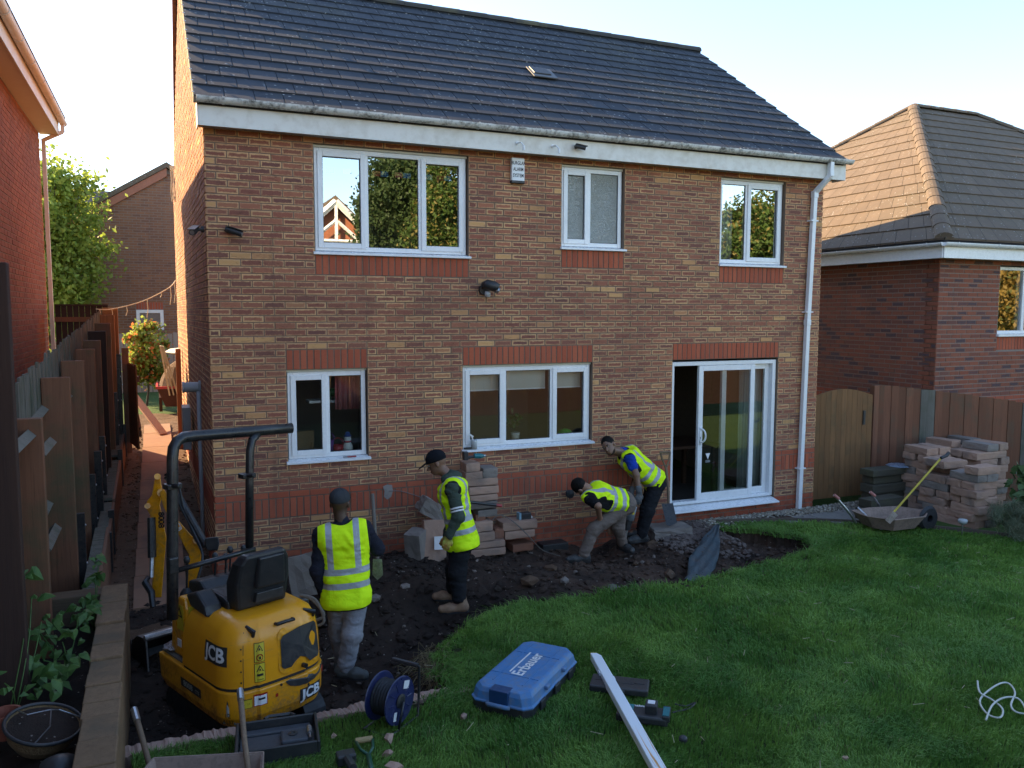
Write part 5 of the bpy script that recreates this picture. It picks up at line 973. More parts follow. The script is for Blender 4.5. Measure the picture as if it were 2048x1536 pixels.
rrect = lambda k=0.12, n=4: [(1-k+k*math.cos(a), 1-k+k*math.sin(a)) for a in [math.pi/2*i/n for i in range(n+1)]]+[(k-k*math.sin(a), 1-k+k*math.cos(a)) for a in [math.pi/2*i/n for i in range(n+1)]]+[(k-k*math.cos(a), k-k*math.sin(a)) for a in [math.pi/2*i/n for i in range(n+1)]]+[(1-k+k*math.sin(a), k-k*math.cos(a)) for a in [math.pi/2*i/n for i in range(n+1)]]
decal('badge', 0.42, 0.70, 0.735, 0.875, M_SEAL); dtext('JCB', 0.56, 0.805, 0.14, M_WHITE, sx=1.12, bold=0.004)
decal('badge', -0.35, -0.13, 0.335, 0.44, M_SEAL, True); dtext('JCB', -0.24, 0.388, 0.105, M_WHITE, True, sx=1.15, bold=0.004)
arch = [(0,0.06),(0.06,0),(0.42,0.06),(0.47,0.20),(0.58,0.28),(0.69,0.22),(0.74,0.12),(0.95,0.2),(1,0.26),(1,0.86),(0.94,0.97),(0.5,1.0),(0.08,0.86),(0,0.74)]
decal('bonnet_trim', -0.37, 0.035, 0.60, 0.935, M_YEL, off=0.006, poly=rrect(0.16)); decal('grille_panel', -0.35, 0.015, 0.625, 0.915, M_BLACK, off=0.012, poly=[(0,0.10),(0.06,0.02),(0.30,0.0),(0.42,0.16),(0.56,0.24),(0.70,0.14),(0.78,0.04),(0.94,0.05),(1,0.12),(1,0.80),(0.93,0.90),(0.5,1.0),(0.07,0.97),(0,0.88)])
m = MB(); c = surf(-0.17, 0.615, 0.0); m.cyl(c, surf(-0.17, 0.615, 0.035), 0.018, 12); m.build('bonnet_lock', M_BLACKM, ex_)
decal('lower_vent', -0.38, -0.005, 0.47, 0.55, M_BLACK, True, 0.006, poly=[(0,1),(0.02,0.8),(0.12,0.35),(0.3,0.08),(0.5,0.0),(0.7,0.08),(0.9,0.4),(0.98,0.8),(1,1)][::-1])
for (s_, z) in ((-0.40,0.55),(0.03,0.535),(-0.21,0.452)): m = MB(); m.cyl(surf(s_, z, 0.0, True), surf(s_, z, 0.008, True), 0.009, 10); m.build('bolt', M_BLACKM, ex_)
m = MB(); m.cyl(surf(-0.425, 0.49, 0.0, True), surf(-0.425, 0.49, 0.006, True), 0.026, 18); m.build('reflector', M_REDL, ex_)
def tri(s_, z, h, lower=False, off=0.007):
    decal('pictogram', s_-h*0.55, s_+h*0.55, z-h*0.4, z+h*0.6, M_PRINTB, lower, off, poly=[(0,0),(1,0),(0.5,1)]); decal('pictogram', s_-h*0.35, s_+h*0.35, z-h*0.27, z+h*0.36, M_YELL, lower, off+0.002, poly=[(0,0),(1,0),(0.5,1)]); decal('pictogram', s_-h*0.1, s_+h*0.1, z-h*0.2, z+h*0.1, M_PRINTB, lower, off+0.004)
def ringmark(s_, z, r_, off=0.007):
    circ = [(0.5+0.5*math.cos(a), 0.5+0.5*math.sin(a)) for a in [6.283*i/16 for i in range(16)]]
    decal('pictogram', s_-r_, s_+r_, z-r_, z+r_, M_REDL, False, off, poly=circ); decal('pictogram', s_-r_*0.72, s_+r_*0.72, z-r_*0.72, z+r_*0.72, M_YELL, False, off+0.002, poly=circ); decal('pictogram', s_-r_*0.35, s_+r_*0.2, z-r_*0.4, z+r_*0.4, M_PRINTB, False, off+0.004)
for (z0_, z1_) in ((0.745,0.885),(0.60,0.738)):
    decal('warning_label', 0.145, 0.225, z0_, z1_, M_PRINTB); decal('warning_label', 0.149, 0.221, z0_+0.004, z1_-0.004, M_YELL, off=0.005); tri(0.185, z1_-0.042, 0.05)
ringmark(0.185, 0.78, 0.026); decal('pictogram', 0.162, 0.208, 0.645, 0.662, M_PRINTB, off=0.008); decal('pictogram', 0.162, 0.208, 0.618, 0.622, M_PRINTB, off=0.008)
for k, z in enumerate((0.895,0.835,0.775,0.715)):
    decal('warning_label', -0.465, -0.425, z-0.028, z+0.028, M_PRINTB); decal('warning_label', -0.462, -0.428, z-0.025, z+0.025, M_YELL, off=0.005)
    if k % 2 == 0: tri(-0.445, z, 0.026)
    else: decal('pictogram', -0.452, -0.438, z-0.015, z+0.012, M_REDL if k == 1 else M_PRINTB, off=0.008)
for s_ in (0.32,-0.5):
    for z in (0.62,0.70,0.78,0.86): m = MB(); m.cyl(surf(s_, z, 0.0), surf(s_, z, 0.005), 0.006, 8); m.build('bolt', M_BLACKM, ex_)
for s_ in (0.305,): decal('panel_seam', s_-0.002, s_+0.002, 0.58, 0.97, M_SEAL, off=0.002, n_=1)
decal('plate', 0.36, 0.50, 0.30, 0.50, M_PRINTB, True, poly=[(0,0),(1,0),(0.5,1)]); decal('plate', 0.373, 0.487, 0.308, 0.475, M_GRYL, True, 0.005, poly=[(0,0),(1,0),(0.5,1)]); dtext('12', 0.43, 0.385, 0.05, M_PRINTB, True, 0.008); dtext('6137', 0.43, 0.335, 0.042, M_PRINTB, True, 0.008)
decal('plate', 0.255, 0.345, 0.43, 0.50, M_PRINTB, True); decal('plate', 0.258, 0.342, 0.434, 0.496, M_YELL, True, 0.005); dtext('16 : 11', 0.30, 0.465, 0.022, M_PRINTB, True, 0.008)
decal('plate', 0.14, 0.245, 0.43, 0.52, M_REDL, True); decal('plate', 0.146, 0.239, 0.436, 0.508, M_WHITE, True, 0.005); decal('plate', 0.16, 0.21, 0.475, 0.49, M_PRINTB, True, 0.008); decal('plate', 0.055, 0.075, 0.455, 0.48, M_REDL, True)
decal('badge', 0.78, 1.12, 0.405, 0.475, M_SEAL, True); dtext('8008', 0.99, 0.44, 0.062, M_GRYL, True, sx=1.25, bold=0.002); dtext('CTS', 0.84, 0.437, 0.036, M_GRYL, True, sx=1.1, bold=0.001)
m = MB(); hp = [surf(s_, z, o_) for s_, z, o_ in ((0.03,0.975,0.0),(0.03,0.978,0.03),(-0.05,0.982,0.034),(-0.13,0.978,0.03),(-0.13,0.975,0.0))]; m.tube(hp, 0.013, 8); m.build('grab_handle', M_BLACKM, ex_, smooth=True)
for s_ in (0.23,-0.36):
    m = MB(); m.tube([surf(s_, 0.93, 0.0), surf(s_, 0.965, 0.03), surf(s_+0.06, 1.0, 0.0)], [0.012,0.02,0.012], 8); m.build('rubber_catch', M_BLACKM, ex_)
m = MB(); m.bb(-0.395,-0.02,0.17,0.57,0.556,0.572); m.build('footplate', grimy('worn_footplate', (0.12,0.12,0.11), (0.2,0.2,0.19), 0.6, 20, 0.5, 120, dirt=(0.15,0.12,0.09)), ex_)
m = MB(); m.prism([(0.18,0.575),(0.47,0.575),(0.44,0.86),(0.40,0.98),(0.30,1.06),(0.20,1.06),(0.18,0.98)], lambda a, b: Vector((-0.37,a,b)), lambda a, b: Vector((-0.22,a,b))); pc = m.build('side_console', M_YEL, ex_, bevel=0.02)
MB().bb(-0.374,-0.371,0.22,0.33,0.80,1.0).build('warning_label', M_YELL, ex_); m = MB(); m.add([(-0.3765,0.225,0.905),(-0.3765,0.325,0.905),(-0.3765,0.275,0.99)], [(0,1,2)]); m.build('pictogram', M_PRINTB, ex_, fixn=False); m = MB(); m.add([(-0.378,0.25,0.92),(-0.378,0.30,0.92),(-0.378,0.275,0.965)], [(0,1,2)]); m.build('pictogram', M_YELL, ex_, fixn=False)
MB().bb(-0.35,-0.23,0.162,0.179,0.80,1.0).build('warning_label', M_YELL, ex_); m = MB(); m.add([(-0.34,0.159,0.905),(-0.24,0.159,0.905),(-0.29,0.159,0.99)], [(0,1,2)]); m.build('pictogram', M_PRINTB, ex_, fixn=False); m = MB(); m.add([(-0.315,0.156,0.918),(-0.265,0.156,0.918),(-0.29,0.156,0.962)], [(0,1,2)]); m.build('pictogram', M_YELL, ex_, fixn=False); m = MB(); m.cyl((-0.29,0.160,0.85),(-0.29,0.155,0.85),0.035,18); m.build('pictogram', M_REDL, ex_); m = MB(); m.cyl((-0.29,0.1545,0.85),(-0.29,0.1535,0.85),0.026,18); m.build('pictogram', M_YELL, ex_)
MB().bb(-0.376,-0.371,0.27,0.33,0.66,0.72).build('plate', M_WHITE, ex_)
# seat
m = MB(); m.prism([(-0.20,1.02),(0.18,1.02),(0.20,1.10),(0.05,1.13),(-0.12,1.12),(-0.2,1.10)], lambda a, b: Vector((-0.22,a,b)), lambda a, b: Vector((0.24,a,b))); m.build('seat', M_SEAT, ex_, bevel=0.02)
def seat_ring(z, w0, w1, y0, y1): return [Vector((w0,y0,z)), Vector((w1,y0,z)), Vector((w1+0.015,y1,z)), Vector((w0-0.015,y1,z))]
m = MB(); m.loft([seat_ring(1.04,-0.19,0.21,-0.30,-0.14), seat_ring(1.25,-0.21,0.23,-0.33,-0.18), seat_ring(1.40,-0.19,0.21,-0.36,-0.24), seat_ring(1.47,-0.14,0.17,-0.375,-0.28)]); sb = m.build('backrest', M_SEAT, ex_, bevel=0.025)
m = MB(); m.loft([seat_ring(1.20,-0.06,0.17,-0.362,-0.32), seat_ring(1.44,-0.05,0.15,-0.395,-0.34)]); m.build('back_pocket', M_SEAT, ex_, bevel=0.012)
m = MB(); m.loft([[Vector((-0.07,-0.345,1.09)),Vector((0.17,-0.345,1.09)),Vector((0.16,-0.352,1.165)),Vector((-0.06,-0.352,1.165))],[Vector((-0.07,-0.30,1.09)),Vector((0.17,-0.30,1.09)),Vector((0.16,-0.30,1.165)),Vector((-0.06,-0.30,1.165))]]); m.build('back_plate', M_BLACK, ex_, bevel=0.006)
m = MB(); m.prism([(-0.15,1.0),(0.12,1.02),(0.20,1.10),(0.02,1.16),(-0.12,1.08)], lambda a, b: Vector((-0.36,a,b)), lambda a, b: Vector((-0.225,a,b))); m.build('arm_console', M_BLACK, ex_, bevel=0.02)
m = MB(); m.prism([(0.20,0.95),(0.52,0.95),(0.50,1.10),(0.30,1.14),(0.2,1.08)], lambda a, b: Vector((-0.20,a,b)), lambda a, b: Vector((0.25,a,b))); m.build('control_panel', M_BLACK, ex_, bevel=0.02)
for (x, y, h) in ((-0.28,0.36,0.26),(-0.02,0.42,0.22),(0.06,0.40,0.2),(0.12,0.44,0.24),(0.2,0.36,0.25)):
    m = MB(); m.tube([(x,y,1.04),(x+0.01,y-0.01,1.04+h*0.7),(x,y-0.03,1.04+h)], [0.009,0.008,0.007], 6); m.build('lever', M_BLACKM, ex_); m = MB(); m.lathe([(0.006,0),(0.022,0.015),(0.026,0.04),(0.015,0.06),(0.0,0.062)], 10); m.build('lever_knob', M_BLACK, ex_, smooth=True, loc=(x,y-0.03,1.03+h)); m = MB(); m.lathe([(0.055,0),(0.045,0.02),(0.05,0.025),(0.035,0.05),(0.02,0.07)], 12); m.build('lever_gaiter', M_SEAL, ex_, loc=(x,y,1.02))
# undercarriage
for s_ in (-1, 1):
    pr = [(-0.52+0.14*(1-math.cos(a)) if k < 9 else 0.52-0.14*(1-math.cos(a)), 0.15-0.14*math.sin(a-math.pi/2) if k < 9 else 0.15+0.14*math.sin(a-math.pi/2)) for k in range(18) for a in [(math.pi*(k/8) if k < 9 else math.pi*((k-9)/8))]]
    pr = [(-0.42+0.15*math.cos(math.pi/2+math.pi*i/8), 0.15+0.15*math.sin(math.pi/2+math.pi*i/8)) for i in range(9)]+[(0.42+0.15*math.cos(-math.pi/2+math.pi*i/8), 0.15+0.15*math.sin(-math.pi/2+math.pi*i/8)) for i in range(9)]
    m = MB(); m.prism(pr, lambda a, b: Vector((s_*0.20,a,b)), lambda a, b: Vector((s_*0.38,a,b))); tk = m.build('track', M_SEAL, ex_)
    for i in range(14): m = MB(); m.bb(s_*0.29-0.088,s_*0.29+0.088,-0.50+i*0.075,-0.47+i*0.075,-0.014,0.002); m.build('track_lug', M_SEAL, tk)
m = MB(); m.bb(-0.2,0.2,-0.3,0.3,0.1,0.26); m.build('chassis', M_BLACKM, ex_)
# bucket
prof = [(1.12,0.02),(1.30,0.0),(1.44,0.06),(1.52,0.2),(1.48,0.34),(1.36,0.42),(1.16,0.44)]
inn = [(a-0.02*(1 if a > 1.2 else 0), b+(0.015 if b < 0.3 else -0.015)) for a, b in prof]
m = MB(); m.prism(prof+inn[::-1], lambda a, b: Vector((-0.28,a,b)), lambda a, b: Vector((0.22,a,b))); bk = m.build('bucket', M_BLACKM, ex_)
for x in (-0.288,0.22): m = MB(); m.prism(prof, lambda a, b: Vector((x,a,b)), lambda a, b: Vector((x+0.009,a,b))); m.build('side_plate', M_BLACKM, ex_)
for x in (-0.292,0.228): m = MB(); m.tube([(x,1.12,0.03),(x,1.16,0.43)], 0.008, 6); m.build('worn_edge', M_STEEL, ex_)
m = MB(); m.tube([(-0.3,1.17,0.45),(0.24,1.17,0.45)], 0.028, 10); m.build('bucket_tube', M_STEEL, ex_)
MB().bb(-0.28,0.22,1.08,1.13,0.012,0.026).build('cutting_edge', M_STEEL, ex_)
for x in (-0.24,-0.03,0.18): m = MB(); m.prism([(1.14,0.005),(1.14,0.045),(1.02,0.012),(1.02,0.002)], lambda a, b: Vector((x-0.025,a,b)), lambda a, b: Vector((x+0.025,a,b))); m.build('tooth', M_STEEL, ex_)
# boom, dipper, rams: laid out in the machine's own plane
INV = ex_.matrix_world
bpy.context.view_layer.update(); INV = ex_.matrix_world.inverted()
def L(px, py, d): return INV @ at(px, py, d)
def slab(name, poly, d, th, mat, bevel=0.008):
    m = MB(); m.prism(poly, lambda a, b: L(a, b, d-th/2), lambda a, b: L(a, b, d+th/2)); return m.build(name, mat, ex_, bevel=bevel)
slab('dipper', [(311,948),(321,956),(325,985),(320,1010),(333,1075),(323,1195),(303,1195),(308,1095),(300,1030),(291,1014),(294,1002),(304,990)], 7.35, 0.09, M_YEL)
slab('boom', [(318,985),(327,978),(345,1000),(356,1040),(384,1072),(400,1078),(403,1100),(400,1150),(397,1200),(374,1200),(378,1110),(350,1056),(328,1016)], 7.2, 0.10, M_YEL)
for (x, y, d, r_) in ((315,953,7.35,0.028),(295,1012,7.35,0.026),(322,985,7.28,0.034),(394,1080,7.2,0.036)): m = MB(); m.cyl(L(x, y, d-0.08), L(x, y, d+0.08), r_, 14); m.build('pivot_pin', M_YEL, ex_)
m = MB(); m.tube([L(355,990,7.15),L(412,1092,7.05)], 0.034, 12); m.build('boom_ram', M_BLACKM, ex_); m = MB(); m.tube([L(333,955,7.2),L(356,992,7.15)], 0.018, 10); m.build('ram_rod', M_STEEL, ex_)
m = MB(); m.tube([L(303,1035,7.3),L(304,1115,7.25)], 0.036, 12); m.build('bucket_ram', M_BLACKM, ex_); m = MB(); m.tube([L(304,1115,7.25),L(303,1155,7.2)], 0.018, 10); m.build('ram_rod', M_STEEL, ex_)
for off_ in (0, 6): m = MB(); m.tube(catmull([L(330,950+off_,7.2),L(345,945+off_,7.1),L(352+off_,975,7.1),L(360+off_,1010,7.1),L(385,1060+off_,7.05),L(405,1110,6.9),L(395,1160,6.8)], 5), 0.011, 6); m.build('hydraulic_hose', M_SEAL, ex_)
m = MB(); m.tube([L(296,1155,7.2),L(290,1165,7.15),L(303,1185,7.1),L(306,1215,7.05)], [0.02,0.03,0.03,0.025], 8); m.build('bucket_link', M_BLACKM, ex_)
slab('work_light', [(411,1076),(437,1073),(439,1086),(436,1101),(414,1102),(409,1090)], 7.0, 0.10, M_BLACK, 0.012)
flat_text('JCB', 0.10, M_WHITE, ex_, lambda x, y: L(356+(x*0.48+y*0.88)*235*0.55, 1052+(x*0.88-y*0.48)*235*0.55, 7.142), bold=0.003); flat_text('8008', 0.085, M_PRINTB, ex_, lambda x, y: L(322+y*235*0.8, 1040-x*235*0.8, 7.298), bold=0.003)
# roll bar
m = MB(); arc = [L(345,1238,5.95),L(345,1100,5.95),L(345,960,5.95),L(345,915,5.95),L(347,896,5.96),L(354,883,5.99),L(366,875,6.03),L(385,872,6.08),L(500,863,6.42),L(584,856,6.62)]; m.tube(arc, 0.041, 14); m.build('roll_bar', M_BLACKM, ex_, smooth=True)
m = MB(); m.tube([L(499,1095,6.38),L(499,960,6.38),L(500,900,6.38),L(504,880,6.40),L(515,868,6.45)], 0.032, 12); m.build('roll_bar_post', M_BLACKM, ex_, smooth=True)
m = MB(); m.tube([L(350,1142,5.97),L(510,1098,6.38)], 0.020, 10); m.build('cross_bar', M_BLACKM, ex_, smooth=True)
for (x, y, d) in ((345,972,5.95),(494,951,6.38)): m = MB(); m.box(L(x, y, d), (0.11,0.09,0.04)); m.tube([L(x-14,y,d-0.02),L(x+14,y,d-0.05)], 0.018, 8); m.build('bar_clamp', M_BLACKM, ex_, bevel=0.008)
m = MB(); m.box(L(345,1130,5.93), (0.07,0.07,0.12)); m.build('bar_bracket', M_BLACKM, ex_, bevel=0.01)
m = MB(); m.box((0,0,0), (0.12,0.05,0.16)); m.build('toe_guard', M_BLACK, ex_, loc=L(604,1215,6.6), bevel=0.02)
for k in range(2): m = MB(); m.tube(catmull([L(600,1190,6.5),L(625+k*6,1200,6.5),L(648,1230+k*12,6.5),L(625,1240+k*10,6.5),L(605,1225,6.5)], 5), 0.012, 6); m.build('hydraulic_hose', grimy('dusty_hose', (0.13,0.11,0.09), None, 0.8), ex_)
tag(MB().lathe([(0.03,0.0),(0.10,0.012),(0.12,0.03),(0.07,0.055),(0.02,0.06)], 9).build('foil_parcel', grimy('crumpled_foil', (0.42,0.43,0.45), (0.25,0.25,0.26), 0.25, 30, 1.0, 45, 0.9, bdist=0.03), loc=ex_.matrix_world @ Vector((-0.3,0.48,0.572))), 'crumpled silver foil parcel on the excavator footplate', 'foil')

# ------------------------------------------------------------------ raised bed on the left
bed = thing('raised_bed', 'timber raised bed of upright sleepers in the left foreground', 'raised bed', (0,0,0)); W_SL = wood('weathered_sleeper', (0.25,0.155,0.085), (0.165,0.10,0.056), axis=2, green=(0.09,0.075,0.05), ring=2)
y = -1.38; k = 0
while y > -5.7:
    wd = random.choice((0.2,0.24,0.26,0.3)); bx_ = 0.02*(-1.36-y); MB().bb(-1.02+bx_+random.uniform(-0.006,0.006),-0.81+bx_+random.uniform(-0.006,0.006),y-wd+0.004,y,-0.3,0.5+random.uniform(-0.012,0.012)).build('sleeper', W_SL, bed, bevel=0.008); y -= wd; k += 1
MB().bb(-1.62,-1.005,-1.58,-1.39,0.22,0.485).build('end_sleeper', wood('weathered_sleeper_end', (0.17,0.115,0.07), (0.115,0.08,0.052), axis=0), bed, bevel=0.008); MB().bb(-1.62,-1.005,-1.57,-1.40,-0.1,0.215).build('end_sleeper', MATS['weathered_sleeper_end'], bed, bevel=0.008)
kind(grid_obj('bed_soil', -2.0, -1.0, -6.0, -1.55, 40, 120, lambda X, Y: 0.22+fbm(np.stack([X, Y, X*0], -1), 5, 4)*0.15, M_SOIL), 'structure')
def leaf_mesh(name, mat, L_=1.0, lob=True):
    m = MB(); prof = [(0,0),(-0.32,-0.14),(-0.46,0.06),(-0.40,0.34),(-0.22,0.66),(0,1.0),(0.22,0.66),(0.40,0.34),(0.46,0.06),(0.32,-0.14)]
    V = [Vector((x*L_, y*L_, -abs(x)*0.28*L_-0.12*y*y*L_)) for x, y in prof]+[Vector((0,0.35*L_,0.02))]; m.add(V, [(i,(i+1)%10,10) for i in range(10)]); me = m.mesh(name); me.materials.append(mat); return me
n = NT('bindweed_leaf'); ro = n.rnd(); p = n.pos(); c = n.mix(ro, (0.060,0.135,0.028), (0.115,0.215,0.055)); c = n.mix(n.rr(n.noise(p, 40, 3), 0.4, 0.7, 0, 0.4), c, (0.04,0.09,0.025)); n.done(c, 0.5, None, 0.4); tr = n.n('ShaderNodeBsdfTranslucent'); n.l(c, tr.inputs['Color']); mx = n.n('ShaderNodeMixShader'); mx.inputs[0].default_value = 0.3; n.l(n.b.outputs[0], mx.inputs[1]); n.l(tr.outputs[0], mx.inputs[2]); n.l(mx.outputs[0], n.out.inputs[0]); M_BIND = n.m
LM_ = [leaf_mesh('leaf', M_BIND, s_) for s_ in (0.055,0.08,0.105)]
def climber(label, base, spots, n_):
    t = thing('bindweed', label, 'plant', base); bv = Vector(base)
    for (x, y, z, r_, k) in spots:
        m = MB(); c0 = Vector((x,y,z))-bv; m.tube(catmull([Vector((random.uniform(-.05,.05),random.uniform(-.05,.05),-0.05)), c0*0.5+Vector((0.03,0,0.05)), c0], 4), 0.004, 5); m.build('stem', M_BIND, t)
        for i in range(k):
            o = bpy.data.objects.new('leaf', random.choice(LM_)); COL.objects.link(o); o.parent = t
            o.location = c0+Vector((random.gauss(0,r_),random.gauss(0,r_),random.gauss(0,r_*0.7))); o.rotation_euler = (random.gauss(-0.5,0.45), random.gauss(0,0.4), random.uniform(-1.2,1.2)+math.pi)
climber('large leaved bindweed sprawling in the raised bed beside the sleepers', (-1.2,-2.9,0.25), [(-1.13,-3.1,0.5,0.09,13),(-1.2,-2.6,0.48,0.11,16),(-1.28,-2.95,0.5,0.10,14),(-1.12,-2.3,0.55,0.08,11),(-1.22,-3.3,0.45,0.06,8),(-1.36,-2.5,0.55,0.08,9)], 0)
climber('bindweed climbing the post at the left edge of the bed', (-1.42,-3.3,0.25), [(-1.36,-3.0,1.12,0.04,5),(-1.33,-2.95,0.95,0.05,4),(-1.3,-2.8,0.72,0.05,6),(-1.42,-3.5,0.6,0.08,9)], 0)
climber('small bindweed shoots at the far corner of the bed', (-1.1,-1.75,0.25), [(-1.08,-1.85,0.55,0.05,9),(-1.05,-1.6,0.66,0.04,6),(-1.03,-1.45,0.74,0.03,5),(-1.15,-2.0,0.5,0.06,8)], 0)
t = thing('hanging_basket', 'wire hanging basket with brown coir liner lying in the bed', 'basket', (-1.19,-3.75,0.40)); t.rotation_euler = (R(8), R(14), 0)
MB().lathe([(0.20,0.0),(0.205,0.02),(0.18,-0.07),(0.12,-0.14),(0.03,-0.17)], 28).build('coir_liner', grimy('coir', (0.27,0.17,0.08), (0.18,0.11,0.05), 0.95, 30, 1.0, 90, bdist=0.02), t); m = MB(); m.tube([(0.21*math.cos(a),0.21*math.sin(a),0.015) for a in [6.283*i/36 for i in range(37)]], 0.011, 8); m.build('rim', M_BLACK, t, smooth=True); MB().lathe([(0.195,0.0),(0.1,0.012),(0.0,0.02)], 24).build('compost', M_SOIL, t)
for k in range(3): a = 2.1*k+0.4; m = MB(); m.tube([(0.21*math.cos(a),0.21*math.sin(a),0.015),(0.1*math.cos(a+0.5),0.1*math.sin(a+0.5),0.06),(0.02,0.03,0.09)], 0.004, 5); m.build('chain', M_STEEL, t)
tag(MB().lathe([(0.06,0),(0.085,0.13),(0.095,0.13),(0.095,0.16),(0.08,0.16),(0.06,0.02)], 18).build('plant_pot', grimy('terracotta_plastic', (0.30,0.085,0.05), (0.25,0.07,0.045), 0.6), loc=(-1.42,-3.55,0.28)), 'terracotta plant pot behind the hanging basket', 'pot')
tag(MB().lathe([(0.0,0.0),(0.07,0.01),(0.10,0.06),(0.09,0.11),(0.03,0.14),(0.0,0.141)], 18).build('float_ball', M_BLACK, smooth=True, loc=(-1.06,-4.25,0.30)), 'smooth black ball shape at the bottom edge of the bed', 'ball')

# ------------------------------------------------------------------ concrete blocks by the wall (middle)
M_BLK = concrete('pinkish_concrete_block', (0.47,0.295,0.215), (0.38,0.24,0.175), (0.20,0.165,0.145)); M_BLKG = concrete('grey_concrete_block', (0.28,0.235,0.205), (0.22,0.19,0.165), (0.14,0.12,0.105)); M_RBR = concrete('red_brick_loose', (0.27,0.12,0.075), (0.21,0.10,0.068), (0.16,0.11,0.09))
def block(x0, x1, z0, z1, yf, dp, mat, label, rz=0.0, jag=0.006, group='concrete blocks stacked against the house wall', name='concrete_block', cat='concrete block', M=None):
    b = bmesh.new(); bmesh.ops.create_cube(b, size=1.0); bmesh.ops.subdivide_edges(b, edges=b.edges, cuts=4, use_grid_fill=True); me = bpy.data.meshes.new(name); off = random.uniform(0, 99)
    dims = Vector((x1-x0, dp, z1-z0))
    for v in b.verts:
        p = Vector((v.co.x*dims.x, v.co.y*dims.y, v.co.z*dims.z)); ed = sum(1 for a in v.co if abs(a) > 0.49)
        q = p*24+Vector((off,0,0)); v.co = p - p.normalized()*((0.0035 if ed > 1 else 0.0)+(0.004 if ed > 2 else 0)) + Vector((noise.noise(q), noise.noise(q+Vector((9,0,0))), noise.noise(q+Vector((0,9,0)))))*jag
    b.to_mesh(me); b.free(); o = link(name, me, mat)
    if M is not None: o.matrix_world = M
    else: o.location = ((x0+x1)/2, yf+dp/2, (z0+z1)/2); o.rotation_euler = (0, 0, rz)
    return tag(o, label, cat, group)
def pxblock(a, b, c, d, yf, dp, mat, label, **kw):
    p, q = uy(a, d, yf), uy(b, c, yf); p2 = uy(a, c, yf); block(min(p.x, p2.x), q.x, p.z, p2.z-0.004, yf, dp, mat, label, **kw)
MS = [((933,961,927,945),M_BLK,'topmost concrete block of the stack behind the man in the green hoodie, under the drill'),((931,966,945,962),M_BLK,'left block of the second row from the top, behind the man in the green hoodie'),((967,996,937,957),M_BLKG,'grey rounded block right of the second row behind the hooded man'),((936,997,959,974),M_BLK,'long block third from the top of the stack behind the hooded man'),((938,998,975,991),M_BLK,'long block fourth from the top of the stack behind the hooded man'),((940,996,992,1005),M_BLK,'long block fifth from the top of the stack behind the hooded man'),((940,996,1006,1020),M_BLKG,'long block behind the red tipped bar'),((955,995,1021,1036),M_BLKG,'block just below the red tipped bar'),((952,972,1030,1044),M_RBR,'broken red brick lying on the lower blocks'),((950,986,1045,1065),M_BLK,'pale block second step of the lower heap beside the black trousers'),((944,990,1067,1086),M_BLK,'block third step of the lower heap beside the black trousers'),((990,1008,1058,1078),M_RBR,'red broken block between the two heaps of concrete blocks'),((943,1011,1087,1100),M_BLK,'long block one up from the bottom beside the black trousers'),((943,1012,1101,1116),M_BLK,'bottom long block half buried beside the black trousers'),((1006,1075,1046,1063),M_BLK,'wide block on which the small black radio stands'),((1010,1070,1064,1080),M_BLK,'wide block underneath the radio block'),((1026,1067,1090,1105),M_RBR,'red block lying half buried below the radio')]
for i, ((a, b, c, d), mt, lb) in enumerate(MS): pxblock(a, b, c, d, -0.36 if i not in (9,10,12,13) else -0.42, 0.24, mt, lb, rz=random.gauss(0, 0.02))
p = uy(868,1124,-0.42); M = Matrix.Translation(p+Vector((0,0,0.24))) @ Matrix.Rotation(R(-10),4,'X') @ Matrix.Rotation(R(4),4,'Y'); block(-0.135,0.135,-0.25,0.25,0,0.11,M_BLK,'upright concrete slab with a white card, leaning on the wall', M=M, name='concrete_slab')
p = uy(834,1124,-0.42); M = Matrix.Translation(p+Vector((0,0,0.18))) @ Matrix.Rotation(R(48),4,'Z') @ Matrix.Rotation(R(-9),4,'Y'); block(-0.12,0.12,-0.19,0.19,0,0.2,M_BLKG,'grey block standing on end left of the upright slab', M=M)
p = uy(866,1020,-0.30); M = Matrix.Translation(p) @ Matrix.Rotation(R(35),4,'Y'); block(-0.18,0.18,-0.09,0.09,0,0.2,M_BLKG,'dark broken slab leaning at the wall left of the hooded man', M=M, jag=0.02)
o = MB().box((0,0,0), (0.10,0.004,0.15)).build('white_card', M_WHITE, loc=uy(877,1086,-0.52), rot=(R(-10),R(3),0)); tag(o, 'white card stuck on the upright concrete slab', 'card')
t = thing('digging_bar', 'black steel bar with red tip lying across the blocks', 'bar', (0,0,0)); m = MB(); m.tube([uy(930,1003,-0.45),uy(992,1010,-0.42)], 0.018, 10); m.build('shaft', M_BLACKM, t); m = MB(); m.tube([uy(992,1010,-0.42),uy(1003,1012,-0.415)], 0.019, 10); m.build('red_tip', M_RM, t)
t = thing('cordless_drill', 'black and teal cordless drill lying on the top block', 'drill', uy(945,918,-0.28)); M_TEAL = grimy('teal_plastic', (0.01,0.16,0.18), None, 0.4)
m = MB(); m.tube([(0.02,0,0.035),(0.10,0,0.03),(0.14,0,0.028)], [0.03,0.032,0.02], 12); m.build('body', M_TEAL, t); m = MB(); m.tube([(0.05,0,0.03),(-0.06,0,0.02)], 0.018, 10); m.build('grip', M_BLACK, t); MB().box((-0.09,0,0.045), (0.055,0.07,0.10)).build('battery', M_BLACK, t, bevel=0.008); m = MB(); m.cyl((0.14,0,0.028),(0.165,0,0.027),0.018,12); m.build('chuck', M_STEEL, t)
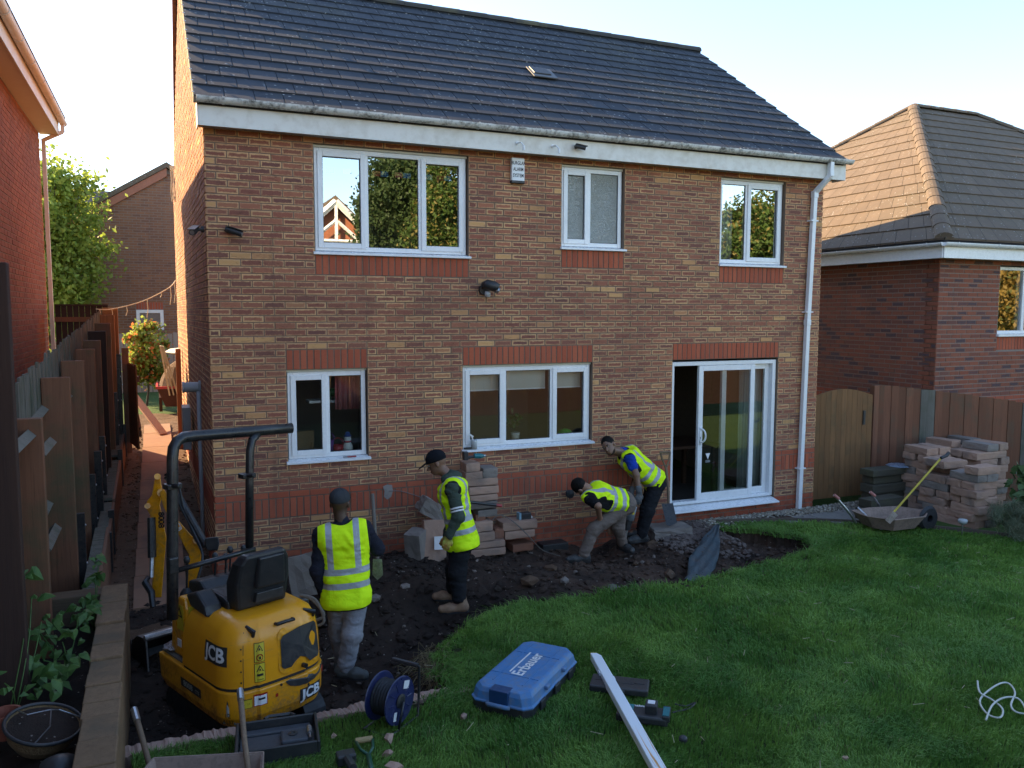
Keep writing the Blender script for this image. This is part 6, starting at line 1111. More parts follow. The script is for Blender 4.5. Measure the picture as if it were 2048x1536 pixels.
t = thing('site_radio', 'small black box with pale blue side on the concrete blocks', 'radio', uy(1045,1046,-0.25)+Vector((0,0,0.0))); MB().box((0.03,0,0.07), (0.14,0.1,0.125)).build('case', M_BLACK, t, bevel=0.012, smooth=False); MB().box((-0.052,-0.01,0.075), (0.025,0.09,0.125)).build('side_panel', grimy('pale_blue_panel', (0.22,0.38,0.46), None, 0.4), t); m = MB(); m.cyl((0.105,0,0.06),(0.125,0,0.06),0.022,10); m.build('knob', M_STEEL, t)
tag(MB().tube(catmull([uy(985,1040,-0.4),uy(1000,1030,-0.42),uy(1022,1040,-0.4),uy(1040,1055,-0.42),uy(1060,1075,-0.6),uz(1085,1100,-0.02),uz(1120,1112,-0.04)], 6), 0.006, 6).build('loose_cable', grimy('dusty_flex', (0.16,0.14,0.12), None, 0.8)), 'thin dusty cable trailing over the concrete blocks', 'cable')
t = thing('drain_gully', 'dark square gully box in the ground against the wall', 'gully', uz(1105,1090,-0.06)); MB().bb(-0.18,0.18,-0.1,0.12,-0.06,0.04).build('box', M_BLACK, t, bevel=0.01)
o = MB().lathe([(0.02,0),(0.05,0.02),(0.03,0.05),(0.06,0.07),(0.0,0.08)], 7).build('wall_tap', M_BLACK, loc=uy(1136,986,-0.03), rot=(R(90),0,0)); tag(o, 'black outside tap on the wall beside the bending man', 'tap')
# sills
t = thing('brush_jar', 'clear jar holding a paint brush on the kitchen window sill', 'jar', (2.985,-0.012,1.232)); MB().lathe([(0.036,0),(0.038,0.09),(0.034,0.11),(0.03,0.11),(0.033,0.006)], 14).build('jar', grimy('cloudy_glass', (0.42,0.44,0.44), (0.5,0.5,0.5), 0.15), t, smooth=True); m = MB(); m.tube([(0,0,0.05),(-0.03,0,0.16)], 0.008, 6); m.box((-0.035,0,0.165), (0.06,0.012,0.02), Matrix.Rotation(R(35),3,'Y')); m.build('brush', M_WHITE, t)
o = MB().box((0,0,0), (0.09,0.035,0.02)).build('black_tool', M_BLACK, loc=(2.90,-0.02,1.245)); tag(o, 'small black tool lying on the kitchen window sill', 'tool')
t = thing('pliers', 'red handled pliers on the sill of the small window', 'pliers', (1.44,-0.015,1.242)); 
for s_ in (-1,1): m = MB(); m.tube([(0.0,0.004*s_,0),(0.05,0.012*s_,0),(0.10,0.010*s_,0.0)], 0.007, 6); m.build('handle', M_RM, t); m = MB(); m.tube([(0,0.003*s_,0),(-0.05,0.003*s_,0)], 0.005, 6); m.build('jaw', M_BLACKM, t)

# ------------------------------------------------------------------ spade, slab, membrane by the door
t = thing('spade', 'old digging spade leaning on the wall beside the patio door', 'spade', (0,0,0)); W_ASH = wood('worn_ash_handle', (0.25,0.17,0.11), (0.18,0.12,0.08)); D_ = 10.68
m = MB(); m.tube([at(1332,935,D_),at(1336,975,D_-0.02),at(1337,1008,D_-0.05)], 0.018, 8); m.build('shaft', W_ASH, t); m = MB(); m.tube([at(1321,905,D_),at(1324,918,D_),at(1332,937,D_)], 0.013, 8); m.tube([at(1340,905,D_),at(1338,920,D_),at(1332,937,D_)], 0.013, 8); m.tube([at(1319,905,D_),at(1341,904,D_)], 0.016, 8); m.build('grip', W_ASH, t); slabp = [(1323,1008),(1346,1006),(1354,1045),(1340,1052),(1333,1050)]; m = MB(); m.prism(slabp, lambda a, b: at(a, b, D_-0.08-(b-1006)*0.0025), lambda a, b: at(a, b, D_-0.074-(b-1006)*0.0025)); m.build('blade', M_BLACKM, t)
p = uz(1345,1078,-0.02); M = Matrix.Translation(p+Vector((0.05,0.18,0.06))) @ Matrix.Rotation(R(-8),4,'Z'); block(-0.27,0.27,-0.075,0.075,0,0.34,M_BLKG,'large rough stone slab lying below the spade', M=M, jag=0.02, name='stone_slab', cat='stone slab', group=None)
m = MB(); rows = []
NS = 16
for i in range(NS+1):
    f = i/NS; a = at(1440-45*f**0.8-3, 1050+108*f, 10.85-2.05*f); wd = 0.03+0.26*math.sin(min(1, f*1.25)*math.pi*0.72); nn = Vector((-0.72,0.25,0)).normalized(); row = []
    for j in range(9):
        g = j/8-0.5; q = a + Vector((0.75,-0.12,0)).normalized()*wd*1.25*g + Vector((0,0,-0.10*(g+0.5)*f*0.9+0.02*math.sin(j*1.9+i*0.8)+0.015*math.sin(i*2.1)))*1.0; row.append(q)
    rows.append(row)
m.add([p for r_ in rows for p in r_], [(i*9+j,i*9+j+1,(i+1)*9+j+1,(i+1)*9+j) for i in range(NS) for j in range(8)]); o = m.build('plastic_membrane', grimy('blue_grey_membrane', (0.04,0.066,0.08), (0.026,0.042,0.054), 0.55, 6, 0.4, 40, dirt=(0.09,0.07,0.06), dirt_amt=0.6), smooth=True); o.modifiers.new('s','SOLIDIFY').thickness = 0.004; tag(o, 'torn blue grey plastic membrane hanging at the cut edge of the lawn', 'membrane')
t = thing('demolition_breaker', 'grey electric breaker standing between the two bending men', 'breaker', (0,0,0)); m = MB(); m.tube([at(1266,1012,10.2),at(1258,1040,10.2)], [0.055,0.06], 12); m.build('body', grimy('grey_tool_case', (0.20,0.22,0.24), None, 0.45), t, smooth=True); m = MB(); m.tube([at(1258,1040,10.2),at(1254,1060,10.2)], [0.05,0.035], 10); m.build('nose', M_BLACK, t); m = MB(); m.tube([at(1254,1060,10.2),at(1249,1090,10.2)], 0.014, 8); m.build('chisel', M_STEEL, t); MB().box(at(1266,1024,10.13), (0.03,0.02,0.06)).build('label', M_YELL, t)
BIG = [((1305,1090),0.07,'reddish clod of earth beside the bending man, nearest his back foot'),((1225,1180),0.06,'pale broken stone in the dug soil below the bending man'),((1060,1165),0.10,'broad brown clod of earth in the middle of the trench'),((1340,1150),0.10,'large brown clod near the plastic membrane'),((1100,1140),0.09,'brown clod of earth above the lawn edge at mid trench'),((750,1200),0.06,'grey stone half buried behind the man in grey trousers'),((1130,1165),0.05,'small pale stone near the grass tip'),((810,1175),0.05,'small dark stone on the soil heap'),((1270,1130),0.05,'brown clod in front of the standing breaker')]
for (pp, s_, lb) in BIG:
    q = uz(*pp, -0.12); z = sz(q.x, q.y); q = uz(*pp, z+0.01); o = scatter_rocks('earth_clod' if 'clod' in lb else 'stone', [(0,0,0)], [s_], M_BLKG if 'stone' in lb else M_BARK, flat=0.55); o.location = (q.x,q.y,z+0.03); tag(o, lb, 'clod' if 'clod' in lb else 'stone', 'loose lumps in the trench')

# ------------------------------------------------------------------ right hand block stacks
PLACE = {(i,j): a+' '+b for i, a in enumerate(('left','middle','right','far right')) for j, b in enumerate(('front','second','third','fourth','back'))}
def stack(x0, y0, nx, ny, courses, bl, bw, bh, where, skip=(), z0=0.0, rz=0.0):
    c0 = Vector((x0, y0, 0)); rot = Matrix.Rotation(rz, 4, 'Z')
    for c in range(courses):
        cells = []
        along = c % 2 == 0
        if along: cells = [((i+0.5)*bw, (j+0.5)*bl, bw, bl, i, j) for i in range(nx) for j in range(ny)]
        else:
            mx_, my_ = max(1, int(nx*bw/bl+0.35)), max(1, int(ny*bl/bw+0.1)); sx_ = nx*bw/mx_; cells = [((i+0.5)*sx_, (j+0.5)*bw, sx_, bw, i, j) for i in range(mx_) for j in range(my_)]
        for (x, y, dx, dy, i, j) in cells:
            if (c, i, j) in skip: continue
            M = Matrix.Translation(c0+Vector((0,0,z0+bh*(c+0.5)))) @ rot @ Matrix.Translation((x+random.gauss(0,0.024), y+random.gauss(0,0.024), 0)) @ Matrix.Rotation(random.gauss(0,0.055), 4, 'Z')
            row = 'topmost' if c == courses-1 else (ORD[c]+' row from the bottom' if c else 'bottom row'); block(-dx/2+0.005, dx/2-0.005, -bh/2+0.002, bh/2-0.002, 0, dy-0.01, random.choice((M_BLK,M_BLK,M_BLK,M_BLK,M_BLKG)), 'block in %s, %s, %s' % (where, row, PLACE[(i,min(j,4))]), M=M, group='concrete blocks stacked by the right hand fence', jag=0.008)
stack(9.42,-1.86,2,2,8,0.44,0.22,0.105,'near stack by solar light', skip={(7,1,1),(7,0,1),(6,0,1)})
stack(9.62,-0.95,2,1,9,0.44,0.22,0.105,'middle stack behind wheelbarrow', skip=set())
stack(10.35,-1.15,3,2,9,0.44,0.23,0.108,'tall stack against fence', skip={(8,1,1),(8,0,0),(8,0,3)})
W_OLD = wood('mossy_old_sleeper', (0.095,0.085,0.06), (0.06,0.055,0.045), green=(0.10,0.10,0.05), axis=0)
SLP = [(8.95,10.0,-0.62,-0.40,0.0,0.13,'lowest mossy sleeper of the rear pile beside the gate'),(9.02,9.95,-0.52,-0.30,0.135,0.25,'second mossy sleeper up in the pile beside the gate'),(8.98,10.05,-0.56,-0.32,0.255,0.38,'third mossy sleeper up in the pile beside the gate'),(9.05,9.92,-0.50,-0.28,0.385,0.50,'fourth mossy sleeper up in the pile beside the gate'),(8.98,10.08,-0.55,-0.30,0.505,0.60,'topmost sleeper of the pile with blue grey film on it'),(8.42,9.1,-0.98,-0.75,0.013,0.17,'pale mossy sleeper lying in front of the pile behind the barrow'),(8.5,9.15,-0.96,-0.74,0.172,0.29,'upper short sleeper in front of the pile behind the barrow')]
for (a, b, c, d, e, f, lb) in SLP: o = MB().bb(-(b-a)/2,(b-a)/2,-(d-c)/2,(d-c)/2,e,f).build('timber_sleeper', W_OLD, loc=((a+b)/2,(c+d)/2,0), rot=(0,0,random.gauss(0,0.05)), bevel=0.008); tag(o, lb, 'sleeper', 'old sleepers piled beside the gate')
tag(MB().lathe([(0.02,0.0),(0.2,0.004),(0.16,0.02),(0.02,0.03)], 8).build('plastic_film', grimy('blue_film', (0.18,0.24,0.32), (0.1,0.12,0.15), 0.3), loc=(9.65,-0.42,0.603)), 'scrap of blue grey plastic film on the sleeper pile', 'film')
def barrow(t, rim, depth, mat, drop=0.22, inset=0.72):
    rim = [Vector(p) for p in rim]; c = sum(rim, Vector())/len(rim); base = [c+(p-c)*inset+Vector((0,0,-drop)) for p in rim]; n_ = len(rim); inner = [c+(p-c)*0.965 for p in rim]; ib = [c+(p-c)*(inset-0.03)+Vector((0,0,-drop+0.012)) for p in rim]
    m = MB(); m.add(rim+base+inner+ib, [(i,(i+1)%n_,n_+(i+1)%n_,n_+i) for i in range(n_)]+[tuple(range(n_,2*n_))]+[(2*n_+i,3*n_+i,3*n_+(i+1)%n_,2*n_+(i+1)%n_) for i in range(n_)]+[tuple(range(3*n_,4*n_))[::-1]]+[(i,2*n_+i,2*n_+(i+1)%n_,(i+1)%n_) for i in range(n_)]); o = m.build('tray', mat, t); m = MB(); m.tube(rim+[rim[0]], 0.010, 6); m.build('rolled_rim', mat, t); return o
M_DUST = grimy('dusty_barrow_steel', (0.29,0.20,0.155), (0.22,0.15,0.12), 0.8, 6, 0.4, 80, dirt=(0.12,0.09,0.07), dirt_amt=0.5)
t = thing('wheelbarrow', 'dusty wheelbarrow with pink handle grips beside the far edge of the lawn', 'wheelbarrow', (0,0,0)); Db = 10.7
rim = [at(1704,1022,Db+0.2),at(1735,1018,Db+0.35),at(1795,1020,Db+0.45),at(1855,1040,Db+0.2),at(1850,1046,Db-0.1),at(1790,1046,Db-0.28),at(1735,1032,Db-0.1)]
barrow(t, [Vector((p.x,p.y,0.24)) for p in rim], 0, M_DUST, 0.17, 0.72)
for (a, b, d) in (((1668,990),(1712,1045),Db+0.05),((1740,984),(1765,1028),Db+0.5)):
    m = MB(); m.tube([at(*a,d-0.1),at((a[0]+b[0])/2+4,(a[1]+b[1])/2+2,d-0.05),at(*b,d)], 0.016, 8); m.build('handle', M_STEEL, t); m = MB(); m.tube([at(*a,d-0.1),at(a[0]+10,a[1]+8,d-0.09)], 0.022, 8); m.build('grip', grimy('faded_red_grip', (0.42,0.16,0.13), None, 0.7), t)
c = sum(rim, Vector())/7; m = MB(); m.lathe([(0.14,-0.03),(0.17,0.0),(0.14,0.03),(0.05,0.03),(0.05,-0.03)], 20, Matrix.Translation((rim[3].x-0.05,rim[3].y-0.05,0.16)) @ Matrix.Rotation(R(90),4,'X')); m.build('wheel', M_SEAL, t); m = MB(); m.tube([Vector((rim[0].x+0.1,rim[0].y,0.28)),Vector((c.x-0.15,c.y,0.02)),Vector((c.x+0.05,c.y,0.02))], 0.014, 6); m.build('leg', M_STEEL, t)
t = thing('yellow_shovel', 'yellow handled shovel leaning from the barrow onto the blocks', 'shovel', (0,0,0)); m = MB(); m.tube([at(1786,1026,10.55),at(1870,930,10.72),at(1884,914,10.76)], 0.013, 8); m.build('shaft', grimy('yellow_fibreglass', (0.52,0.40,0.03), None, 0.4), t); m = MB(); m.tube([at(1882,916,10.66),at(1893,911,10.68),at(1898,905,10.69)], [0.02,0.024,0.022], 8); m.build('grip', M_BLACK, t); m = MB(); m.prism([(1786,1022),(1796,1030),(1780,1048),(1770,1040)], lambda a, b: at(a, b, 10.33), lambda a, b: at(a, b, 10.336)); m.build('blade', M_STEEL, t)
t = thing('solar_light', 'round topped solar garden light on a stake at the lawn edge', 'garden light', uz(1924,1072,0.0)); MB().lathe([(0.008,0),(0.008,0.15)], 8).build('stake', M_STEEL, t); MB().lathe([(0.02,0.15),(0.055,0.18),(0.06,0.21),(0.045,0.225),(0.0,0.228)], 16).build('lamp_head', grimy('frosted_grey', (0.36,0.38,0.38), None, 0.25), t, smooth=True)

# ------------------------------------------------------------------ lawn foreground
def rotz(a): return Matrix.Rotation(a, 3, 'Z')
M_BLUE = grimy('scuffed_blue_plastic', (0.045,0.175,0.38), (0.055,0.20,0.42), 0.5, 5, 0.2, 60, dirt=(0.19,0.20,0.20), dirt_amt=0.6)
t = thing('power_tool_case', 'large blue plastic breaker case lying on the lawn', 'tool case', (2.03,-3.70,0.0), R(41))
A, Bw = 0.475, 0.24
def rr_(a, b, k, z): return [Vector((x, y, z)) for x, y in ((-a+k,-b),(a-k,-b),(a,-b+k),(a,b-k),(a-k,b),(-a+k,b),(-a,b-k),(-a,-b+k))]
m = MB(); m.loft([rr_(A-0.01,Bw-0.01,0.05,0.0),rr_(A,Bw,0.05,0.03),rr_(A,Bw,0.05,0.085)]); m.build('lower_shell', M_BLACK, t, bevel=0.006)
m = MB(); m.loft([rr_(A+0.008,Bw+0.008,0.055,0.086),rr_(A+0.008,Bw+0.008,0.055,0.10),rr_(A-0.002,Bw-0.002,0.055,0.105),rr_(A-0.012,Bw-0.012,0.06,0.16),rr_(A-0.03,Bw-0.03,0.06,0.19),rr_(A-0.05,Bw-0.05,0.06,0.196)]); lid = m.build('lid', M_BLUE, t, bevel=0.008)
for (a, b) in ((-0.20,0.0),(0.20,0.0)): m = MB(); m.bb(a-0.006,a+0.006,-Bw+0.05,Bw-0.05,0.1955,0.199); m.build('lid_rib', M_BLUE, t)
for yy in (-0.12,0.12): m = MB(); m.bb(-A+0.14,A-0.1,yy-0.005,yy+0.005,0.1955,0.1995); m.build('lid_rib', M_BLUE, t)
m = MB(); m.bb(-A-0.012,-A+0.085,-0.075,0.075,0.10,0.1985); m.build('handle_recess_shade', grimy('shadow_blue', (0.008,0.05,0.14), None, 0.5), t, bevel=0.006); m = MB(); m.tube([(-A-0.012,-0.09,0.092),(-A-0.028,-0.07,0.095),(-A-0.028,0.07,0.095),(-A-0.012,0.09,0.092)], 0.017, 8); m.build('carry_handle', M_BLUE, t, smooth=True)  # handle recess is a solid block; its shade is put into darker blue
for x in (-0.27,0.0,0.27): MB().bb(x-0.045,x+0.045,-Bw-0.024,-Bw-0.006,0.03,0.10).build('latch', M_BLACK, t, bevel=0.006)
for x in (-0.16,0.17): MB().bb(x-0.03,x+0.03,-Bw-0.02,-Bw+0.02,0.128,0.158).build('hinge_lug', M_BLUE, t, bevel=0.008)
link('lettering', text_mesh('Erbauer', 0.13, sx=1.0, bold=0.003), M_WHITE, t, loc=(0.01,-0.01,0.1995)); MB().bb(-0.165,0.215,0.058,0.07,0.1975,0.1995).build('lettering_bar', M_WHITE, t)
n = NT('stained_white_upvc'); p = n.coord('Object'); s1 = n.noise(n.mapv(p, (60,1.6,60)), 1.0, 4, 0.6, 0.5); sx_ = n.n('ShaderNodeSeparateXYZ'); n.l(p, sx_.inputs[0]); msk = n.math('MULTIPLY', n.rr(s1, 0.5, 0.62), n.rr(sx_.outputs[1], -0.25, -0.5)); c = n.mix(msk, (0.74,0.78,0.80), (0.62,0.30,0.08)); c = n.mix(n.rr(sx_.outputs[1], -1.0, -1.25, 0, 0.7), c, (0.66,0.55,0.28)); n.done(c, 0.35); M_STAIN = n.m
a_, b_ = uz(1190,1312,0.07), uz(1345,1590,0.16); t = thing('upvc_post', 'white plastic post with pointed end and rusty streaks lying on the lawn', 'post', (0,0,0)); dv = (a_-b_); Lp = dv.length; M = Matrix.Translation((a_+b_)/2) @ dv.to_track_quat('Y','Z').to_matrix().to_4x4(); t.matrix_world = M
m = MB(); m.prism([(-0.04,-Lp/2),(0.04,-Lp/2),(0.04,Lp/2-0.06),(0.012,Lp/2-0.005),(-0.04,Lp/2)], lambda x, y: Vector((x,y,-0.03)), lambda x, y: Vector((x,y,0.03))); m.build('section', M_STAIN, t, bevel=0.006)
m = MB(); m.add([(-0.04,Lp/2+0.002,-0.03),(0.012,Lp/2-0.003,-0.03),(0.012,Lp/2-0.003,0.03),(-0.04,Lp/2+0.002,0.03)], [(0,1,2,3)]); m.build('cut_end', M_YELL, t)
for yy, s_ in ((0.55,1),(0.40,-1)): MB().bb(s_*0.04-0.008,s_*0.04+0.008,Lp/2-yy*0.9-0.03,Lp/2-yy*0.9+0.03,-0.02,0.02).build('clip', M_STAIN, t)
t = thing('flat_tool_case', 'flat black plastic case on the lawn under the white post', 'tool case', (2.665,-4.02,0.02), R(-37)); MB().box((0,0,0.035), (0.44,0.21,0.055)).build('case', M_BLACK, t, bevel=0.012); MB().box((0,0,0.0632), (0.38,0.005,0.004)).build('ridge', M_BLACK, t); MB().box((0.05,0.03,0.0632), (0.12,0.10,0.003)).build('raised_panel', M_BLACK, t, bevel=0.001); MB().box((0.0,-0.11,0.035), (0.1,0.02,0.03)).build('handle', M_BLACK, t, bevel=0.006)
t = thing('battery_charger', 'twin battery charger with teal labels on the lawn beside the white post', 'charger', (2.585,-4.47,0.015), R(-38)); MB().box((0,0,0.035), (0.36,0.17,0.06)).build('base', M_BLACK, t, bevel=0.014); MB().box((0.165,0,0.06), (0.055,0.165,0.05)).build('end_block', M_BLACK, t, bevel=0.01); MB().box((0.165,-0.01,0.0865), (0.045,0.13,0.004)).build('teal_label', M_TEAL, t); MB().box((-0.10,0.03,0.068), (0.07,0.07,0.008)).build('teal_label', M_TEAL, t); MB().box((0.06,0.01,0.095), (0.085,0.10,0.07)).build('battery', M_BLACK, t, bevel=0.01); MB().box((0.06,0.01,0.1315), (0.05,0.05,0.004)).build('battery_label', M_WHITE, t)
link('lettering', text_mesh('makita', 0.04, bold=0.001), M_WHITE, t, loc=(-0.03,0.065,0.0665)); 
tag(MB().tube(catmull([uz(1345,1425,0.03),uz(1375,1418,0.03),uz(1385,1412,0.04),uz(1390,1405,0.03),uz(1372,1412,0.03),uz(1350,1408,0.03)], 6), 0.006, 6).build('charger_lead', M_SEAL), 'black lead of the battery charger on the grass', 'cable')
tag(MB().lathe([(0.0,0.0),(0.02,0.003),(0.03,0.02),(0.028,0.04),(0.015,0.05),(0.0,0.052)], 14).build('rubber_stopper', M_BLACK, smooth=True, loc=uz(1366,1486,0.012)), 'small black round cap lying on the grass', 'cap')
cb = [(1955,1362),(1960,1385),(1985,1400),(2005,1418),(2000,1435),(1975,1428),(1960,1400),(1990,1372),(2015,1366),(2030,1385),(2022,1410),(2035,1425),(2075,1430)]
tag(MB().tube(catmull([uz(x, y, 0.055+0.012*math.sin(i*2)) for i, (x, y) in enumerate(cb)], 8), 0.007, 7).build('white_cable', grimy('dirty_white_flex', (0.52,0.53,0.46), None, 0.6), smooth=True), 'tangled white cable on the lawn at the right edge', 'cable'); tag(MB().tube(catmull([uz(x, y, 0.06) for (x, y) in ((1972,1440),(1985,1410),(2010,1395),(2040,1400),(2060,1440))], 8), 0.007, 7).build('white_cable', MATS['dirty_white_flex'], smooth=True), 'second loop of white cable crossing the tangled one', 'cable')
# cable reel
M_REEL = grimy('dark_blue_reel', (0.016,0.022,0.085), (0.013,0.017,0.06), 0.35, 6, dirt=(0.10,0.11,0.13), dirt_amt=0.35); t = thing('cable_reel', 'dark blue cable reel on a black tubular stand on the lawn', 'cable reel', (0.93,-3.80,0.0), R(-52)+R(90))
ax = Matrix.Translation((0,0,0.19)) @ Matrix.Rotation(R(90),4,'X')
for s_ in (-0.085,0.085): m = MB(); m.lathe([(0.04,-0.006+s_),(0.165,-0.006+s_),(0.17,0+s_),(0.165,0.006+s_),(0.04,0.006+s_)], 36, ax); m.build('flange', M_REEL, t)
m = MB()
for k in range(7): m.lathe([(0.10,-0.072+k*0.024-0.012),(0.128-0.004*(k%2),-0.072+k*0.024),(0.10,-0.072+k*0.024+0.012)], 30, ax)
m.build('wound_cable', M_SEAL, t, smooth=True); m = MB(); m.lathe([(0.045,0.086),(0.05,0.10),(0.03,0.105),(0.0,0.105)], 16, ax); m.build('hub', M_BLACK, t)
for k in range(10): a = k*0.628; m = MB(); m.tube([Vector((0.075*math.cos(a),-0.0925,0.19+0.075*math.sin(a))),Vector((0.13*math.cos(a),-0.0925,0.19+0.13*math.sin(a)))], 0.004, 5); m.build('flange_rib', M_REEL, t)
for (a, r_, w_, h_) in ((0.9,0.115,0.06,0.055),(4.1,0.11,0.03,0.06)): m = MB(); m.box((r_*math.cos(a),-0.0935,0.19+r_*math.sin(a)), (w_,0.003,h_), Matrix.Rotation(-a+1.2,3,'Y')); m.build('label', M_WHITE, t)
m = MB(); fr_p = [(0.20,0.11,0.37),(0.20,-0.11,0.37),(0.20,-0.11,0.36),(0.19,-0.115,0.2),(0.17,-0.12,0.012),(-0.16,-0.12,0.012),(-0.17,0.10,0.012),(0.17,0.10,0.012)]; m.tube(fr_p[1:], 0.010, 8); m.tube([(0.0,-0.12,0.19),(-0.06,-0.12,0.014)], 0.009, 8); m.build('stand', M_BLACKM, t, smooth=True); m = MB(); m.tube([(0.20,0.12,0.37),(0.20,-0.10,0.37)], 0.016, 8); m.build('grip', M_BLACK, t)
# open tool tray
t = thing('open_tool_case', 'open black moulded tool case with a drill bit inside on the grass', 'tool case', (0.16,-3.83,0.01), R(-6)); a, b = 0.265, 0.20; m = MB(); m.bb(-a,a,-b,b,0.0,0.02); m.bb(-a,-a+0.02,-b,b,0.02,0.11); m.bb(a-0.02,a,-b,b,0.02,0.11); m.bb(-a+0.02,a-0.02,-b,-b+0.02,0.02,0.11); m.bb(-a+0.02,a-0.02,b-0.02,b,0.02,0.11); m.build('tray', M_BLACK, t, bevel=0.006)
M_TRAY = grimy('grey_moulding', (0.055,0.06,0.068), (0.04,0.043,0.05), 0.5); m = MB(); m.bb(-0.24,0.24,-0.18,0.09,0.021,0.05); m.build('moulded_insert', M_TRAY, t, bevel=0.01); m = MB(); m.bb(0.02,0.20,-0.10,0.06,0.05,0.085); m.build('moulded_boss', M_TRAY, t, bevel=0.015); MB().lathe([(0.03,0.0855),(0.032,0.09),(0.014,0.092),(0.012,0.088)], 16).build('boss_ring', M_BLACK, t, loc=(0.10,-0.01,0)); m = MB(); m.bb(-0.22,0.22,0.10,0.17,0.021,0.06); m.build('moulded_trough', M_TRAY, t, bevel=0.01)
m = MB(); m.tube([(0.205,0.02,0.10),(0.205,-0.05,0.095)], 0.018, 10); m.tube([(0.205,-0.05,0.095),(0.205,-0.10,0.088)], 0.008, 8); m.build('drill_bit', M_STEEL, t); m = MB(); m.tube([(-0.08,b+0.005,0.105),(-0.05,b+0.035,0.105),(0.09,b+0.035,0.105),(0.12,b+0.005,0.105)], 0.012, 8); m.build('carry_handle', M_BLACK, t)
# wheelbarrow in the foreground
t = thing('wheelbarrow', 'dusty wheelbarrow with wooden handles at the bottom edge of the picture', 'wheelbarrow', (0,0,0)); FL, FR = at(308,1536,4.92), at(526,1488,4.98); dirb = (FR-FL).normalized(); nb2 = Vector((dirb.y,-dirb.x,0)).normalized(); FR.z = FL.z = (FL.z+FR.z)/2
barrow(t, [FL, FR, FR+nb2*0.35+dirb*0.06, FR+nb2*0.75, FL+nb2*0.75, FL+nb2*0.35-dirb*0.05], 0, M_DUST, 0.26, 0.70)
for (pa, pb, d0, d1) in (((268,1418),(302,1540),5.35,4.95),((480,1380),(489,1482),5.4,5.02)): m = MB(); m.tube([at(*pa,d0),at((pa[0]+pb[0])/2,(pa[1]+pb[1])/2,(d0+d1)/2),at(*pb,d1),at(pb[0]+8,pb[1]+60,d1-0.2)], [0.019,0.018,0.017,0.017], 10); m.build('handle', W_ASH, t, smooth=True); m = MB(); m.tube([at(*pa,d0),at(pa[0]+(pb[0]-pa[0])*0.2,pa[1]+(pb[1]-pa[1])*0.2,d0+(d1-d0)*0.2)], 0.0225, 10); m.build('ferrule', M_STEEL, t)
m = MB(); c = (FL+FR)/2+nb2*0.9; m.lathe([(0.13,-0.03),(0.16,0.0),(0.13,0.03),(0.05,0.03),(0.05,-0.03)], 20, Matrix.Translation((c.x,c.y,0.16)) @ Matrix.Rotation(math.atan2(nb2.y,nb2.x),4,'Z') @ Matrix.Rotation(R(90),4,'X')); m.build('wheel', M_SEAL, t)
for s_ in (FL+dirb*0.15+nb2*0.2, FR-dirb*0.15+nb2*0.2): m = MB(); m.tube([s_+Vector((0,0,-0.2)),Vector((s_.x,s_.y,0.0))], 0.014, 6); m.build('leg', M_STEEL, t)
# garden fork, small tools and stones at the bottom edge
t = thing('garden_fork', 'green garden fork with wooden D handle lying on the grass', 'garden fork', (0,0,0)); M_GRN = grimy('green_steel', (0.02,0.09,0.05), None, 0.4); m = MB(); m.tube([uz(711,1482,0.06),uz(745,1477,0.06)], 0.019, 10); m.build('grip', wood('pale_grip', (0.42,0.30,0.15), (0.36,0.25,0.12), axis=0), t); m = MB(); q = uz(737,1510,0.05)
m.tube([uz(711,1482,0.06),uz(722,1500,0.055),q], 0.010, 8); m.tube([uz(745,1477,0.06),uz(746,1495,0.055),q], 0.010, 8); m.tube([q,uz(741,1530,0.045),uz(748,1570,0.04)], 0.017, 8); m.build('yoke', M_GRN, t, smooth=True); m = MB(); m.tube([uz(748,1570,0.04),uz(790,1700,0.04)], 0.017, 8); m.build('shaft', W_ASH, t)
m = MB()
t2 = [uz(790+k*9,1700,0.04) for k in range(4)]
for p in t2: m.tube([p,p+Vector((0.02,-0.12,0))], 0.006, 6)
m.build('tine', M_STEEL, t)
t = thing('battery_tool', 'black cordless tool lying at the bottom edge beside the fork', 'power tool', uz(692,1530,0.02)); m = MB(); m.box((0,0,0.05), (0.12,0.09,0.07)); m.build('body', M_BLACK, t, bevel=0.012); m = MB(); m.tube([(0,-0.04,0.06),(0.01,-0.16,0.06)], 0.03, 10); m.build('barrel', M_BLACK, t)
for (pp, s_, lb) in (((778,1478),0.038,'pink stone on the grass below the cable reel'),((777,1507),0.036,'pink stone beside the garden fork handle'),((790,1534),0.05,'flat pink stone at the bottom edge right of the fork'),((1690,1516),0.022,'small pale stone on the lawn at the lower right'),((928,1432),0.03,'pale stone in the grass left of the blue case'),((668,1472),0.025,'grey stone on the grass by the open tool case')):
    o = scatter_rocks('stone', [(0,0,0)], [s_], M_BLK, flat=0.75); o.location = uz(*pp, 0.03); tag(o, lb, 'stone', 'loose stones on the lawn')
# corner of a woven rattan seat
t = thing('rattan_stool', 'dark woven rattan stool just showing at the bottom edge', 'stool', uz(1800,1590,0.40)-Vector((0,0,0.40)), R(-20)); MB().box((0,0,0.2), (0.62,0.42,0.38)).build('core', M_SEAL, t, bevel=0.03)
for i in range(26):
    z = 0.02+i*0.0148; m = MB(); m.tube([(-0.318,-0.218,z),(0.318,-0.218,z),(0.318,0.218,z),(-0.318,0.218,z),(-0.318,-0.218,z)], 0.006, 5); m.build('rattan_strand', M_BLACK, t)
for i in range(28): y_ = -0.21+i*0.0155; m = MB(); m.tube([(-0.31,y_,0.395),(0.31,y_,0.395)], 0.0065, 5); m.build('rattan_strand', M_BLACK, t)
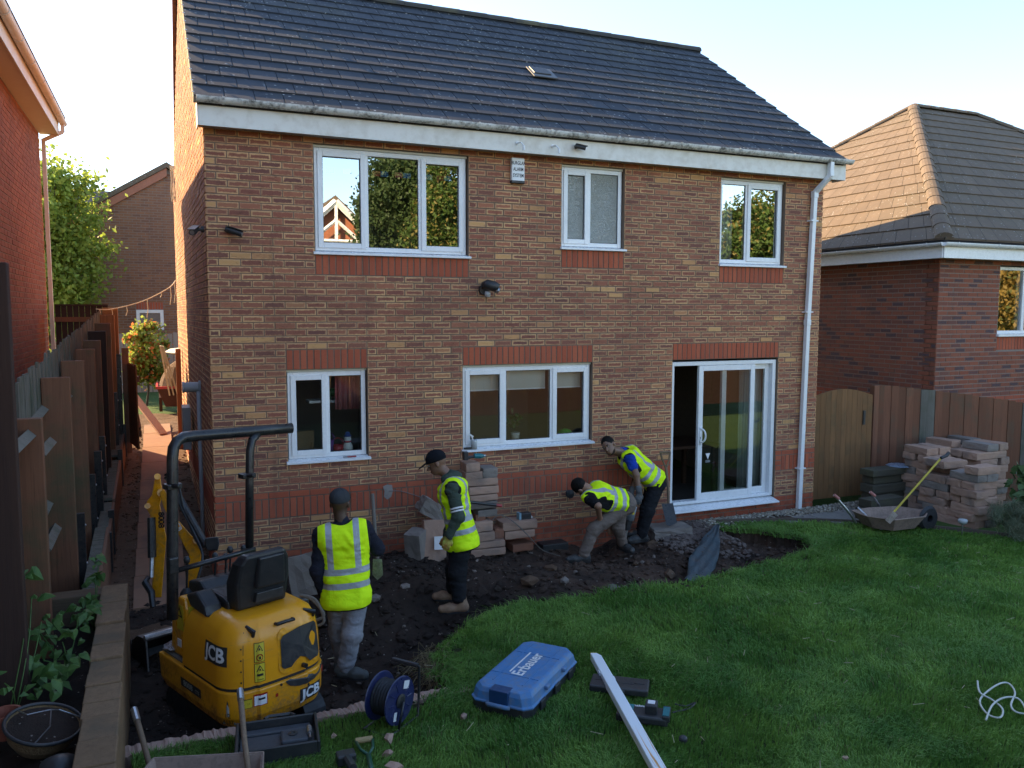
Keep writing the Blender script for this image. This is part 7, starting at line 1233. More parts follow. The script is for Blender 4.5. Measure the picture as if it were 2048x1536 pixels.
# digging shovel behind the first man
t = thing('long_shovel', 'long wooden shovel shaft standing in front of the man in grey trousers', 'shovel', (0,0,0)); m = MB(); m.tube([at(745,988,7.75),at(750,1060,7.6),at(755,1118,7.5)], 0.018, 8); m.build('shaft', wood('grey_shaft', (0.20,0.17,0.14), (0.15,0.13,0.11)), t); m = MB(); m.prism([(746,1118),(764,1118),(766,1150),(755,1160),(745,1150)], lambda a, b: at(a, b, 7.5), lambda a, b: at(a, b, 7.506)); m.build('blade', M_STEEL, t)
p = at(612,1150,7.75); M = Matrix.Translation(p) @ Matrix.Rotation(R(-14),4,'X') @ Matrix.Rotation(R(-6),4,'Y'); block(-0.16,0.16,-0.2,0.2,0,0.05,M_BLKG,'grey sheet of concrete standing between the digger seat and the first man', M=M, jag=0.02, name='concrete_slab', cat='concrete slab', group=None)
# ------------------------------------------------------------------ people: signed distance bodies
class SDF:
    def __init__(s, lo, hi, res):
        s.lo = np.array(lo, float)-0.03; s.res = res; n_ = np.ceil((np.array(hi, float)+0.03-s.lo)/res).astype(int)+1; s.n = n_; s.d = np.full(n_, 0.25, np.float32)
        s.ax = [s.lo[i]+np.arange(n_[i])*res for i in range(3)]
    def _box(s, lo, hi):
        a = np.clip(np.floor((lo-s.lo)/s.res).astype(int), 0, s.n); b = np.clip(np.ceil((hi-s.lo)/s.res).astype(int)+1, 0, s.n); return tuple(slice(a[i], b[i]) for i in range(3))
    def _grid(s, sl): return np.stack(np.meshgrid(s.ax[0][sl[0]], s.ax[1][sl[1]], s.ax[2][sl[2]], indexing='ij'), -1)
    def cone(s, a, b, ra, rb, k=0.03, op='add', flat=None):
        "rounded cone from a to b; flat=(axis vector, factor) squashes the section along a direction"
        a, b = np.array(a, float), np.array(b, float); m = max(ra, rb)*1.25+k+2*s.res+0.02; sl = s._box(np.minimum(a, b)-m, np.maximum(a, b)+m); P = s._grid(sl)
        if P.size == 0: return s
        ba = b-a; L2 = max(ba@ba, 1e-9); pa = P-a; h = np.clip((pa@ba)/L2, 0, 1); q = pa-h[..., None]*ba
        if flat is not None:
            ax_ = np.array(flat[0], float); ax_ /= np.linalg.norm(ax_); c = q@ax_; q = q+(c*(1.0/flat[1]-1))[..., None]*ax_
        d = (np.linalg.norm(q, axis=-1)-(ra+(rb-ra)*h)).astype(np.float32); s._comb(sl, d, k, op); return s
    def ell(s, c, r_, k=0.03, op='add', Rm=None):
        c = np.array(c, float); r_ = np.array(r_, float); m = r_.max()+k+0.03; sl = s._box(c-m, c+m); P = s._grid(sl)-c
        if Rm is not None: P = P@np.array(Rm, float)
        l_ = np.linalg.norm(P/r_, axis=-1); g = np.linalg.norm(P/(r_*r_), axis=-1)+1e-6; d = (l_*(l_-1)/g).astype(np.float32); s._comb(sl, d, k, op); return s
    def _comb(s, sl, d, k, op):
        o = s.d[sl]
        if op == 'add':
            h = np.maximum(k-np.abs(o-d), 0)/max(k, 1e-6); s.d[sl] = np.minimum(o, d)-h*h*k*0.25
        elif op == 'sub': d = -d; h = np.maximum(k-np.abs(o-d), 0)/max(k, 1e-6); s.d[sl] = np.maximum(o, d)+h*h*k*0.25
    def plane(s, p, n_):
        "keep the side the normal points away from"
        np.maximum(s.d, s._pd(p, n_), out=s.d); return s
    def _pd(s, p, n_):
        x, y, z = [((s.ax[i]-p[i])*n_[i]).astype(np.float32) for i in range(3)]; return x[:, None, None]+y[None, :, None]+z[None, None, :]
    def plane2(s, p, n_, p2, n2):
        np.maximum(s.d, np.minimum(s._pd(p, n_), s._pd(p2, n2)), out=s.d); return s
    def disp(s, fn):
        msk = np.abs(s.d) < 0.024; idx = np.argwhere(msk); P = s.lo+idx*s.res; s.d[msk] += fn(P).astype(np.float32); return s
    def mesh(s):
        d = s.d; inside = d < 0; res = s.res; c = [inside[i:inside.shape[0]-1+i, j:inside.shape[1]-1+j, k:inside.shape[2]-1+k] for i in (0,1) for j in (0,1) for k in (0,1)]
        tot = sum(x.astype(np.int8) for x in c); act = (tot > 0) & (tot < 8); ids = np.argwhere(act); idx = np.full(act.shape, -1, np.int64); idx[act] = np.arange(len(ids))
        cor = np.array([(i,j,k) for i in (0,1) for j in (0,1) for k in (0,1)]); val = np.stack([d[ids[:,0]+o[0], ids[:,1]+o[1], ids[:,2]+o[2]] for o in cor], 1); acc = np.zeros((len(ids), 3)); cnt = np.zeros(len(ids))
        for a in range(8):
            for b in range(a+1, 8):
                if np.abs(cor[a]-cor[b]).sum() != 1: continue
                m = (val[:, a] < 0) != (val[:, b] < 0); t = np.where(m, val[:, a]/(val[:, a]-val[:, b]+1e-12), 0); p = cor[a]+t[:, None]*(cor[b]-cor[a]); acc[m] += p[m]; cnt[m] += 1
        V = s.lo+(ids+acc/np.maximum(cnt, 1)[:, None])*res; F = []
        for ax_ in range(3):
            sl0 = [slice(None)]*3; sl1 = [slice(None)]*3; sl0[ax_] = slice(0, -1); sl1[ax_] = slice(1, None); ch = inside[tuple(sl0)] != inside[tuple(sl1)]; e = np.argwhere(ch); u, v = [(1,2),(2,0),(0,1)][ax_]
            ok = (e[:, u] > 0) & (e[:, v] > 0) & (e[:, u] < d.shape[u]-1) & (e[:, v] < d.shape[v]-1); e = e[ok]
            def g(du, dv): q = e.copy(); q[:, u] += du; q[:, v] += dv; return idx[q[:,0], q[:,1], q[:,2]]
            f = np.stack([g(-1,-1), g(0,-1), g(0,0), g(-1,0)], 1); fl = ~inside[e[:,0], e[:,1], e[:,2]]; f[fl] = f[fl][:, ::-1]; F.append(f)
        F = np.concatenate(F); F = F[(F >= 0).all(1)]; return V, F
def obj_sdf(name, s_, mat, parent, attrs=None):
    V, F = s_.mesh(); o = join_np(name, V-np.array(parent.location), F, mat, parent, smooth=True)
    if attrs:
        for k, fn in attrs.items():
            a = o.data.attributes.new(k, 'FLOAT_VECTOR', 'POINT'); co = np.zeros(len(o.data.vertices)*3, np.float32); o.data.vertices.foreach_get('co', co); a.data.foreach_set('vector', fn(co.reshape(-1, 3)+np.array(parent.location)).astype(np.float32).ravel())
    return o
def cloth(name, col, col2=None, rough=0.9, fold=1.0, scale=5):
    n = NT(name); p = n.coord('Object'); n1 = n.noise(p, scale, 4, 0.6); n2 = n.noise(p, 400, 2); c = n.mix(n.rr(n1, 0.35, 0.7), col, col2 or tuple(x*0.65 for x in col)); n.bump(n.math('ADD', n.math('MULTIPLY', n.noise(p, 16, 4, 0.6, 1.0), 1.0*fold), n.math('MULTIPLY', n2, 0.1)), 0.55, 0.02); return n.done(c, rough, None, 0.15)
def skin(name, col): 
    n = NT(name); p = n.coord('Object'); c = n.mix(n.noise(p, 30, 3), col, tuple(x*0.8 for x in col)); n.b.inputs['Subsurface Weight'].default_value = 0.08; n.b.inputs['Subsurface Radius'].default_value = (0.02,0.008,0.005); n.bump(n.noise(p, 140, 3), 0.15, 0.003); return n.done(c, 0.5)
def hivis_mat():
    n = NT('hi_vis_vest'); a = n.n('ShaderNodeAttribute', attribute_name='tc').outputs['Vector']; a2 = n.n('ShaderNodeAttribute', attribute_name='cut').outputs['Vector']
    s_ = n.n('ShaderNodeSeparateXYZ'); n.l(a, s_.inputs[0]); x, y, z = s_.outputs; sc = n.n('ShaderNodeSeparateXYZ'); n.l(a2, sc.inputs[0]); p = n.coord('Object')
    def band(v, c, h): return n.math('LESS_THAN', n.math('ABSOLUTE', n.math('SUBTRACT', v, c)), h)
    b1, b2 = band(z, 0.215, 0.026), band(z, 0.095, 0.026); br = n.math('MULTIPLY', band(n.math('ABSOLUTE', x), 0.115, 0.026), n.math('GREATER_THAN', z, 0.215)); refl = n.math('MAXIMUM', n.math('MAXIMUM', b1, b2), br)
    fold = n.noise(p, 9, 4, 0.6, 1.0); yel = n.mix(n.rr(fold, 0.35, 0.7), (0.72,1.0,0.012), (0.62,0.95,0.01)); c = n.mix(refl, yel, n.mix(n.noise(p, 60, 3), (0.30,0.32,0.33), (0.42,0.44,0.46))); trim = n.math('GREATER_THAN', sc.outputs[0], -0.014); c = n.mix(trim, c, (0.012,0.012,0.014))
    n.bump(n.math('ADD', fold, n.math('MULTIPLY', n.noise(p, 300, 2), 0.05)), 0.5, 0.02); n.done(c, n.mix(refl, (0.75,)*3, (0.35,)*3), None, 0.2); return n.m
M_VEST = hivis_mat()
def wrinkle(amp, fx=9.0, fz=22.0):
    return lambda P: amp*(fbm(P*np.array([1,1,2.2])+3.1, fx, 3)*1.6 + 0.5*np.sin(P[:, 2]*fz*6+fbm(P, 6, 2)*22)*fbm(P+5, 4, 2))
def V3(*p): return np.array(at(*p))
def hand(s_, wr, kn, side, r_=0.011, curl=0.6, up=(0,0,1)):
    "palm from wrist to knuckles, four fingers of different lengths and a thumb leaving the side of the palm"
    wr, kn = np.array(wr, float), np.array(kn, float); f = kn-wr; L = np.linalg.norm(f); f /= L; sd_ = np.array(side, float); sd_ -= f*(sd_@f); sd_ /= np.linalg.norm(sd_); nn = np.cross(f, sd_)
    s_.cone(wr, kn, 0.028, 0.034, 0.02, flat=(nn, 0.55))
    for i, (o_, l_) in enumerate(((-0.030,0.066),(-0.010,0.078),(0.010,0.074),(0.029,0.058))):
        b = kn+sd_*o_; m_ = b+f*l_*0.5+nn*curl*l_*0.12; e = m_+f*l_*0.5*math.cos(curl)+nn*l_*0.5*math.sin(curl); s_.cone(b-f*0.01, m_, r_, r_*0.92, 0.008); s_.cone(m_, e, r_*0.92, r_*0.75, 0.006)
    b = wr+f*L*0.3-sd_*0.026; m_ = b+f*0.04-sd_*0.022+nn*0.012; s_.cone(b, m_, 0.014, 0.012, 0.01); s_.cone(m_, m_+f*0.03-sd_*0.004+nn*0.012, 0.012, 0.009, 0.006)
def frame_of(hip, neck, right):
    z = neck-hip; z /= np.linalg.norm(z); x = right-z*(right@z); x /= np.linalg.norm(x); y = np.cross(z, x); return np.stack([x, y, z], 1)     # columns
def head_shape(s_, c, Fr, k=0.02, sc=1.0):
    "c head centre; Fr columns: x to the head's right, y forward (face), z up"
    X, Y, Z = Fr[:, 0], Fr[:, 1], Fr[:, 2]
    s_.ell(c+Z*0.025*sc-Y*0.012*sc, (0.076*sc,0.096*sc,0.092*sc), k, Rm=Fr); s_.ell(c-Z*0.045*sc+Y*0.022*sc, (0.058*sc,0.066*sc,0.072*sc), k, Rm=Fr); s_.ell(c-Z*0.092*sc+Y*0.055*sc, (0.030*sc,0.026*sc,0.024*sc), 0.025, Rm=Fr)
    s_.cone(c+Y*0.082*sc+Z*0.005*sc, c+Y*0.108*sc-Z*0.035*sc, 0.009*sc, 0.015*sc, 0.012); s_.ell(c+Y*0.078*sc+Z*0.022*sc, (0.05*sc,0.016*sc,0.010*sc), 0.014, Rm=Fr)
    for sgn in (-1, 1):
        s_.ell(c+X*sgn*0.031*sc+Y*0.088*sc+Z*0.004*sc, (0.014*sc,0.012*sc,0.010*sc), 0.006, 'sub', Rm=Fr); s_.ell(c+X*sgn*0.078*sc-Z*0.012*sc-Y*0.008*sc, (0.010*sc,0.020*sc,0.032*sc), 0.008, Rm=Fr)
    s_.ell(c+Y*0.090*sc-Z*0.066*sc, (0.024*sc,0.010*sc,0.006*sc), 0.008, Rm=Fr); s_.ell(c+Y*0.087*sc-Z*0.078*sc, (0.020*sc,0.010*sc,0.006*sc), 0.008, Rm=Fr)
def face_details(parent, c, Fr, sc=1.0, beard=None, brow=(0.01,0.008,0.007)):
    X, Y, Z = Fr[:, 0], Fr[:, 1], Fr[:, 2]; off = np.array(parent.location); me_ = grimy('eye_white', (0.26,0.23,0.21), None, 0.3, bump=0); mi = grimy('eye_iris', (0.012,0.008,0.006), None, 0.15, bump=0); mb_ = grimy('dark_hair_tuft', brow, None, 0.8)
    for sgn in (-1, 1):
        e = c+X*sgn*0.031*sc+Y*0.080*sc+Z*0.004*sc-off; m = MB(); m.lathe([(0.0,-0.0075*sc),(0.008*sc,-0.005*sc),(0.0115*sc,0),(0.008*sc,0.005*sc),(0,0.0075*sc)], 10, Matrix.Translation(Vector(e))); m.build('eye', me_, parent, smooth=True); m = MB(); q = e+Y*0.0095*sc; m.lathe([(0.0,-0.005*sc),(0.0055*sc,0),(0.0,0.005*sc)], 8, Matrix.Translation(Vector(q))); m.build('iris', mi, parent)
        m = MB(); b = c+X*sgn*0.030*sc+Y*0.095*sc+Z*0.024*sc-off; m.tube([Vector(b-X*0.018*sc-Z*0.002), Vector(b+Y*0.003), Vector(b+X*0.018*sc-Z*0.003-Y*0.006)], [0.003*sc,0.0045*sc,0.003*sc], 6); m.build('eyebrow', mb_, parent)
def cap_on(parent, c, Fr, mat, sc=1.0, brim=True, backwards=False):
    X, Y, Z = Fr[:, 0], Fr[:, 1], Fr[:, 2]; s_ = SDF(c-0.2, c+0.2, 0.006); s_.ell(c+Z*0.04*sc-Y*0.01*sc, (0.087*sc,0.108*sc,0.090*sc), 0.01, Rm=Fr); s_.plane(c+Z*0.018*sc, -Z*0.97+Y*0.12)
    bd = -Y if backwards else Y
    if brim: s_.ell(c+bd*0.125*sc+Z*0.03*sc, (0.066*sc,0.072*sc,0.007), 0.012, Rm=np.stack([X, bd*0.96-Z*0.22, Z*0.96+bd*0.22], 1))
    o = obj_sdf('cap', s_, mat, parent); m = MB(); off = np.array(parent.location); m.lathe([(0.0,0.005),(0.008,0.003),(0.009,-0.003)], 8, Matrix.Translation(Vector(c+Z*0.13*sc-Y*0.01-off))); m.build('cap_button', mat, o)
    for a in range(6):
        an = a*math.pi/3+0.3; m = MB(); m.tube([Vector(c+Z*(0.04*sc+0.0915*sc*math.sin(t_))-Y*0.01*sc+(X*math.cos(an)*0.0885+Y*math.sin(an)*0.1095)*sc*math.cos(t_)-off) for t_ in [0.05+1.45*i/7 for i in range(8)]], 0.002, 4); m.build('cap_seam', mat, o)
    m = MB(); q0 = c-bd*0.106*sc+Z*0.03*sc-off; m.tube([Vector(q0+X*0.045*math.cos(t_)*sc+Z*0.03*math.sin(t_)*sc+bd*0.012*(math.cos(t_)**2+0.6*math.sin(t_))) for t_ in [math.pi*i/10 for i in range(11)]], 0.006, 6); m.build('cap_strap', M_SEAL, o); return o
def torso_prims(s_, hip, neck, Fr, w=1.0, off=0.0, k=0.05, belly=0.0):
    X, Y, Z = Fr[:, 0], Fr[:, 1], Fr[:, 2]; L = np.linalg.norm(neck-hip)
    def sec(t, rx, ry, dy=0.0): return hip+Z*L*t+Y*dy, rx*w+off, ry*w+off
    S_ = [sec(0.0,0.158,0.112,-0.01), sec(0.22,0.150,0.105,0.0), sec(0.5,0.165,0.112,0.005), sec(0.75,0.182,0.115,0.0), sec(0.90,0.165,0.092,-0.005)]
    for (a, rx, ry), (b, rx2, ry2) in zip(S_, S_[1:]):
        n_ = 3
        for i in range(n_): f = i/n_; s_.ell(a+(b-a)*f, (rx+(rx2-rx)*f, ry+(ry2-ry)*f, 0.075), k, Rm=Fr)
    s_.ell(S_[-1][0], (S_[-1][1], S_[-1][2], 0.055), k, Rm=Fr)
def person(label, J, col, boots='shoe', cap=None, hair=None, w=1.0, sleeve='long', hood=False, gloves=(None,None), vest=True, trouser_w=1.0, stripes=None, face=False, beard=False, collar=None):
    "J: joints in world space (numpy).  col: dict of materials"
    pts = np.array([v for k_, v in J.items() if isinstance(v, np.ndarray) and v.shape == (3,) and not k_.endswith('side')]); lo, hi = pts.min(0)-0.2, pts.max(0)+0.2; base = pts[np.argmin(pts[:, 2])]
    t = thing('person', label, 'person', tuple((float((J['lank']+J['rank'])[0]/2), float((J['lank']+J['rank'])[1]/2), float(min(J['ltoe'][2], J['rtoe'][2])-0.03))))
    bpy.context.view_layer.update()
    Fr = frame_of(J['hip'], J['neck'], J['rsho']-J['lsho']); X, Y, Z = Fr[:, 0], Fr[:, 1], Fr[:, 2]; HF = J['hf']; res = 0.0075
    # body, one continuous skin surface
    b = SDF(lo, hi, res); torso_prims(b, J['hip'], J['neck'], Fr, w*0.94); head_shape(b, J['head'], HF); b.cone(J['neck']-Z*0.02, J['head']-HF[:, 2]*0.07-HF[:, 1]*0.02, 0.058, 0.052, 0.03)
    for s_ in 'lr':
        sd_ = -1 if s_ == 'l' else 1
        b.cone(J['neck']-Z*0.05+X*sd_*0.05, J[s_+'sho'], 0.058, 0.055, 0.05); b.cone(J[s_+'sho'], J[s_+'elb'], 0.050, 0.040, 0.03); b.cone(J[s_+'elb'], J[s_+'wri'], 0.040, 0.028, 0.02)
        hp = J['hip']+X*sd_*0.085; b.cone(hp, J[s_+'kne'], 0.082, 0.055, 0.05); b.cone(J[s_+'kne'], J[s_+'ank'], 0.055, 0.038, 0.03); b.cone(J[s_+'ank'], J[s_+'toe'], 0.035, 0.030, 0.02)
        hand(b, J[s_+'wri'], J[s_+'wri']+(J[s_+'han']-J[s_+'wri'])*0.62, J.get(s_+'side', Y), curl=J.get(s_+'curl', 0.5))
    o = obj_sdf('body', b, col['skin'], t)
    if face: face_details(t, J['head'], HF)
    # trousers
    q = SDF(lo, hi, res); 
    for (tt, rx, ry) in ((-0.10,0.165,0.13),(0.0,0.168,0.128),(0.12,0.16,0.12),(0.2,0.155,0.115)): q.ell(J['hip']+Z*tt*0.5, (rx*w, ry*w, 0.09), 0.05, Rm=Fr)
    for s_ in 'lr':
        sd_ = -1 if s_ == 'l' else 1; hp = J['hip']+X*sd_*0.085-Z*0.02; tw = trouser_w; ank = J[s_+'ank']+(J[s_+'kne']-J[s_+'ank'])*J.get('hem', 0.10)
        q.cone(hp, J[s_+'kne'], 0.098*min(tw, 1.04), 0.074*tw, 0.05); q.cone(J[s_+'kne'], ank, 0.074*tw, 0.062*tw, 0.04)
        dn = (ank-J[s_+'kne']); dn = dn/np.linalg.norm(dn)
    q.disp(wrinkle(0.017, 13, 20)); obj_sdf('trousers', q, col['trousers'], t)
    # jumper or shirt
    g = SDF(lo, hi, res); torso_prims(g, J['hip'], J['neck'], Fr, w, 0.006)
    for s_ in 'lr':
        sd_ = -1 if s_ == 'l' else 1; g.cone(J['neck']-Z*0.05+X*sd_*0.05, J[s_+'sho'], 0.072, 0.068, 0.05)
        if sleeve == 'long': g.cone(J[s_+'sho'], J[s_+'elb'], 0.068, 0.058, 0.04); g.cone(J[s_+'elb'], J[s_+'wri']-(J[s_+'wri']-J[s_+'elb'])*0.05, 0.058, 0.044, 0.03)
        else: g.cone(J[s_+'sho'], J[s_+'sho']+(J[s_+'elb']-J[s_+'sho'])*0.55, 0.068, 0.066, 0.04)
    g.cone(J['neck']-Z*0.03, J['neck']+Z*0.03, 0.068, 0.062, 0.02)
    if hood:
        hb = J['neck']-Y*0.06+Z*0.02
        for a in (-0.07,-0.035,0,0.035,0.07): g.ell(hb+X*a+Y*abs(a)*0.9-Z*0.012, (0.05,0.058,0.055), 0.03, Rm=Fr)
        for sg in (-1,1): g.ell(J['neck']+X*sg*0.075+Y*0.03+Z*0.01, (0.03,0.06,0.04), 0.03, Rm=Fr)
    g.disp(wrinkle(0.018, 12, 18)); top = obj_sdf('jumper' if sleeve == 'long' else 't_shirt', g, col['top'], t)
    if stripes is not None:
        for k in range(2):
            f = stripes+k*0.10; c = J['lsho' if J.get('stripe_arm', 'l') == 'l' else 'rsho']; e = J['lelb' if J.get('stripe_arm', 'l') == 'l' else 'relb']; p0 = c+(e-c)*f; p1 = c+(e-c)*(f+0.055); m = MB(); off = np.array(t.location); m.tube([Vector(p0-off), Vector(p1-off)], [0.069,0.0685], 20); m.build('sleeve_stripe', M_WHITE, top)
    if vest:
        v = SDF(lo, hi, res); hem = J.get('vhem', -0.10); torso_prims(v, J['hip'], J['neck'], Fr, w*1.03, 0.032, 0.06); v.ell(J['hip']-Z*0.06, (0.19*w+0.024, 0.155*w+0.028, 0.12), 0.05, Rm=Fr)
        for sd_ in (-1, 1): v.cone(J['neck']-Z*0.05+X*sd_*0.05, (J['rsho'] if sd_ > 0 else J['lsho'])-X*sd_*0.02, 0.088, 0.090, 0.05)
        ah = []; Lt = np.linalg.norm(J['neck']-J['hip'])
        for s_ in 'lr': d = J[s_+'elb']-J[s_+'sho']; d = d/np.linalg.norm(d); o_ = (X if s_ == 'r' else -X); pl_ = J[s_+'sho']+o_*0.045; n_ = o_*0.93+Z*0.10+d*0.30*(1 if abs(d@Z) < 0.8 else 0.2); n_ = n_/np.linalg.norm(n_); v.plane2(pl_, n_, J['hip']+Z*Lt*0.60, Z); ah.append((pl_, n_))
        v.disp(lambda P: wrinkle(0.026, 6, 9)(P)+0.035*fbm(P*np.array([1,1,0.45])+1.7, 7, 2)); hp_, hn_ = J['hip']+Z*hem, -Z; v.plane(hp_, hn_); np_, nr_ = J['neck']+Z*0.01, 0.085; v.cone(J['neck']-Z*0.03+Y*0.02, J['neck']+Z*0.2, 0.080, 0.085, 0.008, 'sub')
        def cutfn(P):
            c = (P-hp_)@hn_
            for pl_, n_ in ah: c = np.maximum(c, np.minimum((P-pl_)@n_, (P-J['hip'])@Z-Lt*0.60+0.0))
            nk = J['neck']; c = np.maximum(c, 0.086-np.linalg.norm((P-nk-Y*0.01)-((P-nk-Y*0.01)@Z)[:, None]*Z, axis=1)-0.004*(((P-nk)@Z) < -0.12)*99)
            return np.stack([c, c*0, c*0], 1)
        obj_sdf('hi_vis_vest', v, M_VEST, t, {'tc': lambda P: (P-J['hip'])@Fr, 'cut': cutfn})
    # footwear
    for s_ in 'lr':
        a, to = J[s_+'ank'], J[s_+'toe']; f = to-a; f[2] = 0; f = f/max(np.linalg.norm(f), 1e-6); gz = min(a[2]-0.075, to[2]-0.02); heel = np.array([*(a-f*0.05)[:2], gz+0.045]); ball = np.array([*(a+f*0.10)[:2], gz+0.045]); tip = np.array([*(a+f*0.175)[:2], gz+0.040]); s = SDF(np.minimum(np.minimum(a, tip), heel)-0.16, np.maximum(np.maximum(a, tip), heel)+0.22, 0.006)
        s.cone(heel, ball, 0.043, 0.048, 0.03); s.cone(ball, tip, 0.048, 0.040, 0.03); up = np.array([0,0,1.0]); kd = (J[s_+'kne']-a); kd = kd/np.linalg.norm(kd); h_ = 0.19 if boots == 'rigger' else 0.06
        s.cone(heel+up*0.03+f*0.02, a+kd*h_, 0.052, 0.058 if boots == 'rigger' else 0.05, 0.04); s.disp(wrinkle(0.006, 14, 20)); s.plane(np.array([0,0,gz+0.004]), np.array([0,0,-1.0])); ob = obj_sdf('boot' if boots == 'rigger' else 'shoe', s, col['boots'], t)
        m = MB(); off = np.array(t.location); sd2 = np.array([-f[1], f[0], 0]); ol = [heel-f*0.045, heel-f*0.03+sd2*0.035, a*np.array([1,1,0])+np.array([0,0,gz])+f*0.03+sd2*0.038, ball+sd2*0.05, tip+sd2*0.03, tip+f*0.042, tip-sd2*0.03, ball-sd2*0.05, a*np.array([1,1,0])+np.array([0,0,gz])+f*0.03-sd2*0.038, heel-f*0.03-sd2*0.035]; m.loft([[Vector((p_[0]-off[0], p_[1]-off[1], gz-off[2]+z_)) for p_ in ol] for z_ in (0.0, 0.022)]); m.build('sole', M_SEAL, ob, bevel=0.004)
    if gloves[0] is not None:
        for s_, gm in zip('lr', gloves):
            if gm is None: continue
            s = SDF(np.minimum(J[s_+'wri'], J[s_+'han'])-0.14, np.maximum(J[s_+'wri'], J[s_+'han'])+0.14, 0.0055); hand(s, J[s_+'wri'], J[s_+'wri']+(J[s_+'han']-J[s_+'wri'])*0.62, J.get(s_+'side', Y), r_=0.0135, curl=J.get(s_+'curl', 0.5)); s.cone(J[s_+'wri']+(J[s_+'elb']-J[s_+'wri'])*0.2, J[s_+'wri'], 0.042, 0.036, 0.02); obj_sdf('glove', s, gm, t)
    if cap: cap_on(t, J['head'], HF, cap[0], backwards=cap[1])
    if hair:
        s = SDF(J['head']-0.2, J['head']+0.2, 0.006); H = HF; c = J['head']; s.ell(c+H[:, 2]*0.032-H[:, 1]*0.018, (0.080,0.098,0.092), 0.01, Rm=H); s.plane(c+H[:, 2]*0.012+H[:, 1]*0.05, (H[:, 1]*0.80-H[:, 2]*0.60)); s.disp(lambda P: 0.006*fbm(P, 60, 2)); obj_sdf('hair', s, hair, t)
    if beard:
        s = SDF(J['head']-0.2, J['head']+0.2, 0.006); H = HF; c = J['head']; s.ell(c-H[:, 2]*0.062+H[:, 1]*0.024, (0.060,0.064,0.060), 0.01, Rm=H); s.ell(c-H[:, 2]*0.092+H[:, 1]*0.055, (0.034,0.030,0.027), 0.02, Rm=H); s.plane(c-H[:, 2]*0.058+H[:, 1]*0.02, (H[:, 2]*0.80+H[:, 1]*0.60)); s.disp(lambda P: 0.005*fbm(P, 60, 2)); obj_sdf('beard', s, cloth('short_beard', (0.045,0.028,0.020), (0.03,0.02,0.016), 0.8, 0.5, 60), t)
    return t
def hframe(fwd, up):
    y = np.array(fwd, float); y /= np.linalg.norm(y); z = np.array(up, float); z -= y*(z@y); z /= np.linalg.norm(z); x = np.cross(y, z); return np.stack([x, y, z], 1)
FW, RT, UP = np.array(FWD), np.array(RGT), np.array([0,0,1.0])
M_SKIN1 = skin('deep_brown_skin', (0.075,0.036,0.022)); M_SKIN2 = skin('light_brown_skin', (0.30,0.155,0.095)); M_SKIN3 = skin('brown_skin', (0.22,0.115,0.072))
M_GREYT = cloth('grey_tracksuit', (0.27,0.27,0.29), (0.20,0.20,0.22)); M_NAVY = cloth('dark_navy_jumper', (0.020,0.021,0.033), (0.014,0.015,0.022)); M_GREEN = cloth('green_hoodie', (0.055,0.075,0.058), (0.04,0.056,0.044)); M_BLKT = cloth('black_work_trousers', (0.012,0.013,0.016), (0.018,0.018,0.02)); M_BROWNT = cloth('brown_work_trousers', (0.19,0.145,0.12), (0.14,0.107,0.09)); M_BLUET = cloth('blue_t_shirt', (0.012,0.055,0.36), (0.01,0.04,0.26)); M_BLKS = cloth('black_t_shirt', (0.011,0.011,0.013)); M_CAPG = cloth('grey_cap', (0.045,0.048,0.052), (0.035,0.037,0.04), fold=0.3); M_CAPB = cloth('black_cap', (0.010,0.011,0.015), None, fold=0.3); M_HAIR = cloth('black_hair', (0.010,0.008,0.007), None, 0.7, 0.5, 40)
M_SHOEG = grimy('grey_boot', (0.075,0.08,0.078), (0.05,0.055,0.055), 0.8, 8, 0.4, 60, dirt=(0.09,0.07,0.05)); M_RIG = grimy('tan_rigger_boot', (0.27,0.155,0.09), (0.19,0.11,0.065), 0.75, 6, 0.4, 60, dirt=(0.09,0.06,0.04)); M_SHOEB = grimy('black_trainer', (0.022,0.024,0.026), (0.04,0.04,0.04), 0.6, 14, 0.3, 60, dirt=(0.16,0.14,0.12)); M_GLVG = cloth('grey_work_glove', (0.15,0.155,0.16)); M_GLVY = cloth('yellow_orange_glove', (0.42,0.50,0.10), (0.42,0.16,0.05), 0.8, 1, 14)
# man seen from behind beside the excavator
d = 6.95; J = dict(head=V3(680,1006,6.98), neck=V3(684,1048,6.97), lsho=V3(643,1070,6.93), rsho=V3(727,1058,7.0), hip=V3(694,1186,6.98), lelb=V3(634,1140,6.88), lwri=V3(648,1192,6.98), lhan=V3(655,1222,7.08), relb=V3(756,1098,7.05), rwri=V3(750,1080,7.28), rhan=V3(752,1070,7.42), lkne=V3(678,1262,7.12), lank=V3(684,1322,7.28), ltoe=V3(700,1322,7.42), rkne=V3(704,1268,6.93), rank=V3(690,1338,6.98), rtoe=V3(724,1346,6.95), hf=hframe(FW*0.95+RT*0.05, UP*0.97+FW*0.2), lside=FW, rside=-UP, lcurl=0.9, rcurl=1.4, vhem=-0.115, hem=0.10)
person('man in hi vis vest, dark jumper and grey trousers seen from behind beside the excavator', J, dict(skin=M_SKIN1, trousers=M_GREYT, top=M_NAVY, boots=M_SHOEG), cap=(M_CAPG, False), w=1.02, trouser_w=1.14)
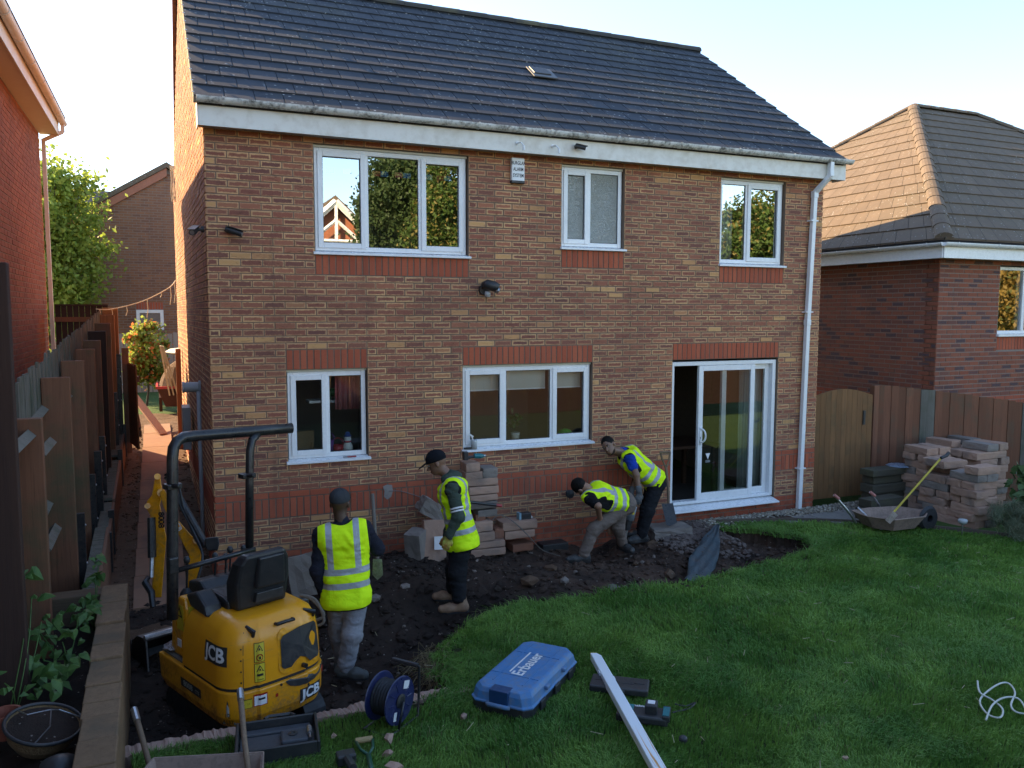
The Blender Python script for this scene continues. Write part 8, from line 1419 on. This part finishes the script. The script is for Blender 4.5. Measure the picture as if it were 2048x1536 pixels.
# man in green hoodie, side on, facing left
L_ = -RT
J = dict(head=V3(873,925,8.20), neck=V3(902,956,8.2), lsho=V3(905,978,8.0), rsho=V3(912,975,8.38), hip=V3(924,1078,8.2), lelb=V3(917,1034,7.95), lwri=V3(897,1072,7.95), lhan=V3(891,1096,7.96), relb=V3(905,1034,8.45), rwri=V3(893,1070,8.42), rhan=V3(886,1090,8.42), lkne=V3(915,1142,8.12), lank=V3(919,1210,8.1), ltoe=V3(884,1216,8.08), rkne=V3(909,1138,8.33), rank=V3(905,1186,8.42), rtoe=V3(872,1193,8.42), hf=hframe(L_*0.86-UP*0.40-FW*0.02, UP*0.86+L_*0.42), lside=L_, rside=UP, lcurl=0.5, rcurl=1.0, vhem=-0.10, hem=0.22, stripe_arm='l')
person('man in green hoodie, black cap and tan boots looking down at the blocks', J, dict(skin=M_SKIN3, trousers=M_BLKT, top=M_GREEN, boots=M_RIG), boots='rigger', cap=(M_CAPB, False), w=0.93, hood=True, gloves=(M_GLVY, M_GLVY), stripes=0.66, face=True, trouser_w=1.2)
# man bent double, brown trousers
J = dict(head=V3(1161,974,9.72), neck=V3(1184,988,9.78), lsho=V3(1178,996,9.58), rsho=V3(1192,980,10.0), hip=V3(1246,1004,9.95), lelb=V3(1196,1012,9.50), lwri=V3(1200,1040,9.75), lhan=V3(1202,1056,9.85), relb=V3(1205,1028,10.1), rwri=V3(1215,1050,10.05), rhan=V3(1222,1066,10.05), lkne=V3(1188,1058,9.72), lank=V3(1166,1112,9.72), ltoe=V3(1136,1122,9.70), rkne=V3(1236,1054,9.98), rank=V3(1245,1088,10.15), rtoe=V3(1258,1100,10.05), hf=hframe(-UP*0.75+L_*0.2+FW*0.45, L_*0.75+UP*0.35), lside=L_, rside=L_, vhem=0.02, hem=0.10)
person('man bent double in brown work trousers reaching into the trench at the wall', J, dict(skin=M_SKIN2, trousers=M_BROWNT, top=M_BLKS, boots=M_SHOEB), hair=M_HAIR, w=0.95, sleeve='short', trouser_w=1.05)
# man stooping beside the door, looking at the camera
J = dict(head=V3(1217,891,10.25), neck=V3(1248,906,10.42), lsho=V3(1258,914,10.22), rsho=V3(1262,902,10.62), hip=V3(1309,962,10.58), lelb=V3(1273,950,10.12), lwri=V3(1278,982,10.1), lhan=V3(1276,1006,10.1), relb=V3(1272,948,10.72), rwri=V3(1262,985,10.62), rhan=V3(1260,1005,10.55), lkne=V3(1296,1020,10.42), lank=V3(1283,1072,10.42), ltoe=V3(1262,1078,10.36), rkne=V3(1294,1015,10.70), rank=V3(1282,1062,10.72), rtoe=V3(1262,1066,10.66), hf=hframe(-FW*0.86+L_*0.42-UP*0.22, UP*0.80+L_*0.52), lside=L_, rside=L_, lcurl=0.35, vhem=-0.02, hem=0.08)
person('man in blue t shirt stooping by the door and facing the camera', J, dict(skin=M_SKIN3, trousers=M_BLKT, top=M_BLUET, boots=M_SHOEB), hair=M_HAIR, w=0.97, sleeve='short', gloves=(M_GLVG, M_GLVG), beard=True, face=True, trouser_w=1.12)
# ------------------------------------------------------------------ trees and shrubs
def leaf_material(name, a, b, c3=None, trans=0.35):
    n = NT(name); ro = n.rnd(); p = n.pos(); c = n.mix(ro, a, b); c = n.mix(n.rr(n.noise(p, 1.1, 3), 0.35, 0.7, 0, 0.6), c, tuple(x*0.55 for x in a))
    if c3: c = n.mix(n.math('GREATER_THAN', ro, 0.80), c, c3)
    n.done(c, 0.55, None, 0.3); tr = n.n('ShaderNodeBsdfTranslucent'); n.l(c, tr.inputs['Color']); mx = n.n('ShaderNodeMixShader'); mx.inputs[0].default_value = trans; n.l(n.b.outputs[0], mx.inputs[1]); n.l(tr.outputs[0], mx.inputs[2]); n.l(mx.outputs[0], n.out.inputs[0]); return n.m
def leaves(name, C, size, mat, parent, elong=1.7, droop=0.2):
    n_ = len(C); a = rng.normal(size=(n_, 3)); a[:, 2] -= droop; a /= np.linalg.norm(a, axis=1)[:, None]; b = np.cross(a, rng.normal(size=(n_, 3))); b /= np.linalg.norm(b, axis=1)[:, None]+1e-9
    s_ = size*rng.uniform(0.6, 1.3, n_)[:, None]; V = np.stack([C-a*s_*elong*0.5, C+b*s_*0.5, C+a*s_*elong*0.5, C-b*s_*0.5], 1); F = np.arange(n_*4).reshape(-1, 4); o = join_np(name, V.reshape(-1, 3)-np.array(parent.location), F, mat, parent); return o
def crown_points(c, r_, n_, clumps, seed, fill=0.5):
    g = np.random.default_rng(seed); c = np.array(c); r_ = np.array(r_); u = g.normal(size=(clumps, 3)); u /= np.linalg.norm(u, axis=1)[:, None]; cc = c+u*r_*(g.random(clumps)**(1/2.4))[:, None]*0.85; cr = g.uniform(0.10, 0.26, clumps)*r_.mean()
    k = g.integers(0, clumps, n_); v = g.normal(size=(n_, 3)); v /= np.linalg.norm(v, axis=1)[:, None]; P = cc[k]+g.normal(size=(n_, 3))*(cr[k]*0.62)[:, None]*np.array([1,1,0.75]); st = g.random(n_) < 0.14; P[st] = c+v[st]*r_*(g.random(st.sum())**0.5)[:, None]; return P, cc
W_BARKT = wood('tree_bark', (0.10,0.075,0.055), (0.07,0.052,0.04))
def tree(label, base, h, c, r_, n_, leaf, mat, clumps=40, seed=1, trunk_r=0.12, name='broadleaf_tree', group=None):
    t = thing(name, label, 'tree', base, 0, group); P, cc = crown_points(c, r_, n_, clumps, seed); b = Vector(base); m = MB(); top = Vector(c)-b; m.tube(catmull([Vector((0,0,-0.1)), top*0.35+Vector((0.05,0,0)), top*0.8, top+Vector((0,0,r_[2]*0.5))], 4), [trunk_r*(1-0.065*i) for i in range(13)], 8)
    for q in cc[::3]:
        e = Vector(q)-b; s_ = top*random.uniform(0.45,0.95); m.tube([s_, (s_+e)/2+Vector((0,0,-0.1)), e], [trunk_r*0.35,trunk_r*0.22,trunk_r*0.08], 5)
    m.build('trunk', W_BARKT, t); o = leaves('crown', P, leaf, mat, t); return t
ML_SUN = leaf_material('yellow_green_leaf', (0.26,0.36,0.06), (0.38,0.44,0.09), None, 0.5); ML_DK = leaf_material('dark_green_leaf', (0.040,0.075,0.024), (0.065,0.105,0.035), None, 0.3); ML_GR = leaf_material('mid_green_leaf', (0.065,0.12,0.025), (0.10,0.16,0.035), (0.20,0.17,0.05), 0.35); ML_PHOT = leaf_material('red_tipped_leaf', (0.24,0.32,0.06), (0.36,0.38,0.08), (0.6,0.18,0.06), 0.5)
tree('leafy green tree rising behind the left fence beside the brown gable', (-3.35,15.4,0.9), 6, (-3.2,15.4,4.5), (1.75,1.4,2.8), 21000, 0.085, ML_SUN, 130, 3, 0.09)
t = tree('yellow green shrub with red tips beyond the passage gate', (-0.85,10.3,0.85), 2.5, (-0.80,10.3,1.95), (0.52,0.5,0.85), 6500, 0.06, ML_PHOT, 40, 5, 0.03, 'flowering_shrub')
# shrub border on the right
t = thing('border_shrub', 'grey green spiky shrub in the border beside the block stack', 'shrub', (9.75,-2.35,0.0)); P, _ = crown_points((9.75,-2.35,0.22), (0.55,0.42,0.32), 6000, 30, 9); a = rng.normal(size=P.shape); a[:, 2] = np.abs(a[:, 2])+0.4; a /= np.linalg.norm(a, axis=1)[:, None]; b = np.cross(a, rng.normal(size=P.shape)); b /= np.linalg.norm(b, axis=1)[:, None]; V = np.stack([P-a*0.05-b*0.0025, P-a*0.05+b*0.0025, P+a*0.06+b*0.001, P+a*0.06-b*0.001], 1).reshape(-1, 3)-np.array(t.location); join_np('foliage', V, np.arange(len(V)).reshape(-1, 4), leaf_material('lavender_leaf', (0.13,0.165,0.10), (0.19,0.22,0.13), (0.24,0.22,0.13), 0.2), t)
t = thing('border_shrub', 'broad leaved dark green shrub at the right edge of the picture', 'shrub', (10.55,-2.0,0.0)); P, _ = crown_points((10.5,-2.0,0.45), (0.5,0.45,0.45), 1500, 26, 12); leaves('foliage', P, 0.085, leaf_material('glossy_leaf', (0.07,0.13,0.042), (0.115,0.185,0.06), None, 0.2), t, 1.6); m = MB()
for k in range(7): m.tube([(0,0,0),(random.uniform(-.2,.2),random.uniform(-.2,.2),0.35),(random.uniform(-.4,.4),random.uniform(-.3,.3),0.7)], 0.01, 5)
m.build('stem', W_BARKT, t)
# dry grass hanging over the cut edge
m = MB()
for k in range(160):
    x, y = 1.58+random.gauss(0,0.10), -3.0+random.gauss(0,0.2); p = Vector((x,y,random.uniform(-0.05,0.03))); m.tube([p, p+Vector((random.gauss(-0.05,0.05),random.gauss(0,0.06),random.uniform(0.0,0.06))), p+Vector((random.gauss(-0.1,0.06),random.gauss(0,0.1),random.uniform(-0.16,0.0)))], 0.0018, 3)
o = m.build('dry_roots', grimy('straw', (0.20,0.15,0.075), (0.12,0.09,0.05), 0.9)); kind(o, 'stuff')
# ------------------------------------------------------------------ the gardens behind the camera, seen only as reflections in the windows, plus an added dark fence
W_PALE = wood('pale_fence_board', (0.50,0.36,0.20), (0.42,0.30,0.17)); hb = thing('neighbouring_house', 'brick house with white ornamental gable reflected in the large upstairs window', 'house', (0,0,0)); Yh = -31.0
m = MB(); m.prism([(4.6,0),(10.2,0),(10.2,5.6),(7.4,8.0),(4.6,5.6)], lambda a, b: Vector((a,Yh,b)), lambda a, b: Vector((a,Yh-8,b))); m.build('wall', M_BRICKO, hb); m = MB()
for (p, q) in (((4.2,5.3),(7.4,8.25)),((10.6,5.3),(7.4,8.25))): m.prism([p,q,(q[0],q[1]+0.25),(p[0],p[1]+0.25)], lambda a, b: Vector((a,Yh+0.45,b)), lambda a, b: Vector((a,Yh-8.2,b)))
m.build('roof', M_TILE2, hb)
for (p, q, wd) in (((4.3,5.3),(7.4,8.2),0.26),((10.5,5.3),(7.4,8.2),0.26),((5.6,6.3),(9.2,6.3),0.16),((7.4,6.3),(7.4,8.0),0.16),((6.2,6.3),(7.4,7.3),0.14),((8.6,6.3),(7.4,7.3),0.14)):
    m = MB(); m.tube([Vector((p[0],Yh+0.5,p[1])),Vector((q[0],Yh+0.5,q[1]))], wd*0.6, 4); m.build('bargeboard', M_UPVC, hb)
for x in (5.9,7.3,8.3):
    m = MB(); m.bb(x,x+0.95,Yh+0.02,Yh+0.1,3.3,4.6); w_ = m.build('window', M_UPVC, hb)
    for i in range(2):
        for j in range(2): MB().bb(x+0.08+i*0.42,x+0.42+i*0.42,Yh+0.101,Yh+0.11,3.4+j*0.6,3.9+j*0.6).build('pane', MATS['dark_glazing'], w_)
rf_ = thing('boarded_fence', 'pale sunlit fence reflected at the foot of the large upstairs window', 'fence', (0,0,0))
for k in range(110): MB().bb(-3+k*0.16,-2.85+k*0.16,-16.5,-16.48,0,2.2).build('board', W_PALE, rf_)
tree('tall dark tree reflected in the middle pane of the upstairs window', (7.9,-22,0), 9, (8.5,-22,6.4), (2.1,1.6,3.4), 60000, 0.10, ML_DK, 110, 21, 0.2); tree('sunlit hedge tree reflected in the right pane of the upstairs window', (9.5,-19.5,0), 8, (9.5,-19.5,5.2), (1.7,1.4,3.9), 60000, 0.09, ML_GR, 110, 22, 0.2)
tree('bushy tree reflected in the right hand upstairs window', (24,-20,0), 9, (24.5,-20,5.2), (3.2,2.0,3.4), 50000, 0.12, ML_GR, 110, 23, 0.2); tree('autumn coloured tree reflected in the neighbour window', (33,-14,0), 7, (33,-14,4.0), (5.0,3.0,3.0), 40000, 0.12, leaf_material('autumn_leaf', (0.30,0.20,0.045), (0.20,0.16,0.05), (0.10,0.12,0.04), 0.4), 50, 24, 0.2)
refl_screen = thing('boarded_fence', 'added unseen dark stained fence that darkens reflections in the ground floor windows and patio door', 'fence', (0,0,0))  # added fence, blocks the sunlit ground from the ground floor glass reflections
for k in range(132): MB().bb(-6+k*0.25,-5.76+k*0.25,-11.8-(k%2)*0.012,-11.78-(k%2)*0.012,0.0,1.62).build('board', W_DARK, refl_screen)
MB().bb(-6,27,-11.9,-11.82,0.4,0.5).build('rail', W_DARK, refl_screen)
